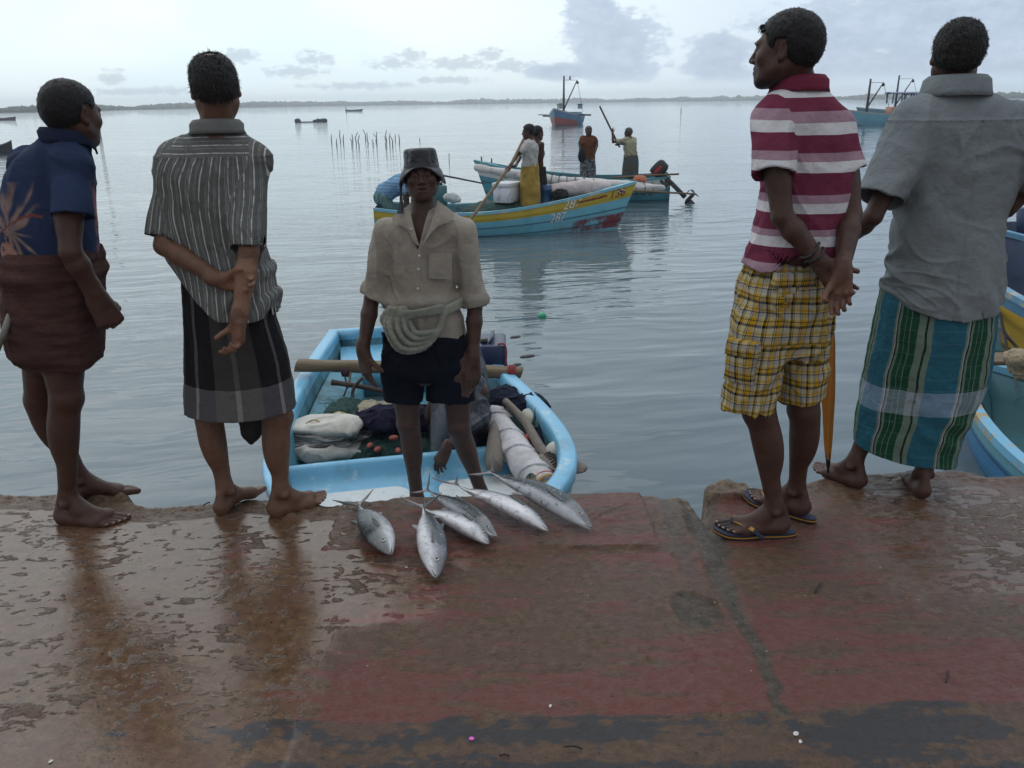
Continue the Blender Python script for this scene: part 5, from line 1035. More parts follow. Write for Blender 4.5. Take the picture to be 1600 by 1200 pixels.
# ---------------------------------------------------------------- near boat
B0 = np.array([-0.30, 3.02, 0.0]); BD = np.array([-0.205, 0.979, 0]); BD /= np.linalg.norm(BD); BR = np.array([BD[1], -BD[0], 0])
def bw(s, t, z): return B0 + BD * s + BR * t + np.array([0, 0, z])
BS = [0, 0.06, 0.16, 0.30, 0.45, 0.70, 0.95, 1.25, 1.60, 1.95, 2.45, 2.95, 3.45, 3.62]; BWD = [0.22, 0.36, 0.50, 0.62, 0.71, 0.795, 0.825, 0.825, 0.80, 0.765, 0.70, 0.62, 0.53, 0.50]
def bhalf(s): return cat(BS, BWD, np.asarray(s, float))
def bz(s): return -0.225 - 0.05 * np.asarray(s) / 3.6
GR_BOAT = 'near boat'
def near_boat():
    t0 = empty('fishing_boat', bw(1.6, 0, -0.95)); tag(t0, 'pale blue open fishing boat with its bow against the quay, loaded with nets and gear', 'boat')
    ss = np.concatenate([np.linspace(0, 0.5, 22), np.linspace(0.55, 3.62, 44)]); R_ = [(s, float(bhalf(s))) for s in ss]; L_ = [(s, -w_) for s, w_ in R_]
    loop = [(0.0, 0.0), (0.0, 0.11)] + R_ + [(3.62, 0.25), (3.62, 0.0), (3.62, -0.25)] + L_[::-1] + [(0.0, -0.11)]
    lp = np.array(loop); nrm = np.zeros_like(lp); tg = np.roll(lp, -1, 0) - np.roll(lp, 1, 0); tg /= np.linalg.norm(tg, axis=1)[:, None]; nrm[:, 0] = -tg[:, 1]; nrm[:, 1] = tg[:, 0]
    cen = np.array([1.6, 0]); nrm *= np.sign(((cen - lp) * nrm).sum(1))[:, None]
    def ring(ins, z, rel=True): return [bw(p[0] + n_[0] * ins, p[1] + n_[1] * ins, (float(bz(p[0])) + z) if rel else z) for p, n_ in zip(lp, nrm)]
    SKY, PALE = (0.150, 0.420, 0.620), (0.42, 0.52, 0.55)
    blue = mat('boat_blue_gelcoat', worn(SKY, (0.34, 0.52, 0.60), 9, 0.56, 0.64, (0.105, 0.26, 0.36)), rough=0.32, bump=[(60, 0.0012)], spec=0.5)
    outm = mat('boat_outer', worn((0.40, 0.50, 0.53), (0.20, 0.26, 0.27), 5, 0.52, 0.7, (0.10, 0.11, 0.10)), rough=0.5, bump=[(40, 0.002)])
    dirty = mat('boat_inner_teal', worn((0.085, 0.250, 0.325), (0.05, 0.135, 0.165), 4, 0.45, 0.66, (0.05, 0.055, 0.05)), rough=0.6, bump=[(30, 0.004)])
    def loopmesh(prof, name, m, par=t0): return MB().grid([ring(*p) for p in prof], cv=True).mk(name, m, par)
    loopmesh([(0.22, -0.98, False), (0.10, -0.75, False), (0.035, -0.30), (0.012, -0.10), (0.006, -0.075)], 'hull', outm)
    loopmesh([(0.012, -0.078), (-0.004, -0.070), (-0.006, -0.030), (0.000, -0.008), (0.012, 0.000), (0.075, 0.004), (0.090, -0.006), (0.098, -0.030), (0.100, -0.075)], 'gunwale', blue)
    loopmesh([(0.099, -0.072), (0.115, -0.18), (0.135, -0.30), (0.19, -0.72, False)], 'inner_side', dirty)
    MB().grid([[bw(s, float(bhalf(s) - 0.17) * k, -0.70) for k in np.linspace(-1, 1, 9)] for s in np.linspace(1.15, 3.5, 14)]).mk('boat_floor', dirty, t0)
    dk = [[bw(s, max(float(bhalf(s)) - 0.085, 0.05) * k, DECK_Z - 0.004 * (1 - k * k) + (0.12 * (1 - s / 0.12) if s < 0.12 else 0) + 0.03 * max(0, abs(k) - 0.86) / 0.14) for k in np.linspace(-1, 1, 33)] for s in np.linspace(0.03, 1.08, 26)]
    MB().grid(dk).mk('foredeck', blue, t0)
    prof = [(1.02, -0.505), (1.07, -0.494), (1.11, -0.472), (1.135, -0.438), (1.148, -0.408), (1.165, -0.396), (1.190, -0.394), (1.206, -0.406), (1.210, -0.45), (1.212, -0.70)]
    MB().grid([[bw(s + 0.05 * k * k * 0 - 0.03 * abs(k) ** 3, (float(bhalf(1.15)) - 0.11) * k, z + 0.012 * k * k) for k in np.linspace(-1, 1, 41)] for s, z in prof]).mk('coaming', blue, t0)
    pan = mat('nonslip_white', worn((0.62, 0.66, 0.67), (0.13, 0.36, 0.52), 16, 0.655, 0.67, (0.45, 0.47, 0.46)), rough=0.65, bump=[(160, 0.002)])
    for sg in (-1, 1):
        s0, s1, ta, tb_, rr = 0.30, 1.00, 0.08, 0.60, 0.09; P = []
        for sv in s0 + (s1 - s0) * (0.5 - 0.5 * np.cos(np.linspace(0, math.pi, 25))):
            e = max(0.0, rr - min(sv - s0, s1 - sv)); cut = rr - math.sqrt(max(rr * rr - e * e, 0)); t_hi = min(tb_, float(bhalf(sv)) - 0.18) - cut; P.append((sv, ta + cut, max(t_hi, ta + cut + 0.01)))
        top = [[bw(sv, sg * (a_ + (b_ - a_) * k), DECK_Z + 0.006) for k in np.linspace(0, 1, 9)] for sv, a_, b_ in P]; mb = MB().grid(top if sg > 0 else top[::-1]); rim_ = [r_[0] for r_ in top] + [r_[-1] for r_ in top[::-1]]; mb.grid([rim_, [p_ - (0, 0, 0.012) for p_ in rim_]], cv=True); mb.mk('nonslip_panel', pan, t0, smooth=False)
    # seats
    Rb = np.stack([BR, BD, np.array([0, 0, 1.0])], 1)
    MB().box(bw(1.95, 0, -0.53), (1.24, 0.30, 0.035), Rb, 0.01).box(bw(1.82, 0, -0.62), (1.22, 0.02, 0.17), Rb).mk('thwart', dirty, t0)
    MB().box(bw(3.28, 0, -0.42), (0.84, 0.46, 0.03), Rb, 0.01).box(bw(3.06, 0, -0.56), (0.88, 0.02, 0.27), Rb).mk('stern_seat', blue, t0)
    for sg in (-1,):
        P = [[bw(s, sg * (float(bhalf(s)) - 0.13), -0.40 - 0.02 * (s - 1.9)) for s in np.linspace(1.55, 2.9, 12)], [bw(s, sg * (float(bhalf(s)) - 0.36), -0.45) for s in np.linspace(1.55, 2.9, 12)], [bw(s, sg * (float(bhalf(s)) - 0.37), -0.70) for s in np.linspace(1.55, 2.9, 12)]]
        MB().grid(P).mk('side_bench', dirty, t0)
    return blue, dirty
BLUE, TEAL = near_boat()
WOOD = mat('weathered_wood', lambda t, p: t.mix(t.noise(t.scl(p, (3, 3, 30)), 3, 5, 0.7), (0.075, 0.050, 0.032), (0.21, 0.155, 0.10)), rough=0.8, bump=[(30, 0.006, (1, 6, 6)), (120, 0.002)])
GWOOD = mat('grey_wood', lambda t, p: t.mix(t.noise(p, 22, 6, 0.7), (0.085, 0.070, 0.058), (0.25, 0.215, 0.18)), rough=0.8, bump=[(40, 0.005), (140, 0.002)])
ROPE = lambda n, c: mat(n, c, rough=0.9, bump=[(220, 0.004)], var=0.25, vscale=60)
def rope(name, label, m, pts, r=0.006, n=24, cat_='rope', parent=None, group=None):
    o = MB().tube(curve3(pts, n), r, 6).mk(name, m, parent)
    if parent is None: tag(o, label, cat_, group)
    return o
def lump(name, label, cat_, m, prims, warp, h=0.007, group=None, parent=None, flat=None):
    f = prims_field([(p, 0.04, '+') for p in prims], h, 0.05); f.warp(warp, 0.06)
    if flat is not None: f.clip(lambda x, y, z: flat - z + 0 * x)
    V, Fq = f.mesh(); o = mk(name, V, Fq, m, parent)
    if parent is None: tag(o, label, cat_, group)
    return o
# beam across the boat
def beam():
    a, b = W(463, 571, 5.2), W(815, 581, 5.22); u = (b - a) / np.linalg.norm(b - a); R_ = np.stack([u, np.cross((0, 0, 1), u), np.cross(u, np.cross((0, 0, 1), u))], 1)
    P = []
    for s in np.linspace(0, 1, 30):
        c = a + (b - a) * s + R_ @ np.array([0, 0.004 * math.sin(s * 9), 0.006 * math.sin(s * 5)]); ring = []
        for q_ in np.linspace(0, 2 * math.pi, 16, endpoint=False):
            cx_, sx_ = math.cos(q_), math.sin(q_); k = (abs(cx_) ** 4 + abs(sx_) ** 4) ** -0.25; ring.append(c + R_ @ np.array([0.012 * (sx_ if s in (0, 1) else 0), 0.052 * cx_ * k + 0.003 * math.sin(s * 31 + q_ * 2), 0.036 * sx_ * k + 0.003 * math.sin(s * 23 + q_)]))
        P.append(ring)
    mb = MB().grid(P, cv=True); mb.f += [tuple(range(16))[::-1], tuple(range(29 * 16, 30 * 16))]
    m = mat('beam_wood', lambda t, p: t.mix(t.noise(t.scl(p, (3, 25, 25)), 2, 5, 0.7), (0.085, 0.058, 0.036), (0.22, 0.165, 0.105)), rough=0.8, bump=[(5, 0.01, (1, 9, 9)), (120, 0.002)])
    tag(mb.mk('wooden_beam', m), 'rough brown wooden beam lashed across the gunwales of the near boat', 'beam')
    for px, py, m_, nm in ((541, 574, ROPE('rope_purple', (0.09, 0.05, 0.07)), 'purple'), (800, 579, ROPE('rope_red', (0.20, 0.03, 0.03)), 'red')):
        c = W(px, py + 3, 5.21); mb = MB()
        for k in range(5): mb.tube([c + R_ @ np.array([-0.022 + k * 0.010 + 0.004 * math.sin(q_ * 2), 0.060 * math.cos(q_), 0.046 * math.sin(q_)]) for q_ in np.linspace(0, 2 * math.pi, 22)], 0.0065, 6)
        mb.tube(curve3([c + R_ @ np.array([0, -0.06, -0.03]), c + R_ @ np.array([0.015, -0.08, -0.10]), c + R_ @ np.array([-0.01, -0.075, -0.17])], 10), 0.006, 6)
        tag(mb.mk('rope_lashing', m_), f'{nm} rope wound round the wooden beam of the near boat', 'rope')
beam()
# cargo, left side
CARGO = 'sacks and sheets in the near boat'
white_sack = mat('sack_white', lambda t, p: t.mix(t.ss(t.noise(p, 6, 6, 0.7), 0.42, 0.7), (0.52, 0.50, 0.45), (0.40, 0.375, 0.33)), rough=0.85, bump=[(9, 0.02, (1, 0.4, 1)), (700, 0.0006)])
grey_sheet = mat('sheet_grey', lambda t, p: t.mix(t.ss(t.noise(t.scl(p, (3, 3, 40)), 1.5, 5, 0.7), 0.42, 0.58), (0.035, 0.037, 0.040), (0.30, 0.29, 0.28)), rough=0.7, bump=[(12, 0.02, (1, 1, 4)), (50, 0.006)])
def sheet(name, label, m, x0, x1, py_top, py_bot, Y0, depth, seed, amp=0.02, lay=0.0):
    a, b = W(x0, py_top, Y0), W(x1, py_top, Y0); zt = a[2]; zb = W(x0, py_bot, Y0)[2]; c = (a + b) / 2; c[1] = Y0 + depth / 2; c[2] = (zt + zb) / 2
    r = np.array([(b[0] - a[0]) / 2, depth / 2, (zt - zb) / 2])
    def fn(x, y, z): return ((np.abs((x - c[0]) / r[0]) ** 3.5 + np.abs((y - c[1]) / r[1]) ** 3 + np.abs((z - c[2]) / r[2]) ** 2.4) ** (1 / 3.0) - 1) * r.min()
    return lump(name, label, 'sheet', m, [Prim(fn, c - r, c + r)], lambda P: amp * 1.2 * fbm(P * (5, 5, 7) + seed, 2) - amp * 0.5 * np.clip(1 - np.abs(noise3(P * (7, 9, 6) + seed)) * 2.5, 0, 1) - lay * amp * np.clip(np.sin(P[:, 2] * 120 + 9 * fbm(P * 3 + seed, 2)), -0.2, 1), 0.006, CARGO)
sheet('folded_sheet', 'pale sack sheet lowest of the pile at the left side of the near boat', white_sack, 440, 562, 702, 724, 4.30, 0.26, 3)
sheet('folded_sheet', 'dark grey folded sheets between two pale sacks in the near boat', grey_sheet, 445, 566, 684, 706, 4.32, 0.26, 9, 0.014, 0.6)
o = sheet('folded_sheet', 'large off-white sack lying on top of the pile in the near boat', white_sack, 440, 556, 670, 690, 4.34, 0.26, 15, 0.018)
rope('knotted_string', 'thin yellow string knotted on the large off-white sack', ROPE('string_yellow', (0.32, 0.25, 0.07)), [W(478, 662, 4.44), W(490, 656, 4.46), W(505, 663, 4.43), W(497, 666, 4.42), W(510, 661, 4.43), W(522, 669, 4.40)], 0.004)
netm = mat('net_green', lambda t, p: t.mix(t.noise(p, 60, 6, 0.75), (0.006, 0.022, 0.022), (0.030, 0.090, 0.080)), rough=0.85, bump=[(90, 0.012), (260, 0.006)])
def net():
    ps = [ell(W(610, 696, 4.52), (0.26, 0.20, 0.07)), ell(W(570, 700, 4.46), (0.14, 0.16, 0.05)), ell(W(660, 694, 4.55), (0.18, 0.2, 0.075)), ell(W(720, 698, 4.55), (0.22, 0.2, 0.06)), ell(W(540, 650, 4.75), (0.14, 0.2, 0.08))]
    o = lump('fishing_net', 'heap of dark green fishing net on the floor of the near boat', 'net', netm, ps, lambda P: 0.03 * fbm(P * 9, 4, 0.6) + 0.010 * fbm(P * 40, 3), 0.007)
    mb = MB(); vs = [ob_v for ob_v in o.data.vertices if ob_v.normal.z > 0.2]; b = BASE[o.name]
    for i in range(420):
        v = vs[RNG.integers(len(vs))]; p = np.array(v.co) + b; d = RNG.normal(0, 1, 3); d[2] *= 0.3; d /= np.linalg.norm(d); L_ = RNG.uniform(0.03, 0.09); up = np.array([0, 0, RNG.uniform(0.004, 0.022)])
        mb.tube([p, p + d * L_ * 0.5 + up, p + d * L_ + np.cross(d, (0, 0, 1)) * RNG.normal(0, 0.03)], 0.0016, 4, caps=False)
    so = mb.mk('net_strands', mat('net_strand', (0.035, 0.105, 0.095), rough=0.8, var=0.4, vscale=20), o); so['kind'] = 'stuff'
    fl = mat('float_orange', (0.30, 0.075, 0.045), rough=0.6, var=0.25)
    for px, py, yy in ((615, 684, 4.38), (578, 696, 4.34), (590, 702, 4.32), (648, 698, 4.36), (622, 704, 4.32)):
        c = W(px, py, yy); MB().ball(c, (0.030, 0.018, 0.016), 10, rotz(RNG.uniform(0, 3))).mk('net_float', fl, o)
net()
navy = cloth('cloth_navy', (0.018, 0.017, 0.034), 0.35); beige = cloth('cloth_beige', (0.30, 0.265, 0.20), 0.25)
rag = lambda s_, a=0.03: (lambda P: a * fbm(P * 8 + s_, 4, 0.55) - a * 0.5 * (1 - np.abs(fbm(P * 13 + s_ + 7, 2)) * 3).clip(0, 1))
lump('cloth_bundle', 'crumpled navy cloth lying on the green net in the near boat', 'cloth', navy, [ell(W(600, 655, 4.55), (0.17, 0.13, 0.065)), ell(W(645, 650, 4.6), (0.15, 0.12, 0.07)), ell(W(690, 655, 4.6), (0.12, 0.12, 0.06))], rag(2), 0.006, 'cloths in the near boat')
lump('cloth_bundle', 'crumpled beige cloth behind the navy cloth in the near boat', 'cloth', beige, [ell(W(580, 645, 4.78), (0.12, 0.10, 0.07)), ell(W(625, 640, 4.82), (0.14, 0.1, 0.06)), ell(W(555, 656, 4.72), (0.08, 0.1, 0.05))], rag(5), 0.006, 'cloths in the near boat')
lump('cloth_bundle', 'dark navy cloth heaped against the right side of the near boat', 'cloth', cloth('cloth_navy_blue', (0.016, 0.020, 0.036), 0.35), [ell(W(785, 632, 4.85), (0.13, 0.14, 0.12)), ell(W(825, 640, 4.75), (0.13, 0.14, 0.10)), ell(W(845, 690, 4.35), (0.07, 0.16, 0.08)), ell(W(835, 720, 4.22), (0.09, 0.12, 0.06))], rag(9, 0.025), 0.006, 'cloths in the near boat')
rope('yellow_rope', 'short bright yellow rope end beside the green net', ROPE('rope_yellow', (0.40, 0.34, 0.06)), [W(516, 654, 4.6), W(526, 645, 4.6), W(540, 648, 4.58), (W(530, 660, 4.55)), W(545, 668, 4.5), W(556, 664, 4.5)], 0.008)
def branch():
    m = mat('branch_brown', (0.050, 0.033, 0.027), rough=0.75, bump=[(40, 0.005)], var=0.4, vscale=20); mb = MB()
    mb.tube(curve3([W(518, 597, 4.95), W(545, 601, 4.95), W(575, 606, 4.97), W(625, 617, 5.0)], 12), [0.022, 0.02, 0.018, 0.018, 0.018, 0.017, 0.017, 0.017, 0.017, 0.017, 0.016, 0.015], 9)
    mb.tube(curve3([W(567, 590, 4.93), W(553, 606, 4.92), W(551, 625, 4.9), W(557, 645, 4.85)], 10), 0.011, 8); mb.tube(curve3([W(548, 580, 5.15), W(546, 596, 5.0), W(543, 606, 4.93)], 8), 0.008, 6)
    tag(mb.mk('wooden_anchor', m), 'brown forked wooden anchor hanging below the beam of the near boat', 'anchor')
branch()
# cargo, right side
def sail():
    A = curve3([W(768, 646, 4.75), W(785, 672, 4.45), W(812, 712, 4.12), W(838, 742, 3.90), W(858, 768, 3.72)], 22); rad = np.interp(np.linspace(0, 1, 22), [0, 0.12, 0.5, 0.85, 1], [0.055, 0.085, 0.085, 0.085, 0.078]); L = []
    for i in range(21): L.append((cone(A[i], A[i + 1], rad[i], rad[i + 1]), 0.01, '+'))
    L.append((cone(W(779, 640, 4.7), W(785, 672, 4.5), 0.030, 0.05), 0.02, '+'))
    f = prims_field(L, 0.0055, 0.05); ax = (A[-1] - A[0]); ax /= np.linalg.norm(ax); o3 = np.cross(ax, (0, 0, 1)); o3 /= np.linalg.norm(o3); o4 = np.cross(o3, ax)
    def wf(P):
        s = (P - A[0]) @ ax; ang = np.arctan2((P - A[0]) @ o3, (P - A[0]) @ o4); saw = ((s * 4.3 + ang * 0.22 + 0.15 * noise3(P * 4)) % 1)
        return 0.012 * (0.5 - saw) + 0.012 * fbm(P * 9, 3)
    f.warp(wf); e = A[-1] - ax * 0.01; f.clip(lambda x, y, z: (x - e[0]) * ax[0] + (y - e[1]) * ax[1] + (z - e[2]) * ax[2])
    V, Fq = f.mesh(); o = mk('rolled_sail', V, Fq, mat('sail_white', lambda t, p: t.mix(t.ss(t.noise(p, 5, 5, 0.65), 0.45, 0.7), (0.56, 0.54, 0.56), (0.42, 0.40, 0.41)), rough=0.85, bump=[(16, 0.010), (60, 0.002), WEAVE], sheen=0.1)); tag(o, 'white sail rolled round a pole lying along the right side of the near boat', 'sail')
    for k, (c_, w_) in enumerate((((0.42, 0.07, 0.05), 0.006), ((0.05, 0.12, 0.26), 0.005), ((0.42, 0.25, 0.10), 0.014))):
        cc = e + ax * (-0.055 + 0.022 * k); Rf = frame(ax, (0, 0, 1)); r_ = 0.082 - 0.002 * k
        MB().tube([cc + Rf @ np.array([r_ * math.cos(a), 0.004 * math.sin(3 * a), r_ * math.sin(a)]) for a in np.linspace(0, 2 * math.pi, 30)], w_, 6).mk('coloured_band', mat('band_cloth', c_, rough=0.85), o)
    Rf = frame(ax, (0, 0, 1)); MB().grid([[e + ax * t_ + Rf @ np.array([r_ * math.cos(a), 0, r_ * math.sin(a)]) for a in np.linspace(0, 2 * math.pi, 28, endpoint=False)] for t_, r_ in ((-0.02, 0.066), (0.045, 0.062), (0.047, 0.052), (-0.02, 0.050), (-0.021, 0.0))], cv=True).mk('sail_end', mat('straw_end', (0.36, 0.25, 0.14), rough=0.8, var=0.3, vscale=30), o)
    cc = W(836, 752, 3.76); P = [[cc + np.array([0.03 * u, -0.01 * (1 - u * u) - 0.012, 0.055 * v * (1 - 0.55 * u * u)]) + np.array([0.02 * -v, 0, 0]) for u in np.linspace(-1, 1, 7)] for v in np.linspace(-1, 1, 9)]; g = np.array(P)
    MB().grid(P).grid((g + (0, 0.01, 0)).tolist()[::-1]).mk('printed_patch', mat('patch_print', lambda t, p: t.ramp(t.noise(t.scl(p, (30, 30, 10)), 1.2, 2), [(0, (0.02, 0.12, 0.20)), (0.42, (0.40, 0.28, 0.08)), (0.52, (0.05, 0.20, 0.12)), (0.60, (0.35, 0.3, 0.2))]), rough=0.85), o)
sail()
def club():
    a, b = W(772, 660, 4.40), W(772, 736, 3.98); u = (b - a) / np.linalg.norm(b - a); R_ = frame(u, (0, 0, 1)); L = np.linalg.norm(b - a); pr = [(0, 0.012), (0.08, 0.022), (0.2, 0.033), (0.55, 0.046), (0.8, 0.053), (0.93, 0.046), (0.985, 0.03), (1, 0.002)]
    P = [[a + u * L * t + R_ @ np.array([r * math.cos(q_), 0, r * math.sin(q_)]) for q_ in np.linspace(0, 2 * math.pi, 20, endpoint=False)] for t, r in zip(np.linspace(0, 1, 26), np.interp(np.linspace(0, 1, 26), *zip(*pr)))]
    tag(MB().grid(P, cv=True).mk('wooden_club', GWOOD), 'pale wooden club with rounded end beside the white rolled sail', 'club')
club()
def pole_and_paddle():
    a, b = W(790, 627, 4.65), W(876, 738, 3.83); pts = curve3([a, a + (b - a) * 0.35 + (0.012, 0, 0.012), a + (b - a) * 0.7 + (-0.01, 0, 0.006), b], 18); o = MB().tube(pts, np.linspace(0.022, 0.031, 18), 12).mk('wooden_pole', GWOOD); tag(o, 'brown wooden pole with rope-wound dark end lying across the near boat cargo', 'pole')
    u = (b - a) / np.linalg.norm(b - a); R_ = frame(u, (0, 0, 1)); mb = MB()
    for k in range(7): mb.tube([b - u * (0.03 + 0.022 * k) + R_ @ np.array([0.034 * math.cos(q_), 0.004 * math.sin(q_ + k), 0.034 * math.sin(q_)]) for q_ in np.linspace(0, 2 * math.pi, 18)], 0.0065, 6)
    mb.mk('rope_winding', ROPE('rope_dark', (0.055, 0.045, 0.04)), o)
    MB().tube([b - u * 0.012, b + u * 0.006], 0.0325, 14).mk('pole_end', mat('pole_end_dark', (0.02, 0.018, 0.018), rough=0.6), o)
    pd = MB(); c0, c1 = W(832, 716, 3.96), W(915, 734, 3.80); n_ = np.array([0.1, -0.25, 0.9]); ux = (c1 - c0); L = np.linalg.norm(ux); R2 = frame(ux, n_); ol = [(0, 0.035), (0.12, 0.06), (0.4, 0.070), (0.72, 0.062), (0.92, 0.05), (1.0, 0.022)]
    P = []
    for t, hw in zip(np.linspace(0, 1, 20), np.interp(np.linspace(0, 1, 20), *zip(*ol))):
        P.append([c0 + R2 @ np.array([x * hw, L * t + 0.006 * math.sin(x * 7), z]) for x, z in ((-1, 0), (-0.85, 0.006), (0, 0.011), (0.85, 0.006), (1, 0), (0.85, -0.006), (0, -0.011), (-0.85, -0.006))])
    m = pd.grid(P, cv=True); m.f += [tuple(range(8))[::-1], tuple(range(19 * 8, 20 * 8))]; m.tube([c0 + ux * 0.1, c0 - ux * 0.5 + (0, 0.15, -0.08)], 0.016, 10); tag(m.mk('paddle', GWOOD), 'broad grey wooden paddle blade resting on the right gunwale of the near boat', 'paddle')
pole_and_paddle()
fw = mat('float_white', worn((0.50, 0.49, 0.42), (0.33, 0.31, 0.25), 14, 0.5, 0.7, (0.16, 0.15, 0.12)), rough=0.75, bump=[(60, 0.004)])
for lb, px, py, yy, r, rt in (('large round white fishing float near the paddle blade', 869, 705, 4.02, (0.060, 0.060, 0.055), 0), ('long white fishing float against the right side of the near boat', 829, 655, 4.55, (0.055, 0.10, 0.062), 0.35), ('small white float tied with dark cord below the long float', 846, 676, 4.40, (0.055, 0.06, 0.05), 0.6)):
    o = MB().ball(W(px, py, yy), r, 20, rotz(rt)).mk('fishing_float', fw); tag(o, lb, 'float', 'white floats in the near boat')
rope('float_cord', 'dark green cord tying the two white floats together', ROPE('cord_green', (0.03, 0.06, 0.055)), [W(838, 638, 4.5), W(833, 660, 4.42), W(826, 664, 4.4), W(840, 668, 4.34), W(838, 660, 4.4), W(852, 672, 4.32), W(842, 682, 4.32), W(834, 672, 4.36)], 0.009, 40)
redm = mat('plastic_red', worn((0.30, 0.05, 0.035), (0.34, 0.15, 0.11), 12), rough=0.5)
for lb, px, py, rt in (('dull red plastic float wedged upright between pole and floats', 821, 692, 0.4), ('pinkish red plastic float lying below the upright one', 829, 708, -0.5)):
    a = W(px, py, 4.22); R_ = rotz(rt) @ np.array(Matrix.Rotation(0.5, 3, 'Y')); mb = MB().grid([[a + R_ @ np.array([r * math.cos(q_), r * math.sin(q_), z]) for q_ in np.linspace(0, 2 * math.pi, 14, endpoint=False)] for z, r in ((-0.06, 0.001), (-0.058, 0.022), (-0.04, 0.028), (0.03, 0.028), (0.045, 0.018), (0.062, 0.016), (0.064, 0.001))], cv=True); tag(mb.mk('plastic_float', redm), lb, 'float', 'red floats in the near boat')
lump('net_heap', 'small tangle of dark net under the pole in the near boat', 'net', netm, [ell(W(808, 690, 4.45), (0.12, 0.2, 0.07)), ell(W(822, 722, 4.12), (0.10, 0.12, 0.05)), ell(W(800, 660, 4.6), (0.09, 0.15, 0.08))], lambda P: 0.02 * fbm(P * 14, 4, 0.6), 0.007)
def jerrycan():
    c = W(770, 551, 5.55); t0 = empty('jerrycan', c - (0, 0, 0.11)); tag(t0, 'dark blue plastic jerrycan behind the beam of the near boat', 'jerrycan'); m = mat('plastic_navy', (0.012, 0.024, 0.068), rough=0.4, bump=[(60, 0.001)], var=0.15)
    MB().box(c, (0.19, 0.34, 0.20), None, 0.03).mk('can_body', m, t0); MB().tube([c + (-0.06, -0.08, 0.10), c + (-0.06, -0.08, 0.13)], 0.028, 14).mk('cap', mat('cap_black', (0.02, 0.02, 0.02), rough=0.5), t0)
    MB().tube(curve3([c + (-0.02, -0.1, 0.10), c + (0.0, -0.07, 0.135), c + (0.0, 0.08, 0.135), c + (0.0, 0.12, 0.10)], 12), 0.013, 8).mk('handle', m, t0)
    rope('red_cord', 'red and blue cord trailing over the dark blue jerrycan', ROPE('cord_red', (0.26, 0.03, 0.06)), [c + (0.04, -0.16, 0.11), c + (0.085, -0.165, 0.112), c + (0.10, -0.172, 0.06), c + (0.098, -0.175, -0.02), c + (0.12, -0.19, -0.10)], 0.007)
jerrycan()
def outboard(label, piv, back, tilt, sc=1.0, cowl=(0.018, 0.019, 0.021), accent=None, group='outboard motors'):
    """outboard motor: piv = clamp on the transom, back = direction away from the boat, tilt raises the leg (radians)"""
    piv = np.asarray(piv, float); back = np.asarray(back, float) / np.linalg.norm(back); up = np.array([0, 0, 1.0]); Lx = np.cross(back, up)
    ca, sa = math.cos(tilt), math.sin(tilt); b2 = ca * back + sa * up; u2 = ca * up - sa * back; R_ = np.stack([Lx, b2, u2], 1)
    q = lambda x, y, z: piv + sc * (R_ @ np.array([x, y, z])); t0 = empty('outboard_motor', piv); tag(t0, label, 'outboard motor', group)
    blk = mat('motor_black', cowl, rough=0.35, var=0.2); leg = mat('motor_leg', (0.045, 0.048, 0.052), rough=0.45, var=0.3)
    P = []
    for z, sx_, sy_, oy in ((0.12, .065, .10, .10), (0.135, .075, .13, .10), (0.16, .078, .16, .11), (0.30, .078, .17, .11), (0.355, .07, .15, .10), (0.375, .05, .10, .09), (0.377, .002, .002, .09)):
        ring = []
        for a in np.linspace(0, 2 * math.pi, 28, endpoint=False):
            c_, s_ = math.cos(a), math.sin(a); k = (abs(c_) ** 4 + abs(s_) ** 4) ** (-1 / 4); ring.append(q(sx_ * c_ * k, oy + sy_ * s_ * k, z))
        P.append(ring)
    cw = MB().grid(P, cv=True).mk('cowling', blk, t0)
    if accent is not None: MB().grid([[q(sx_ * math.cos(a) * k2, .10 + sy_ * math.sin(a) * k2, z) for a in np.linspace(0, 2 * math.pi, 28, endpoint=False) for k2 in [(abs(math.cos(a)) ** 3 + abs(math.sin(a)) ** 3) ** (-1 / 3)]] for z, sx_, sy_ in ((0.22, .080, .172), (0.285, .080, .173))], cv=True).mk('stripe', mat('motor_accent', accent, rough=0.4), cw)
    MB().box(q(0, 0.07, 0.0), np.array([0.07, 0.10, 0.26]) * sc, R_, 0.02 * sc).box(q(0, 0.08, -0.30), np.array([0.045, 0.09, 0.42]) * sc, R_, 0.018 * sc).box(q(0, 0.14, -0.47), np.array([0.16, 0.20, 0.012]) * sc, R_).tube([q(0, 0.00, -0.58), q(0, 0.06, -0.58), q(0, 0.20, -0.58), q(0, 0.27, -0.58)], [0.01 * sc, 0.036 * sc, 0.036 * sc, 0.018 * sc], 12).box(q(0, 0.07, -0.66), np.array([0.014, 0.13, 0.15]) * sc, R_).mk('leg', leg, t0)
    pr = MB()
    for k in range(3):
        a0 = k * 2.094; g = []
        for r in np.linspace(0.02, 0.11, 7): g.append([q(r * math.cos(a0 + w_) , 0.255 + 0.35 * w_ * 0.1 + e_, -0.58 + r * math.sin(a0 + w_)) for w_, e_ in ((-0.38, 0.0), (0, 0.0), (0.38, 0.0), (0.38, 0.006), (0, 0.006), (-0.38, 0.006))])
        pr.grid(g, cv=True)
    pr.mk('propeller', leg, t0); MB().box(q(0, -0.02, -0.02), np.array([0.16, 0.05, 0.18]) * sc, R_, 0.01 * sc).mk('clamp_bracket', leg, t0)
    MB().tube([q(0.0, -0.02, 0.12), q(0.02, -0.25, 0.16), q(0.03, -0.42, 0.17)], [0.014 * sc, 0.014 * sc, 0.018 * sc], 8).mk('tiller_arm', blk, t0)
outboard('old black outboard motor on the stern of the near boat behind the fisherman', bw(3.62, 0.02, -0.24), BD, 0.15, 0.9, (0.05, 0.045, 0.042))
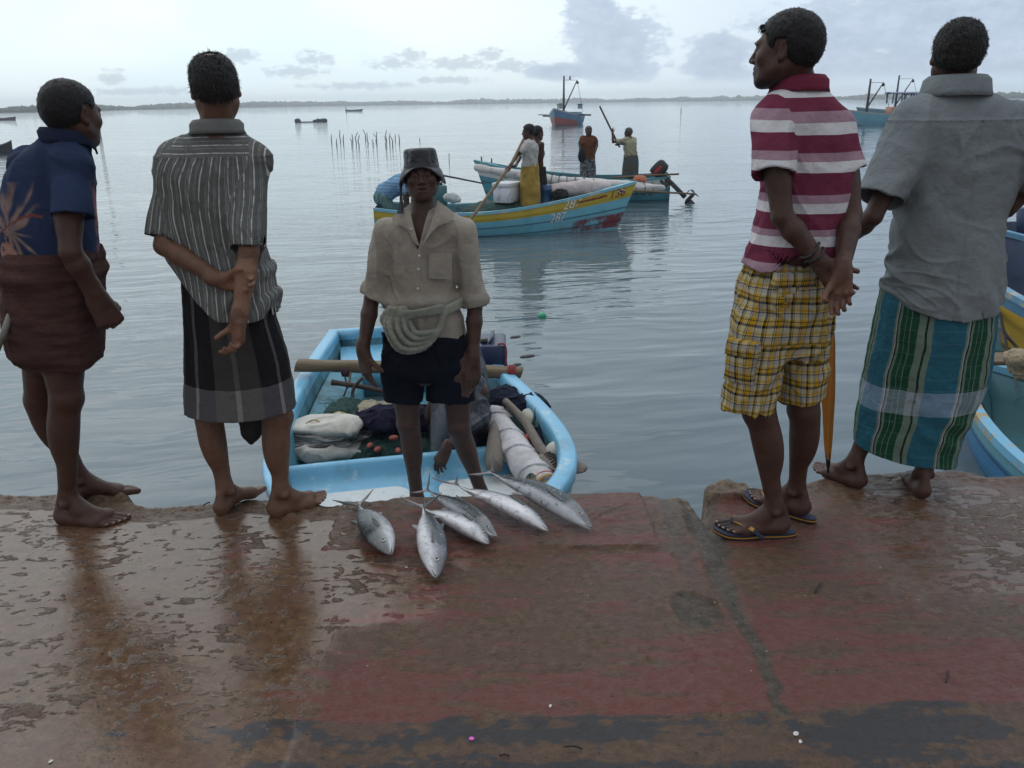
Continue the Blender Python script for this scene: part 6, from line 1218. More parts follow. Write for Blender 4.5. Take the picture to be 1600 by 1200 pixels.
# ---- second fisherman, crouching behind the standing one --------------------------------
def croucher():
    Y = 4.55; hc = W(705, 560, 4.28); R = face(165, -35, 0)
    wr = W(697, 700, 4.10)
    body, nl = person('person crouching in a dark raincoat behind the standing fisherman, one hand on the deck edge', 'fishermen in the boats', SKIN_C, W(720, 690, 4.5) * (1, 1, 0) + (0, 0, -0.70),
        head=(hc, R, 0.95), neck=W(716, 585, 4.42), torso=[(W(716, 600, 4.48), W(728, 650, 4.75), 0.10, 0.12), (W(690, 612, 4.45), W(748, 612, 4.45), 0.06, 0.06)],
        arms=[(W(738, 605, 4.47), W(747, 652, 4.36), wr, dict(d=(-0.35, -0.30, -0.85), dorsal=(-0.35, -0.75, 0.35), ts=1, curl=(0.35, 0.4, 0.45, 0.5), thumb=0.3)),
              (W(688, 608, 4.45), W(672, 650, 4.50), W(676, 700, 4.62), dict(d=(0, 0, -1), dorsal=(-1, 0, 0), ts=-1, curl=(0.4, 0.4, 0.4, 0.4)))],
        legs=[(W(708, 665, 4.8), W(702, 668, 4.46), np.array([W(700, 690, 4.85)[0], 4.85, -0.70]), (0.05, -1, 0), -1), (W(742, 665, 4.8), W(748, 668, 4.46), np.array([W(745, 690, 4.85)[0], 4.85, -0.70]), (0.05, -1, 0), 1)], h=0.005)
    hair(body, hc, R, 0.95, strands=300, h=0.005)
    coat = mat('raincoat_navy', lambda t, p: t.mix(t.ss(t.noise(t.scl(p, (1, 1, 0.4)), 9, 5, 0.7), 0.45, 0.62), (0.022, 0.026, 0.040), (0.055, 0.062, 0.078)), rough=0.32, bump=[(18, 0.012, (1, 1, 0.5)), (50, 0.004)])
    lo = Loft(rows(4.60, [(548, 692, 750, .09), (575, 680, 760, .16), (610, 672, 765, .20), (650, 668, 767, .22), (690, 668, 766, .22), (714, 670, 762, .21)])); ff = fold_fn(0.012, 6, 21.0, 0.006)
    skirt(body, 'raincoat', coat, lo, lambda T, H, z: ff(T, H, z), n_th=180, n_z=90)
    el_ = W(747, 652, 4.36); tubes_sdf(body, 'coat_sleeve', coat, [([W(738, 602, 4.47), el_, el_ + (wr - el_) * 0.30], [0.075, 0.066, 0.055])], 0.006, 0.01, folds(0.008, 12, 8, 0.003, 4))
    pl = mat('plastic_clear', (0.60, 0.64, 0.66), rough=0.25, bump=[(18, 0.010, (1, 1, 0.4)), (60, 0.003)], alpha=0.20)
    P = [[W(673 + 46 * u - 5 * v * u, 612 + 96 * v, 4.36 + 0.03 * math.sin(6 * u + 3 * v)) for u in np.linspace(0, 1, 14)] for v in np.linspace(0, 1, 18)]
    MB().grid(P).mk('plastic_apron', pl, body)
croucher()
# ---------------------------------------------------------------- wooden boats
class Hull:
    def __init__(s, O, az, L, beam, z_mid, rise_b, rise_s, keel, stern=0.78, ov=0.35, clink=6, full=1.75):
        s.O = np.array([O[0], O[1], 0.0]); s.d = np.array([math.sin(az), math.cos(az), 0]); s.r = np.array([s.d[1], -s.d[0], 0]); s.__dict__.update(L=L, beam=beam, zm=z_mid, rb=rise_b, rs=rise_s, keel=keel, st=stern, ov=ov, cl=clink, full=full)
    def half(s, t): t = np.asarray(t, float); return s.beam / 2 * np.where(t > 0.4, 1 - np.clip((t - 0.4) / 0.6, 0, 1) ** s.full, 1 - (1 - s.st) * np.clip((0.4 - t) / 0.4, 0, 1) ** 2)
    def sheer(s, t): t = np.asarray(t, float); return s.zm + s.rb * np.clip((t - 0.35) / 0.65, 0, 1) ** 2 + s.rs * np.clip((0.35 - t) / 0.35, 0, 1) ** 2
    def at(s, t, c, side, inset=0.0):            # c: 0 at the gunwale .. 1 at the keel
        a = c * math.pi / 2; zs = s.sheer(t); z = zs + (s.keel - zs) * math.sin(a) ** 1.25; y = max(float(s.half(t)) - inset, 0.004) * math.cos(a) ** 0.62
        if s.cl: y += 0.012 * ((c * s.cl) % 1)
        k = max(0, (t - 0.55) / 0.45) ** 2 * (z - s.keel) / (zs - s.keel); x = t * s.L + s.ov * k - inset * (t > 0.9)
        return s.O + s.d * x + s.r * (side * y) + np.array([0, 0, z])
    def build(s, name, label, group, m_out, m_rim, m_in, floor, rim=0.05, deck_from=None, cat_='boat', m_deck=None):
        t0 = empty(name, s.O + s.d * s.L * 0.5 + (0, 0, s.keel)); tag(t0, label, cat_, group); T = np.concatenate([np.linspace(0, 0.6, 22), np.linspace(0.63, 1, 20)]); C = np.concatenate([np.linspace(0, 0.75, 43), np.linspace(0.8, 1, 6)])
        V, Fq, pu, pv = [], [], [], []
        for sd in (-1, 1):
            o = len(V)
            for t in T:
                for c in C: V.append(s.at(t, c, sd)); pu.append(t); pv.append(c)
            n = len(C)
            for i in range(len(T) - 1):
                for j in range(n - 1):
                    q_ = [o + i * n + j, o + (i + 1) * n + j, o + (i + 1) * n + j + 1, o + i * n + j + 1]; Fq.append(q_ if sd < 0 else q_[::-1])
        o = len(V); n = len(C)                    # transom
        for sd in (-1, 1):
            for c in C: V.append(s.at(0, c, sd)); pu.append(0.0); pv.append(c)
        for j in range(n - 1): Fq.append([o + j, o + j + 1, o + n + j + 1, o + n + j])
        hull = mk('hull', V, [tuple(f) for f in Fq], m_out, t0, attrs={'pu': pu, 'pv': pv})
        for sd in (-1, 1):
            MB().grid([[s.at(t, 0, sd) + (0, 0, 0.03) + s.r * sd * 0.02, s.at(t, 0, sd) + (0, 0, -0.02) + s.r * sd * 0.02, s.at(t, 0, sd, rim) + (0, 0, -0.02), s.at(t, 0, sd, rim) + (0, 0, 0.03)] for t in T], cv=True).mk('gunwale', m_rim, t0, smooth=False)
        G_ = []
        for t in T:
            hw = float(s.half(t)) - rim; row = []
            zs = float(s.sheer(t)); fz = min(floor, zs - 0.05)
            for k, z in ((-1, zs), (-0.94, (zs + fz) / 2), (-0.80, fz), (0, fz), (0.80, fz), (0.94, (zs + fz) / 2), (1, zs)):
                p = s.at(t, 0, 1); xin = np.dot(p - s.O, s.d) if z > zs - 0.02 else (t * s.L * 0.985 + 0.02 if z > fz + 0.01 else t * s.L * 0.96 + 0.03); row.append(s.O + s.d * xin + s.r * max(hw, 0.003) * k + np.array([0, 0, z]))
            G_.append(row)
        MB().grid(G_).mk('inner_side', m_in, t0)
        a, b = s.at(0, 0, -1, rim * 0.2), s.at(0, 0, 1, rim * 0.2); MB().grid([[a + s.d * 0.04 + (0, 0, 0.02), b + s.d * 0.04 + (0, 0, 0.02)], [a + s.d * 0.045 - (0, 0, 0.4), b + s.d * 0.045 - (0, 0, 0.4)]]).mk('transom_inner', m_in, t0)
        if deck_from is not None:
            td = np.linspace(deck_from, 1, 14); MB().grid([[s.O + s.d * np.dot(s.at(t, 0, 1) - s.O, s.d) + s.r * max(float(s.half(t)) - rim * 0.4, 0.003) * k + np.array([0, 0, float(s.sheer(t)) - 0.02 + 0.05 * (1 - k * k) * float(s.half(t)) / (s.beam / 2)]) for k in np.linspace(-1, 1, 9)] for t in td]).mk('deck', m_deck or m_rim, t0)
        return t0, hull
    def solve(s, xx):
        t = xx / s.L
        for _i in range(8): t = (xx - s.ov * max(0, (t - 0.55) / 0.45) ** 2 * 0.9) / s.L
        return t
    def text(s, parent, body, x0, c0, size, side, m, name='lettering', shear=0.0, flip=1):
        cu = bpy.data.curves.new('t', 'FONT'); cu.body = body; cu.size = 1.0; ob = bpy.data.objects.new('t', cu); SC.collection.objects.link(ob); bpy.context.view_layer.update()
        me = bpy.data.meshes.new_from_object(ob.evaluated_get(bpy.context.evaluated_depsgraph_get())); v = np.array([p.co[:] for p in me.vertices]); fs = [tuple(p.vertices) for p in me.polygons]; bpy.data.objects.remove(ob); bpy.data.curves.remove(cu); bpy.data.meshes.remove(me)
        V = []
        for x, y, _ in v:
            xx = x0 + flip * (x + shear * y) * size; t = xx / s.L
            for _i in range(6): t = (xx - s.ov * max(0, (t - 0.55) / 0.45) ** 2 * 0.9) / s.L
            t = min(t, 0.99); hgt = abs(float(s.sheer(t)) - s.keel); c = max(0.0, c0 - y * size / (hgt * 1.25)); p = s.at(t, c, side); e = s.at(t, min(c + 0.03, 1), side); f = s.at(t + 0.01, c, side); n = np.cross(e - p, f - p); n /= np.linalg.norm(n); n *= np.sign(np.dot(n, s.r * side) + 1e-6)
            V.append(p + n * 0.014)
        mk(name, V, fs, m, parent, smooth=False)
def hull_mat(name, base, strake, plank_dark, cut=0.17, patch=None, white=0.02, strake2=None, n=6):
    def fn(t, pos):
        v, u = t.attr('pv'), t.attr('pu'); f = t.noise(pos, 3.0, 7, 0.7)
        c = t.mix(t.ss(f, 0.45, 0.75), base, tuple(x * 0.72 for x in base)); c = t.mix(t.m('MULTIPLY', t.ss(t.noise(t.scl(pos, (1, 1, 4)), 2.2, 7, 0.75), 0.56, 0.68), 0.55), c, (0.16, 0.15, 0.12))
        ln = t.m('GREATER_THAN', t.m('FRACT', t.m('MULTIPLY', v, float(n))), 0.90); c = t.mix(t.m('MULTIPLY', ln, 0.75), c, plank_dark)
        if patch is not None:
            k = t.m('MULTIPLY', t.m('MULTIPLY', t.ss(u, 0.70, 0.86), t.ss(v, 0.36, 0.40)), t.m('SUBTRACT', 1.0, t.ss(v, 0.56, 0.60))); c = t.mix(t.m('MULTIPLY', k, t.ss(f, 0.35, 0.5)), c, patch)
        wl = t.ss(v, 0.62, 0.70); c = t.mix(t.m('MULTIPLY', wl, 0.55), c, (0.06, 0.10, 0.10))
        sc_ = t.mix(t.ss(f, 0.5, 0.75), strake, tuple(x * 0.75 for x in strake)); c = t.mix(t.m('LESS_THAN', v, cut), c, sc_)
        if strake2: c = t.mix(t.m('LESS_THAN', v, 0.5 * cut), c, strake2)
        return t.mix(t.m('LESS_THAN', v, white), c, (0.55, 0.56, 0.55))
    return mat(name, fn, rough=0.45, bump=[(25, 0.004)])
def far_person(label, group, foot, H, az, yw, elb, wri, shirt_m, skirt_m=None, shirt_z=(0.56, 0.83), skirt_z=(0.24, 0.60), skin_=None, lean=(0, 0, 0), curls=None, stance=0.075, cap=None, pants=False, bare=False, headaz=None, step=0.0):
    foot = np.asarray(foot, float); f = np.array([math.sin(az), math.cos(az), 0]); r = np.array([f[1], -f[0], 0]); k = H / 1.65; ln = np.asarray(lean, float)
    q = lambda x, y, z: foot + k * (r * x + f * y) + np.array([0, 0, z * H]) + ln * max(0, (z - 0.5) / 0.4)
    hc = q(0, 0.02, 0.925); R = frame((f if headaz is None else np.array([math.sin(headaz), math.cos(headaz), 0])) + (0, 0, -0.1), (0, 0, 1)); skin_ = skin_ or SKIN_C
    arms = []
    for i, sd in enumerate((-1, 1)):
        d = wri[i] - elb[i]; d = d / np.linalg.norm(d); arms.append((q(sd * 0.165, 0, 0.815), elb[i], wri[i], dict(d=d, dorsal=r * sd + (0, 0, 0.2), ts=1 if sd < 0 else -1, curl=(curls or ((0.5,) * 4, (0.5,) * 4))[i], thumb=0.4)))
    legs = [(q(sd * 0.085, 0, 0.52), q(sd * (stance + 0.012), 0.02 + sd * step * 0.5, 0.28), q(sd * stance, -0.06 + sd * step, 0.0), f + r * sd * 0.25, -sd) for sd in (-1, 1)]
    body, _ = person(label, group, skin_, foot, head=(hc, R, k), neck=q(0, -0.005, 0.845), torso=[(q(0, 0, 0.79), q(0, 0, 0.60), 0.10 * k, 0.10 * k), (q(0, 0, 0.6), q(0, 0, 0.50), 0.11 * k, 0.11 * k), (q(-0.12, 0, 0.80), q(0.12, 0, 0.80), 0.055 * k, 0.055 * k), (q(-0.05, 0, 0.72), q(0.05, 0, 0.72), 0.115 * k, 0.115 * k)], arms=arms, legs=legs, h=0.0085, s=k)
    hair(body, hc, R, k, strands=160, h=0.009, thick=0.014, m=cap or HAIR)
    if not bare:
        zs = np.linspace(shirt_z[0], shirt_z[1], 6); ws = np.interp(zs, [0.5, 0.62, 0.74, 0.80, 0.84], [0.178, 0.174, 0.190, 0.178, 0.095]); rw = []
        for z, w_ in zip(zs, ws): c = q(0, 0, z); rw.append((c[2], c[0], c[1], w_ * k, w_ * k * 0.76))
        lo = Loft(rw, yaw=-az + 0.0, n=2.3); sl = [(q(-0.155, 0, 0.81), q(-0.155, 0, 0.81) + (elb[0] - q(-0.155, 0, 0.81)) * 0.72, 0.066 * k, 0.060 * k), (q(0.155, 0, 0.81), q(0.155, 0, 0.81) + (elb[1] - q(0.155, 0, 0.81)) * 0.72, 0.066 * k, 0.060 * k)]
        shirt(body, 'shirt', shirt_m, lo, sl, q(0, 0, shirt_z[0] + 0.01)[2], folds(0.012, 7, 3, 0.004, RNG.uniform(0, 9)), shoulders=[(q(-0.05, 0, 0.83), q(-0.15, 0, 0.81), 0.05 * k, 0.06 * k), (q(0.05, 0, 0.83), q(0.15, 0, 0.81), 0.05 * k, 0.06 * k)], h=0.0095)
    if skirt_m is not None:
        zs = np.linspace(skirt_z[0], skirt_z[1], 5); rw = []
        for z in zs: c = q(0, 0, z); w_ = np.interp(z, [0.2, 0.4, 0.52, 0.62], [0.205, 0.20, 0.185, 0.165]); rw.append((c[2], c[0], c[1], w_ * k, w_ * k * (0.82 if abs(step) < 0.05 else 1.1)))
        skirt(body, 'sarong', skirt_m, Loft(rw, yaw=-az, n=2.2), fold_fn(0.014, 5, RNG.uniform(0, 30), 0.006), n_th=90, n_z=50)
    return body
FG = 'fishermen in the boats'; BG = 'wooden fishing boats'
BLUEB, YEL = (0.135, 0.390, 0.500), (0.45, 0.33, 0.035)
# ---- boat with the yellow strake ---------------------------------------------------
sternB, bowB = W(582, 330, 14.25), W(1000, 300, 14.55)
azB = math.atan2(bowB[0] - sternB[0] , bowB[1] - sternB[1]); LB = float(np.linalg.norm((bowB - sternB)[:2]))
HB = Hull(sternB[:2] + (0, 0.45), azB, LB - 0.42, 1.45, -0.335, 0.42, 0.10, -0.98, ov=0.42)
mB = hull_mat('hull_blue_yellow', BLUEB, YEL, (0.03, 0.07, 0.09), 0.20, (0.13, 0.03, 0.035))
rimB = mat('rim_yellow', worn((0.50, 0.42, 0.13), (0.45, 0.45, 0.40), 5), rough=0.5); inB = mat('inside_teal', worn((0.055, 0.170, 0.200), (0.04, 0.09, 0.10), 4), rough=0.6)
rimBl = mat('rim_pale_blue', worn((0.17, 0.40, 0.50), (0.38, 0.45, 0.45), 5), rough=0.5)
tB, hB = HB.build('fishing_boat', 'light blue planked fishing boat with a yellow strake and painted numbers', BG, mB, rimBl, inB, -0.62, deck_from=0.84, m_deck=rimBl)
wt = mat('paint_white', (0.62, 0.62, 0.60), rough=0.6); rd = mat('paint_red', (0.22, 0.035, 0.02), rough=0.6)
def tB_at(px): return float(np.dot(W(px, 310, 14.0) - HB.O, HB.d))
HB.text(tB, '287', tB_at(885), 0.165, 0.22, 1, wt, shear=0.15); HB.text(tB, '287', tB_at(864), 0.345, 0.20, 1, wt, shear=0.15); HB.text(tB, '136', tB_at(966), 0.155, 0.21, 1, rd)
sq = MB()                                             # a hand-painted red name along the strake, its letters too small to read
for k in range(14):
    t = HB.solve(tB_at(912) + 0.040 * k) ; c = 0.10; pts = []
    for j in range(7): pts.append(HB.at(t + 0.010 * math.sin(j * 1.1 + k * 2.3) / HB.L * 2.6, c - 0.018 * math.cos(j * 1.3 + k), 1) + HB.r * 0.008)
    sq.tube(pts, 0.0055, 5)
sq.mk('painted_name', rd, tB)
ey = [HB.at(0.955 + 0.012 * math.cos(a) , 0.085 + 0.03 * math.sin(a), 1) + HB.r * 0.012 for a in np.linspace(0, 2 * math.pi, 16, endpoint=False)]
mb = MB(); mb.v = ey; mb.f = [tuple(range(16))]; e_ = mb.mk('painted_eye', wt, tB, smooth=False); MB().ball(HB.at(0.955, 0.085, 1) + HB.r * 0.014, 0.022, 8).mk('pupil', EYE_D, e_)
# gear in it
FOAM = mat('foam_box_white', worn((0.62, 0.64, 0.68), (0.42, 0.43, 0.45), 9), rough=0.7, bump=[(60, 0.003)])
def foam_box():
    c = (W(777, 300, 14.75) + W(808, 300, 14.75)) / 2; R_ = rotz(math.radians(-28)); t0 = empty('foam_box', c - (0, 0, 0.2)); tag(t0, 'white foam fish box standing on the green net by the pole man', 'box')
    MB().box(c - (0, 0, 0.03), (0.34, 0.46, 0.28), R_, 0.02).mk('box_body', FOAM, t0); MB().box(c + (0, 0, 0.14), (0.37, 0.49, 0.07), R_, 0.02).mk('lid', FOAM, t0)
foam_box()
c = W(853, 302, 14.95); mb = MB().grid([[c + (r_ * math.cos(a), r_ * math.sin(a), z) for a in np.linspace(0, 2 * math.pi, 24, endpoint=False)] for z, r_ in ((-0.42, .02), (-0.42, .115), (-0.2, .12), (-0.19, .126), (-0.17, .126), (-0.16, .12), (0.05, .12), (0.06, .126), (0.08, .126), (0.09, .12), (0.15, .112), (0.155, .02))], cv=True); tag(mb.mk('plastic_drum', mat('drum_blue', (0.012, 0.055, 0.16), rough=0.4)), 'blue plastic drum beside the man in the yellow sarong', 'drum')
lump('net_heap', 'dark green net heap under the white foam box', 'net', netm, [ell(W(780, 327, 14.85), (0.55, 0.40, 0.16)), ell(W(745, 331, 14.75), (0.30, 0.35, 0.12)), ell(W(815, 327, 14.85), (0.3, 0.4, 0.13))], lambda P: 0.04 * fbm(P * 6, 4, 0.6), 0.018)
lump('cloth_bundle', 'dark bundle of gear in front of the white roll in the numbered boat', 'bundle', cloth('cloth_charcoal', (0.03, 0.03, 0.033), 0.4), [ell(W(876, 304, 14.85), (0.14, 0.16, 0.10))], rag(31, 0.04), 0.015)
lump('sail_roll', 'pinkish white rolled sail lying in the bow of the numbered boat', 'sail', mat('sail_pinkish', worn((0.52, 0.46, 0.46), (0.50, 0.38, 0.32), 4), rough=0.85, bump=[(14, 0.012)]), [cone(W(868, 297, 15.0), W(910, 293, 15.0), 0.13, 0.14), cone(W(910, 293, 15.0), W(948, 292, 15.0), 0.14, 0.10)], lambda P: 0.03 * fbm(P * 6, 3), 0.014)
# people in it
yel = mat('sarong_yellow', lambda t, p: t.mix(t.ss(t.noise(p, 6, 4), 0.4, 0.65), (0.36, 0.235, 0.045), (0.25, 0.155, 0.03)), rough=0.9, bump=[(14, 0.012)]); wsh = cloth('shirt_white_far', (0.42, 0.41, 0.39), 0.2)
fy_ = np.array([W(828, 300, 14.72)[0], 14.72, -0.62]); Yb = 14.3
far_person('person poling the numbered boat in a white shirt and yellow sarong', FG, fy_, 1.76, math.radians(-80), 0, (W(807, 243, 14.5), W(812, 246, 14.95)), (W(798, 258, 14.3), W(806, 258, 14.5)), wsh, yel, skirt_z=(0.17, 0.62), shirt_z=(0.58, 0.84))
POLEM = mat('pole_bamboo', (0.17, 0.115, 0.065), rough=0.7, var=0.3, vscale=6)
o = MB().tube([W(818, 218, 14.6), W(798, 258, 14.3), W(735, 343, 13.5), W(715, 372, 13.2)], 0.026, 10).mk('boat_pole', POLEM); tag(o, 'long pale pole held by the man in the yellow sarong, reaching into the water', 'pole', 'boat poles')
fb_ = np.array([W(839, 300, 15.1)[0], 15.1, -0.62])
far_person('bare-chested person half hidden behind the man in the yellow sarong', FG, fb_, 1.72, math.radians(60), 0, (W(830, 250, 15.2), W(846, 248, 15.0)), (W(832, 275, 15.1), W(846, 275, 15.0)), wsh, cloth('cloth_dark', (0.025, 0.022, 0.022), 0.3), bare=True, skirt_z=(0.35, 0.58))
def bent_man():
    Y = 14.75; pel = W(600, 305, Y); ch = W(624, 287, Y - 0.1); hc = W(640, 296, Y - 0.2); R = face(100, -50); g0 = np.array([pel[0], Y, -0.45])
    body, _ = person('person bent double in a blue shirt at the stern of the numbered boat', FG, SKIN_C, g0, head=(hc, R, 1.0), neck=ch + (0.10, 0, -0.01), torso=[(pel, ch, 0.13, 0.12)],
        arms=[(ch + (0, -0.17, -0.02), W(632, 305, Y - 0.25), W(634, 322, Y - 0.25), dict(d=(0, 0, -1), dorsal=(1, 0, 0), ts=1)), (ch + (0, 0.17, -0.02), W(636, 305, Y + 0.2), W(638, 322, Y + 0.2), dict(d=(0, 0, -1), dorsal=(1, 0, 0), ts=-1))],
        legs=[(pel + (0, -0.09, -0.04), g0 + (0.08, -0.1, 0.22), g0 + (0, -0.1, -0.17), (1, -0.2, 0), 1), (pel + (0, 0.09, -0.04), g0 + (0.08, 0.1, 0.22), g0 + (0, 0.1, -0.17), (1, 0.2, 0), -1)], h=0.009)
    hair(body, hc, R, 1.0, strands=100, h=0.01)
    lump('shirt', '', '', mat('shirt_blue_far', lambda t, p: t.mix(t.m('GREATER_THAN', t.m('FRACT', t.m('MULTIPLY', t.n('ShaderNodeSeparateXYZ', {0: p}).outputs[2], 18.0)), 0.6), (0.12, 0.25, 0.42), (0.20, 0.34, 0.50)), rough=0.9, bump=[(14, 0.012)]), [cone(pel + (0.02, 0, 0.04), ch + (0.02, 0, 0.02), 0.165, 0.16), cone(ch + (0, -0.13, 0), W(630, 298, Y - 0.25), 0.09, 0.07), cone(ch + (0, 0.13, 0), W(634, 298, Y + 0.2), 0.09, 0.07)], folds(0.012, 7, 4, 0.004, 3), 0.011, parent=body)
    lump('shorts', '', '', mat('shorts_green_far', lambda t, p: t.mix(t.ss(t.noise(t.scl(p, (20, 20, 2)), 1, 2), 0.4, 0.6), (0.05, 0.14, 0.18), (0.13, 0.22, 0.19)), rough=0.9), [ell(pel + (-0.03, 0, -0.04), (0.17, 0.19, 0.15)), cone(pel + (0, -0.09, -0.08), g0 + (0.08, -0.1, 0.20), 0.11, 0.09), cone(pel + (0, 0.09, -0.08), g0 + (0.08, 0.1, 0.20), 0.11, 0.09)], folds(0.01, 7, 4, 0.004, 5), 0.011, parent=body)
bent_man()
def teal_can():
    c = W(686, 305, 14.8); t0 = empty('fuel_can', c - (0, 0, 0.2)); tag(t0, 'teal plastic fuel can in the numbered boat behind the rain hat', 'can'); m = mat('can_teal', (0.04, 0.12, 0.14), rough=0.5); MB().box(c, (0.26, 0.3, 0.36), rotz(0.3), 0.05).mk('can_body', m, t0); MB().tube([c + (0.03, 0, 0.17), c + (0.03, 0, 0.23)], 0.04, 12).mk('cap', mat('cap_dark', (0.03, 0.03, 0.03)), t0)
teal_can()
lump('plastic_bag', 'clear plastic bag caught beside the teal fuel can', 'bag', mat('bag_pale', (0.42, 0.47, 0.46), rough=0.3, bump=[(20, 0.02)]), [ell(W(704, 308, 14.2), (0.12, 0.1, 0.08)), ell(W(712, 311, 14.2), (0.08, 0.08, 0.05))], rag(51, 0.03), 0.014)
# ---- boat behind it ------------------------------------------------------------------
bowC, sternC = W(739, 258, 19.6), W(1052, 290, 19.0)
azC = math.atan2(bowC[0] - sternC[0], bowC[1] - sternC[1]); LC = float(np.linalg.norm((bowC - sternC)[:2]))
HC = Hull(sternC[:2] + (0, 0.55), azC, LC - 0.4, 1.5, -0.26, 0.42, 0.08, -1.0, ov=0.4)
mC = hull_mat('hull_teal_white', (0.060, 0.240, 0.310), (0.46, 0.50, 0.50), (0.03, 0.07, 0.09), 0.24, None)
rimC = mat('rim_teal', worn((0.075, 0.27, 0.33), (0.35, 0.4, 0.4), 5), rough=0.5)
tC, hC = HC.build('fishing_boat', 'teal and white fishing boat with a raised outboard, behind the numbered boat', BG, mC, rimC, inB, -0.60, deck_from=0.86, m_deck=rimC)
HC.text(tC, 'A', 0.18, 0.20, 0.16, -1, mat('paint_black', (0.03, 0.03, 0.03), rough=0.6), flip=-1)
HC.text(tC, 'IS', LC - 0.72, 0.20, 0.17, -1, mat('paint_black2', (0.05, 0.06, 0.06), rough=0.6), flip=-1)
for i in range(2): MB().tube([HC.at(0.93 + 0.04 * i, 0, 1) + (0, 0, 0), HC.at(0.93 + 0.04 * i, 0, 1) + (0, 0, 0.14)], 0.018, 8).mk('mooring_post', WOOD, tC)
sw = mat('sail_white_far', worn((0.56, 0.55, 0.54), (0.36, 0.34, 0.31), 3), rough=0.85, bump=[(12, 0.015)])
o = lump('rolled_sail', 'long white sail rolled on a pole along the teal boat', 'sail', sw, [cone(W(745, 262, 18.9), W(880, 284, 18.5), 0.07, 0.12), cone(W(880, 284, 18.5), W(1000, 292, 18.3), 0.13, 0.12), cone(W(1000, 292, 18.3), W(1035, 294, 18.2), 0.12, 0.07)], lambda P: 0.035 * fbm(P * (3, 8, 8), 3) , 0.018)
for k in range(13):
    t = 0.40 + 0.045 * k; c = W(745 + 290 * t, 262 + 33 * min(t * 1.35, 1), 18.55 - 0.25 * t); MB().tube([c + (0.05 * math.sin(a + k) * 0.6, 0.15 * math.cos(a), 0.15 * math.sin(a)) for a in np.linspace(0, 2 * math.pi, 14)], 0.010, 5).mk('tie', ROPE('tie_dark', (0.05, 0.045, 0.04)), o)
MB().tube([W(880, 290, 18.3), W(950, 296, 18.2), W(1084, 303, 17.9)], [0.022, 0.03, 0.018], 8).mk('sail_pole', WOOD, o)
o = MB().tube([W(955, 278, 19.2), W(1010, 274, 19.0), W(1061, 272, 18.8)], 0.022, 8).mk('boat_pole', WOOD); tag(o, 'thin dark pole lying over the stern of the teal boat', 'pole', 'boat poles')
lump('cloth_bundle', 'orange cloth bundle at the stern end of the long white sail', 'cloth', cloth('cloth_orange', (0.42, 0.16, 0.10), 0.3), [ell(W(1000, 280, 18.4), (0.16, 0.14, 0.07))], rag(61, 0.03), 0.014)
outboard('black and red outboard motor tilted up on the teal boat', W(1038, 284, 19.0), -np.array([bowC[0] - sternC[0], bowC[1] - sternC[1], 0]) + (0, -1.2, 0), 0.82, 1.18, accent=(0.33, 0.03, 0.025))
shO = cloth('shirt_rust', (0.120, 0.052, 0.028), 0.3); shC = cloth('shirt_cream_far', (0.33, 0.31, 0.22), 0.2)
pl1 = mat('sarong_checked_far', lambda t, p: t.mix(t.ss(t.noise(t.scl(p, (9, 9, 14)), 1.5, 2), 0.45, 0.55), (0.035, 0.045, 0.055), (0.16, 0.16, 0.17)), rough=0.9); pl2 = mat('sarong_olive_far', lambda t, p: t.mix(t.ss(t.noise(t.scl(p, (4, 4, 3)), 1.5, 2), 0.42, 0.6), (0.075, 0.067, 0.035), (0.055, 0.07, 0.085)), rough=0.9)
GREYH = mat('hair_grey_far', (0.060, 0.060, 0.058), rough=0.7)
fo = np.array([W(918, 290, 19.9)[0], 19.9, -0.60]); YO = 19.8
far_person('person in a rust coloured shirt facing the camera in the teal boat', FG, fo, 1.55, math.radians(178), 0, (W(933, 226, YO), W(906, 228, YO)), (W(931, 234, YO - 0.15), W(909, 243, YO - 0.15)), shO, pl1, skirt_z=(0.24, 0.52), shirt_z=(0.46, 0.84), cap=GREYH)
lump('cloth_bag', 'dark bag hanging from the arm of the man in the rust shirt', 'bag', cloth('bag_dark', (0.02, 0.022, 0.03), 0.3), [ell(W(909, 243, YO - 0.25), (0.09, 0.07, 0.16))], rag(71, 0.02), 0.012)
fp = np.array([W(985, 290, 19.9)[0], 19.9, -0.60])
far_person('person seen from behind in a cream shirt raising a pole in the teal boat', FG, fp, 1.50, math.radians(-35), 0, (W(958, 222, YO), W(963, 226, YO + 0.3)), (W(957, 208, YO + 0.05), W(966, 224, YO + 0.2)), shC, pl2, skirt_z=(0.24, 0.58), shirt_z=(0.54, 0.84), cap=GREYH, lean=(-0.08, 0, 0), step=0.10, headaz=math.radians(-60))
o = MB().tube([W(937, 166, YO + 0.15), W(957, 207, YO + 0.08), W(968, 230, YO + 0.12)], 0.022, 8).mk('boat_pole', mat('pole_dark', (0.075, 0.055, 0.042), rough=0.8)); tag(o, 'dark pole raised by the man in the cream shirt', 'pole', 'boat poles')
rope('mooring_rope', 'dark rope running from behind the rain hat to the teal boat bow', ROPE('rope_mooring', (0.05, 0.05, 0.055)), [W(680, 272, 15.0), W(712, 278, 16.2), W(752, 286, 18.6), W(756, 286, 19.3)], 0.018)
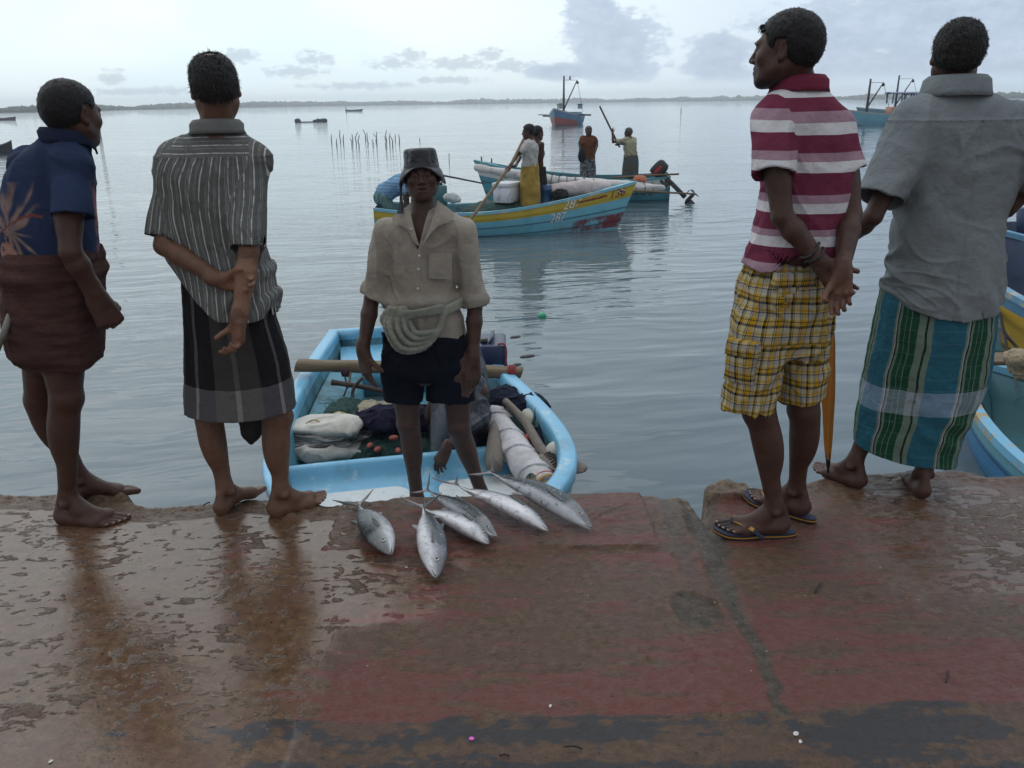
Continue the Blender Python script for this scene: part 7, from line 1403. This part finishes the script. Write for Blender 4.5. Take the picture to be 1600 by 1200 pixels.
# ---- boats at the right edge -----------------------------------------------------------
def right_boats():
    bow = G(1508, 562, -0.38); far = G(1690, 672, -0.42); az = math.atan2(bow[0] - far[0], bow[1] - far[1])
    H1 = Hull((bow - np.array([math.sin(az), math.cos(az), 0]) * 3.6)[:2], az, 3.3, 1.35, -0.43, 0.07, 0.03, -1.05, ov=0.25, full=2.8)
    m = hull_mat('hull_bright_blue', (0.022, 0.165, 0.340), (0.10, 0.27, 0.33), (0.01, 0.05, 0.10), 0.14, None, 0.0, n=5)
    t0, _ = H1.build('fishing_boat', 'bright blue wooden boat at the right edge, moored beside the quay', BG, m, mat('rim_worn_blue', worn((0.16, 0.40, 0.58), (0.36, 0.28, 0.14), 7, 0.52, 0.6), rough=0.5), inB, -0.72)
    R_ = np.stack([H1.r, H1.d, np.array([0, 0, 1.0])], 1); c = W(1578, 556, 5.15); MB().box(c - (0, 0, 0.02), (0.9, 0.2, 0.03), R_, 0.008).mk('thwart', WOOD, t0)
    lump('rope_heap', 'tan frayed rope heap inside the bright blue boat', 'rope', mat('rope_tan', (0.30, 0.24, 0.16), rough=0.9, bump=[(60, 0.02)], var=0.4, vscale=30), [ell(W(1590, 560, 4.75), (0.07, 0.1, 0.06)), ell(W(1596, 578, 4.75), (0.06, 0.1, 0.06))], lambda P: 0.02 * fbm(P * 22, 4, 0.65), 0.008)
    bow2 = W(1500, 500, 6.4); az2 = math.radians(-78)
    H3 = Hull((bow2 - np.array([math.sin(az2), math.cos(az2), 0]) * 4.0)[:2], az2, 3.8, 1.3, -0.28, 0.05, 0.0, -1.05, ov=0.2, full=3.2)
    t2, _ = H3.build('fishing_boat', 'pale teal boat lying between the bright blue boat and the yellow boat', BG, hull_mat('hull_pale_teal', (0.16, 0.34, 0.38), (0.22, 0.26, 0.26), (0.05, 0.09, 0.1), 0.16, None, 0.03, n=4), mat('rim_grey', worn((0.20, 0.24, 0.25), (0.3, 0.3, 0.28), 6), rough=0.6), inB, -0.6)
    bow3 = W(1490, 395, 8.3); far3 = W(1760, 520, 5.9); az3 = math.atan2(bow3[0] - far3[0], bow3[1] - far3[1])
    H2 = Hull((bow3 - np.array([math.sin(az3), math.cos(az3), 0]) * 4.8)[:2], az3, 4.5, 1.7, -0.02, 0.30, 0.1, -1.05, ov=0.4, full=2.8)
    t1, _ = H2.build('fishing_boat', 'yellow hulled boat with a blue rim, behind the grey shirt at the right edge', BG, hull_mat('hull_yellow', (0.40, 0.245, 0.012), (0.055, 0.16, 0.26), (0.10, 0.06, 0.01), 0.10, None, 0.0, n=3), mat('rim_blue_worn', worn((0.10, 0.25, 0.38), (0.34, 0.32, 0.26), 6, 0.5, 0.62), rough=0.55), mat('inside_navy', (0.022, 0.040, 0.085), rough=0.6, var=0.3), -0.55)
    c = W(1590, 372, 8.2); MB().box(c, (1.6, 0.05, 0.34), rotz(0.1)).mk('cabin_board', mat('board_navy', (0.012, 0.022, 0.055), rough=0.5, var=0.3), t1)
    o = MB().tube([W(1597, 325, 8.0), W(1597, 372, 8.0)], 0.05, 10).mk('post', mat('post_navy', (0.03, 0.05, 0.11), rough=0.5), t1)
    rope('mooring_rope', 'black rope looping between the boats at the right edge', ROPE('rope_black', (0.012, 0.012, 0.014)), [W(1552, 482, 6.3), W(1562, 490, 6.1), W(1570, 520, 5.8), W(1590, 545, 5.6), W(1598, 570, 5.3)], 0.011)
    rope('mooring_rope', 'black rope hanging straight down over the pale teal boat', bpy.data.materials['rope_black'], [W(1562, 484, 6.28), W(1567, 510, 5.95), W(1573, 540, 5.6), W(1575, 558, 5.4)], 0.010)
right_boats()
# ---- trawlers --------------------------------------------------------------------------
def trawler(label, O, az, L, beam, colors, mast_h, cabin=None, outrig=True, red_bow=True, group='trawlers at anchor', z_mid=0.15, rise=0.75, mx_=0.60, dy_=0.35):
    H_ = Hull(O, az, L, beam, z_mid, rise, 0.1, -1.3, ov=0.9, clink=0, full=2.0, stern=0.7)
    def fn(t, p):
        v, u = t.attr('pv'), t.attr('pu'); c = t.mix(t.ss(t.noise(p, 1.2, 6, 0.7), 0.4, 0.7), colors[0], tuple(x * 0.7 for x in colors[0]))
        if red_bow: c = t.mix(t.m('MULTIPLY', t.ss(v, 0.26, 0.30), t.m('GREATER_THAN', t.m('ADD', u, t.m('MULTIPLY', v, 0.7)), 0.82)), c, (0.28, 0.075, 0.075))
        c = t.mix(t.ss(v, 0.50, 0.53), c, (0.045, 0.06, 0.09)); return t.mix(t.m('LESS_THAN', v, 0.06), c, (0.36, 0.37, 0.36))
    m = mat('trawler_hull', fn, rough=0.5); rim_ = mat('trawler_rim', (0.30, 0.32, 0.32), rough=0.6, var=0.3); dark = mat('trawler_dark', (0.035, 0.035, 0.04), rough=0.7)
    t0, _ = H_.build('trawler', label, group, m, rim_, mat('trawler_inner', (0.12, 0.14, 0.15), rough=0.7, var=0.3), -0.2, 0.08, 0.55, 'trawler')
    p = lambda t, y, z: H_.O + H_.d * (t * L) + H_.r * y + np.array([0, 0, z])
    MB().tube([p(mx_, 0, 0.0), p(mx_, 0, mast_h)], [0.13, 0.08], 10).mk('mast', dark, t0)
    MB().tube([p(mx_, 0, 0.7), p(mx_ - 0.20, dy_, mast_h * 0.90)], [0.07, 0.05], 8).mk('derrick', dark, t0)
    MB().tube([p(mx_, 0, mast_h * 0.9), p(mx_ - 0.20, dy_, mast_h * 0.90)], 0.02, 5).mk('stay', dark, t0)
    MB().tube([p(mx_ - 0.20, dy_, mast_h * 0.90), p(mx_ - 0.34, dy_ * 1.4, 0.5)], 0.018, 5).mk('stay', dark, t0)
    MB().ball(p(mx_ - 0.20, dy_ * 1.05, mast_h * 0.84), 0.14, 8).mk('pulley_block', dark, t0)
    R_ = np.stack([H_.r, H_.d, np.array([0, 0, 1.0])], 1)
    if cabin:
        h_, cl_, wall = cabin; cb = MB()
        for yy in (-1, 1):
            for tt in np.linspace(0.14, 0.14 + cl_, 4): cb.box(p(tt, yy * beam * 0.33, 0.45 + h_ * 0.72), (0.09, 0.09, h_ * 0.6), R_)
        wb = MB().box(p(0.14 + cl_ / 2, 0, 0.1 + h_ * 0.22), (beam * 0.68, cl_ * L, h_ * 0.5), R_, 0.03).mk('cabin_wall', mat('cabin_paint', wall, rough=0.6, var=0.3, vscale=1.5), t0); cb.mk('cabin_post', mat('cabin_post_paint', colors[1], rough=0.6), t0)
        rf = MB(); rf.grid([[p(tt, k * beam * 0.42, 0.45 + h_ * 1.02 + 0.10 * (1 - k * k)) for k in np.linspace(-1, 1, 7)] for tt in (0.10, 0.18 + cl_)]); rf.grid([[p(tt, k * beam * 0.42, 0.38 + h_ * 1.02 + 0.06 * (1 - k * k)) for k in np.linspace(1, -1, 7)] for tt in (0.10, 0.18 + cl_)]); rf.mk('cabin_roof', mat('cabin_roof_paint', colors[1], rough=0.6, var=0.3), t0)
    if outrig:
        MB().tube([p(0.55, -0.2, 0.25), p(0.6, -beam * 0.86, 0.20)], [0.06, 0.09], 7).mk('outrigger', dark, t0); MB().tube([p(0.30, 0.3, 0.15), p(0.28, beam * 1.02, 0.22)], [0.05, 0.05], 7).tube([p(0.34, 0.4, 0.02), p(0.36, beam * 0.82, 0.10)], 0.07, 7).mk('outrigger', dark, t0)
    return t0, H_, p, dark
OT = W(873, 197, 84); tt_, HT, pT, dT = trawler('blue trawler with a red bow bottom and tall mast, anchored far out facing the quay', OT[:2] + np.array([2.0, 6.0]), math.radians(198), 7.6, 3.3, ((0.075, 0.19, 0.33), (0.10, 0.27, 0.36)), 3.95, (0.8, 0.22, (0.10, 0.24, 0.34)), dy_=-1.0)
HT.text(tt_, 'KMR', 4.0, 0.25, 0.5, 1, wt, flip=1)
_bp = pT(0.60, 0, 3.95 * 0.9) * 0.55 + pT(0.40, -1.0, 3.95 * 0.9) * 0.45 + (0, 0, 0.14); tag(MB().ball(_bp, (0.09, 0.13, 0.16), 8).ball(_bp + (0.02, 0, 0.19), 0.07, 6).mk('sea_bird', mat('bird_dark', (0.04, 0.04, 0.045), rough=0.8)), 'small dark bird perched on the stay of the blue trawler', 'bird')
OR = W(1314, 203, 72); trawler('pale blue trawler with orange cabin panels beyond the two right-hand men', OR[:2] + np.array([6.6, -0.8]), math.radians(-83), 5.9, 2.4, ((0.13, 0.33, 0.44), (0.09, 0.13, 0.24)), 3.0, (1.35, 0.36, (0.40, 0.17, 0.10)), False, False, rise=0.45, mx_=0.80)
OR2 = W(1405, 196, 88); trawler('trawler showing only its two masts above the grey shirt shoulder', OR2[:2] + np.array([4.6, 1.0]), math.radians(-80), 7.6, 2.8, ((0.10, 0.22, 0.32), (0.09, 0.13, 0.24)), 3.7, (1.3, 0.3, (0.3, 0.3, 0.3)), False, False, rise=0.4)
# ---- small far boats, stakes, buoy -----------------------------------------------------
def skiff(label, px, py, wpx, col, az=1.5, zf=0.45, Yd=None, rim_c=(0.2, 0.2, 0.2)):
    p = G(px, py, WATER_Z); L = S(wpx, p); H_ = Hull(p[:2] - np.array([math.sin(az), math.cos(az)]) * L * 0.5, az, L * 0.92, L * 0.24, WATER_Z + zf, zf * 0.6, zf * 0.2, WATER_Z - 0.25, ov=L * 0.06, clink=0)
    return H_.build('small_boat', label, 'small boats far out', mat('skiff_paint', col, rough=0.6, var=0.3), mat('skiff_rim', rim_c, rough=0.6), mat('skiff_in', (0.05, 0.05, 0.05), rough=0.8), WATER_Z + 0.05)
skiff('dark wooden boat cut off by the left edge of the photo', 2, 241, 42, (0.022, 0.026, 0.036), 1.55, 0.42)
skiff('thin far boat at the left edge just under the shoreline', 8, 188, 36, (0.05, 0.055, 0.06), 1.5, 0.45)
skiff('small blue and reddish boat by the face of the man in blue', 156, 212, 24, (0.20, 0.09, 0.075), 2.6, 0.75, rim_c=(0.09, 0.30, 0.45))
skiff('low far boat between the grey-haired man and the stakes, near shore', 554, 174, 28, (0.10, 0.11, 0.12), 1.6, 0.5)
skiff('faint far boat right of the stakes near the opposite shore', 681, 161.5, 30, (0.12, 0.13, 0.14), 1.57, 0.8)
def raft():
    p = G(486, 191, WATER_Z); t0 = empty('raft', p); tag(t0, 'low dark raft with net floats on the water right of the grey-haired man', 'raft'); m = mat('raft_dark', (0.05, 0.06, 0.065), rough=0.8, var=0.3); w_ = S(46, p)
    MB().box(p + (0, 0, 0.05), (w_ * 0.9, 0.8, 0.12), None, 0.03).mk('raft_deck', m, t0)
    for k, sz_ in ((-0.45, 0.45), (0.12, 0.2), (0.25, 0.38), (0.36, 0.36), (0.46, 0.42)): MB().ball(p + (w_ * k, 0, 0.2), (sz_, 0.4, sz_ * 0.75), 8).mk('float', m, t0)
raft()
stm = mat('stake_wood', (0.17, 0.17, 0.165), rough=0.9)
xs_ = [519, 527, 533, 536, 549, 552, 559, 563, 571, 577, 582, 585, 589, 601, 605, 610, 613, 617, 623]
proto = None
for i, px in enumerate(xs_):
    p = G(px, 224 + 5 * math.sin(i * 2.1), WATER_Z); hgt = S(RNG.uniform(9, 18), p); ln = RNG.normal(0, 0.10, 2) * hgt
    o = MB().tube([p - (0, 0, 0.4), p + (ln[0] * 0.25 + RNG.normal(0, .06), ln[1] * .3, hgt * 0.5), p + (ln[0], ln[1], hgt)], [0.034, 0.028, 0.02], 6).mk('wooden_stake', stm)
    tag(o, 'thin crooked stake standing in the water left of the rain hat', 'stake', 'stakes standing in the water')
for px, py, hpx, lb in ((702, 253, 13, 'single short stake right of the rain hat'), (656, 222, 6, 'tiny stake just above the rain hat'), (541, 175, 8, 'single distant stake above the cluster of stakes'), (1064, 178, 9, 'lone far post on open water left of the maroon polo man')):
    p = G(px, py, WATER_Z); o = MB().tube([p - (0, 0, 0.4), p + (0, 0, S(hpx, p))], S(0.6, p), 6).mk('wooden_stake', stm); tag(o, lb, 'stake')
p = G(847, 495, WATER_Z); o = MB().ball(p + (0, 0, 0.01), (0.050, 0.050, 0.042), 14).mk('buoy', mat('buoy_green', (0.02, 0.30, 0.16), rough=0.35)); tag(o, 'small bright green buoy floating behind the near boat', 'buoy')
fl_ = mat('floating_scrap', (0.012, 0.014, 0.015), rough=0.6)
for px, py, w_ in ((805, 527, 18), (824, 557, 26), (808, 570, 14)):
    p = G(px, py, WATER_Z); mb = MB().ball(p + (0, 0, 0.004), (S(w_, p) / 2, 0.03, 0.010), 8, rotz(0.4)); tag(mb.mk('floating_leaf', fl_), 'dark leaf floating on the water right of the near boat stern', 'leaf', 'dark leaves floating by the near boat')
# ---- umbrella ----------------------------------------------------------------------------
def umbrella():
    a, b = UMB_TOP, UMB_TIP; u = (b - a) / np.linalg.norm(b - a); L = np.linalg.norm(b - a); R_ = frame(u, (0, -1, 0)); t0 = empty('umbrella', b); tag(t0, 'folded orange umbrella standing on its tip beside the bare foot at the quay edge', 'umbrella')
    def pleat(t, q_): r = np.interp(t, [0.10, 0.16, 0.35, 0.6, 0.85, 0.93], [0.010, 0.020, 0.027, 0.024, 0.014, 0.009]); return r * (1 + 0.22 * math.cos(q_ * 5 + t * 7))
    P = [[a + u * L * t + R_ @ np.array([pleat(t, q_) * math.cos(q_), 0, pleat(t, q_) * math.sin(q_)]) for q_ in np.linspace(0, 2 * math.pi, 40, endpoint=False)] for t in np.linspace(0.10, 0.93, 30)]
    def col(t, p): at_ = t.n('ShaderNodeSeparateXYZ', {0: p}).outputs; return t.mix(t.m('GREATER_THAN', t.m('ADD', at_[0], t.m('MULTIPLY', at_[2], -0.05)), 0.004), (0.34, 0.125, 0.012), t.mix(t.ss(at_[2], 0.28, 0.42), (0.045, 0.012, 0.05), (0.33, 0.06, 0.02)))
    MB().grid(P, cv=True).mk('canopy', mat('umbrella_orange', col, rough=0.55, bump=[(40, 0.004)]), t0)
    MB().tube([a, a + u * L * 0.95, b], [0.006, 0.006, 0.005], 8).mk('shaft', mat('shaft_black', (0.015, 0.014, 0.015), rough=0.4), t0); MB().tube([a + u * L * 0.90, a + u * L * 0.97], [0.011, 0.008], 10).mk('ferrule', mat('ferrule_black', (0.012, 0.012, 0.012), rough=0.4), t0)
    MB().tube([a - u * 0.02, a + u * 0.08], 0.014, 10).mk('handle', mat('handle_dark', (0.03, 0.02, 0.015), rough=0.5), t0)
umbrella()
o = MB().tube([W(-6, 552, 2.62), W(6, 520, 2.62), W(20, 480, 2.66)], [0.009, 0.011, 0.011], 10).mk('walking_stick', mat('stick_pale', (0.16, 0.16, 0.13), rough=0.6, var=0.4, vscale=25)); tag(o, 'pale stick tip showing at the left edge beside the brown cloth', 'stick')
# ---- fish ---------------------------------------------------------------------------------
def fish_mat(name, back, mid, belly):
    def fn(t, p):
        v = t.attr('pv'); n_ = t.noise(p, 38, 6, 0.7); n2_ = t.noise(p, 9, 4, 0.6)
        c = t.ramp(t.m('ADD', v, t.m('MULTIPLY', t.m('SUBTRACT', n2_, 0.5), 0.20)), [(0.0, back), (0.33, back), (0.52, mid), (0.70, belly), (1.0, tuple(min(1, x * 1.1) for x in belly))], 'LINEAR')
        c = t.mix(t.m('MULTIPLY', t.ss(n_, 0.50, 0.64), 0.6), c, tuple(x * 0.45 for x in mid)); c = t.mix(t.m('MULTIPLY', t.ss(t.noise(t.scl(p, (1, 1, 1)), 95, 4, 0.7), 0.55, 0.7), 0.4), c, (0.62, 0.62, 0.64)); ho = t.attr('hd')
        return t.mix(t.m('MULTIPLY', ho, 0.28), c, (0.50, 0.49, 0.50))
    return mat(name, fn, rough=0.24, metal=0.35, bump=[(330, 0.0012), (60, 0.002)], spec=0.6)
FM = [fish_mat('fish_silver_green', (0.030, 0.045, 0.048), (0.13, 0.155, 0.16), (0.50, 0.50, 0.52)), fish_mat('fish_silver', (0.050, 0.060, 0.075), (0.23, 0.24, 0.27), (0.56, 0.545, 0.57)), fish_mat('fish_dark', (0.016, 0.024, 0.030), (0.055, 0.072, 0.082), (0.33, 0.34, 0.36))]
FIN = mat('fish_fin', (0.075, 0.082, 0.085), rough=0.45, bump=[(160, 0.003)], spec=0.5); FINP = mat('fish_fin_pale', (0.26, 0.235, 0.245), rough=0.45, bump=[(160, 0.003)]); FEYE = mat('fish_eye_silver', (0.40, 0.40, 0.37), rough=0.15, metal=0.3); FPUP = mat('fish_pupil', (0.008, 0.008, 0.01), rough=0.08); MOUTH = mat('fish_mouth', (0.05, 0.028, 0.028), rough=0.5)
def fish(label, tail, nose, hw, m, roll=0.0, back=1, bend=0.0, z0=0.0, tail_up=0.0, eye=True):
    """lying on its side: tail and nose are photo points on the slab; hw half height of the body; back=+1 puts the back on the left of the head direction"""
    a, b = G(*tail, 0.02 + z0), G(*nose, 0.025 + z0); a[2] += tail_up; u = b - a; L = float(np.linalg.norm(u)); u /= L; sd = np.cross((0, 0, 1), u); sd /= np.linalg.norm(sd); sd = sd * back; up = np.cross(u, sd) * back; up = up if up[2] > 0 else -up
    cr, sr = math.cos(roll), math.sin(roll); s2 = cr * sd + sr * up; u2 = cr * up - sr * sd; th_ = hw * 0.66
    t_ = [0, 0.04, 0.12, 0.25, 0.42, 0.58, 0.70, 0.78, 0.86, 0.93, 0.97, 1.0]; hh = [0.10, 0.10, 0.22, 0.54, 0.86, 1.0, 0.98, 0.90, 0.72, 0.46, 0.27, 0.08]
    off = lambda t: 0.10 * hw * math.sin(t * 3.1) + bend * math.sin(t * math.pi)
    c0 = lambda t: a + u * (L * t) + s2 * off(t); zc = lambda: np.array([0, 0, 0.0])
    t0 = empty('fish', (a + b) / 2 * (1, 1, 0)); tag(t0, label, 'fish', 'freshly landed fish on the quay edge')
    TT = np.linspace(0, 1, 56); Q = np.linspace(0, 2 * math.pi, 40, endpoint=False); P, pv, hd = [], [], []
    lift = th_ * 0.92
    for t in TT:
        h_ = float(cat(t_, hh, np.array(t))) * hw; w_ = h_ * (0.66 if t > 0.15 else 0.5); row = []
        for q_ in Q:
            d = math.cos(q_); wv = math.sin(q_); k = 1.0
            mth = 0.0
            if t > 0.86: mth = -0.30 * math.exp(-((d + 0.36) / 0.14) ** 2) * min(1, (t - 0.86) / 0.06)     # mouth groove along the jaw
            gil = -0.06 * math.exp(-((t - (0.755 + 0.03 * d * d)) / 0.008) ** 2) if abs(d) < 0.85 else 0
            row.append(c0(t) + s2 * d * h_ * (1 + mth) + u2 * (wv * w_ * (1 + mth + gil)) + np.array([0, 0, max(lift * float(cat(t_, hh, np.array(t))), 0.008)])); pv.append(0.5 - 0.5 * d); hd.append(float(sstep(np.array(t), 0.74, 0.80)))
        P.append(row)
    mb = MB().grid(P, cv=True); n = len(Q); mb.f += [tuple(range(n))[::-1], tuple(range(55 * n, 56 * n))]; V = np.array(mb.v); V[:, 2] = np.maximum(V[:, 2], 0.004 + z0); mb.v = [tuple(v) for v in V]
    mb.mk('fish_body', m, t0, attrs={'pv': pv, 'hd': hd})
    def pt(t, d, e=1.0):
        h_ = float(cat(t_, hh, np.array(t))) * hw; return c0(t) + s2 * d * h_ + u2 * (math.sqrt(max(0, 1 - d * d)) * h_ * 0.66 * e) + np.array([0, 0, max(lift * float(cat(t_, hh, np.array(t))), 0.008)])
    def fin(name, pts, mm, thick=0.003):          # thin solid fin from a fan of points
        pts = [np.asarray(p_, float) for p_ in pts]; nv = np.cross(pts[1] - pts[0], pts[2] - pts[0]); nv /= np.linalg.norm(nv) + 1e-9; n_ = len(pts); f = MB(); f.v = [tuple(p_ + nv * thick / 2) for p_ in pts] + [tuple(p_ - nv * thick / 2) for p_ in pts]; f.f = [tuple(range(n_)), tuple(range(n_, 2 * n_))[::-1]] + [(i, i + n_, (i + 1) % n_ + n_, (i + 1) % n_) for i in range(n_)]; f.mk(name, mm, t0, smooth=False)
    r0 = pt(0.01, 0.0)
    for sg in (1, -1):
        tip = r0 - u * hw * 1.35 + s2 * sg * hw * 1.55 + (0, 0, 0.012); mid = r0 - u * hw * 0.42 + s2 * sg * hw * 0.30
        fin('tail_fin', [r0 + s2 * sg * 0.004 + u * 0.012, r0 + s2 * sg * hw * 0.26 - u * hw * 0.12, r0 + s2 * sg * hw * 0.85 - u * hw * 0.62, tip, r0 + s2 * sg * hw * 0.72 - u * hw * 0.80, mid, r0 - u * hw * 0.30], FIN if sg > 0 else FINP)
    fin('dorsal_fin', [pt(0.50, 0.97), pt(0.46, 0.99), pt(0.36, 1.0) + s2 * hw * 0.32, pt(0.33, 1.0) + s2 * hw * 0.40, pt(0.36, 1.0) + s2 * hw * 0.08, pt(0.38, 0.99)], FIN)
    fin('anal_fin', [pt(0.46, -0.97), pt(0.42, -0.99), pt(0.34, -1.0) - s2 * hw * 0.36, pt(0.31, -1.0) - s2 * hw * 0.42, pt(0.345, -0.99) - s2 * hw * 0.08, pt(0.36, -0.98)], FINP)
    for k in range(6):
        t = 0.09 + 0.035 * k
        for sg in (1, -1): fin('finlet', [pt(t, sg * 0.98), pt(t + 0.018, sg * 0.98), pt(t - 0.006, sg * 0.99) + s2 * sg * hw * 0.13], FIN, 0.002)
    fin('pectoral_fin', [pt(0.735, 0.05, 1.03), pt(0.725, -0.10, 1.05), pt(0.64, -0.02, 1.10), pt(0.57, 0.10, 1.10), pt(0.63, 0.16, 1.09), pt(0.70, 0.16, 1.04)], FIN)
    if eye:
        e = pt(0.885, 0.20, 0.93); MB().ball(e, np.array([0.0085, 0.0085, 0.004]) * hw / 0.05, 12, np.stack([u, s2, u2], 1)).mk('eye', FEYE, t0); MB().ball(e + u2 * 0.0028, np.array([0.0046, 0.0046, 0.0034]) * hw / 0.05, 10, np.stack([u, s2, u2], 1)).mk('pupil', FPUP, t0)
    mo = MB(); mo.tube([pt(0.998, -0.3, 0.9), pt(0.975, -0.55, 0.93), pt(0.94, -0.62, 0.96)], [0.0020, 0.0020, 0.0005], 6); mo.mk('mouth', MOUTH, t0)
fish('dark backed fish at the right end, longest of the six', (768, 758), (926, 829), 0.050, FM[2], 0.35, 1, tail_up=0.05)
fish('pale silver fish second from the right with a dark pectoral fin', (712, 772), (857, 832), 0.048, FM[1], -0.25, 1, tail_up=0.035)
fish('thin dark fish wedged between two pale silver fish', (668, 779), (777, 843), 0.036, FM[2], 0.55, 1, tail_up=0.03)
fish('silver fish under the raised tail of the foremost fish', (660, 796), (764, 852), 0.047, FM[1], -0.25, 1)
fish('foremost silver fish pointing straight at the camera, its forked tail raised', (662, 806), (682, 905), 0.052, FM[1], 0.0, 1, tail_up=0.03)
fish('separate greenish silver fish lying alone at the left', (560, 792), (611, 869), 0.054, FM[0], -0.05, -1, tail_up=0.0)
# ---- litter on the slab --------------------------------------------------------------------
o = MB().ball(G(737, 1157) + (0, 0, 0.006), (0.007, 0.006, 0.003), 8).mk('petal', mat('petal_pink', (0.62, 0.12, 0.50), rough=0.5)); tag(o, 'tiny bright pink petal on the slab near the bottom edge', 'petal')
shl = mat('shell_white', (0.55, 0.52, 0.48), rough=0.5, bump=[(80, 0.004)])
for px, py, r in ((635, 889, 0.006), (860, 1106, 0.007), (1243, 1150, 0.010), (1250, 1162, 0.007), (80, 1193, 0.007), (985, 806, 0.005)):
    b_ = MB().ball((0, 0, 0), (r, r * 0.75, r * 0.18), 5, rotz(RNG.uniform(0, 3))); vv = np.array(b_.v); vv *= RNG.uniform(0.55, 1.1, (len(vv), 1)); b_.v = [tuple(v) for v in vv + G(px, py) + (0, 0, 0.007)]; o = b_.mk('shell_fragment', shl, smooth=False); tag(o, 'broken white shell fragment lying on the muddy slab', 'shell', 'shell fragments on the slab')
tw = mat('twig_dark', (0.022, 0.018, 0.018), rough=0.8)
for px, py, dx, dy, lb in ((1395, 788, 14, -6, 'short dark twig behind the bare heel on the right'), (780, 1184, 16, 2, 'dark twig at the bottom edge right of the pink petal'), (882, 1170, 28, 4, 'longer dark twig near the bottom centre'), (1273, 928, 8, -14, 'thin dark twig on the slab below the right flip-flop'), (1480, 1052, -3, 18, 'dark curled scrap low on the right slab'), (318, 792, 10, -4, 'dark frayed string at the slab edge between the two left men')):
    a, b = G(px, py) + (0, 0, 0.007), G(px + dx, py + dy) + (0, 0, 0.008); o = MB().tube(curve3([a, (a + b) / 2 + (0.003, 0.002, 0.003), b], 6), 0.0028, 6).mk('twig', tw); tag(o, lb, 'twig')
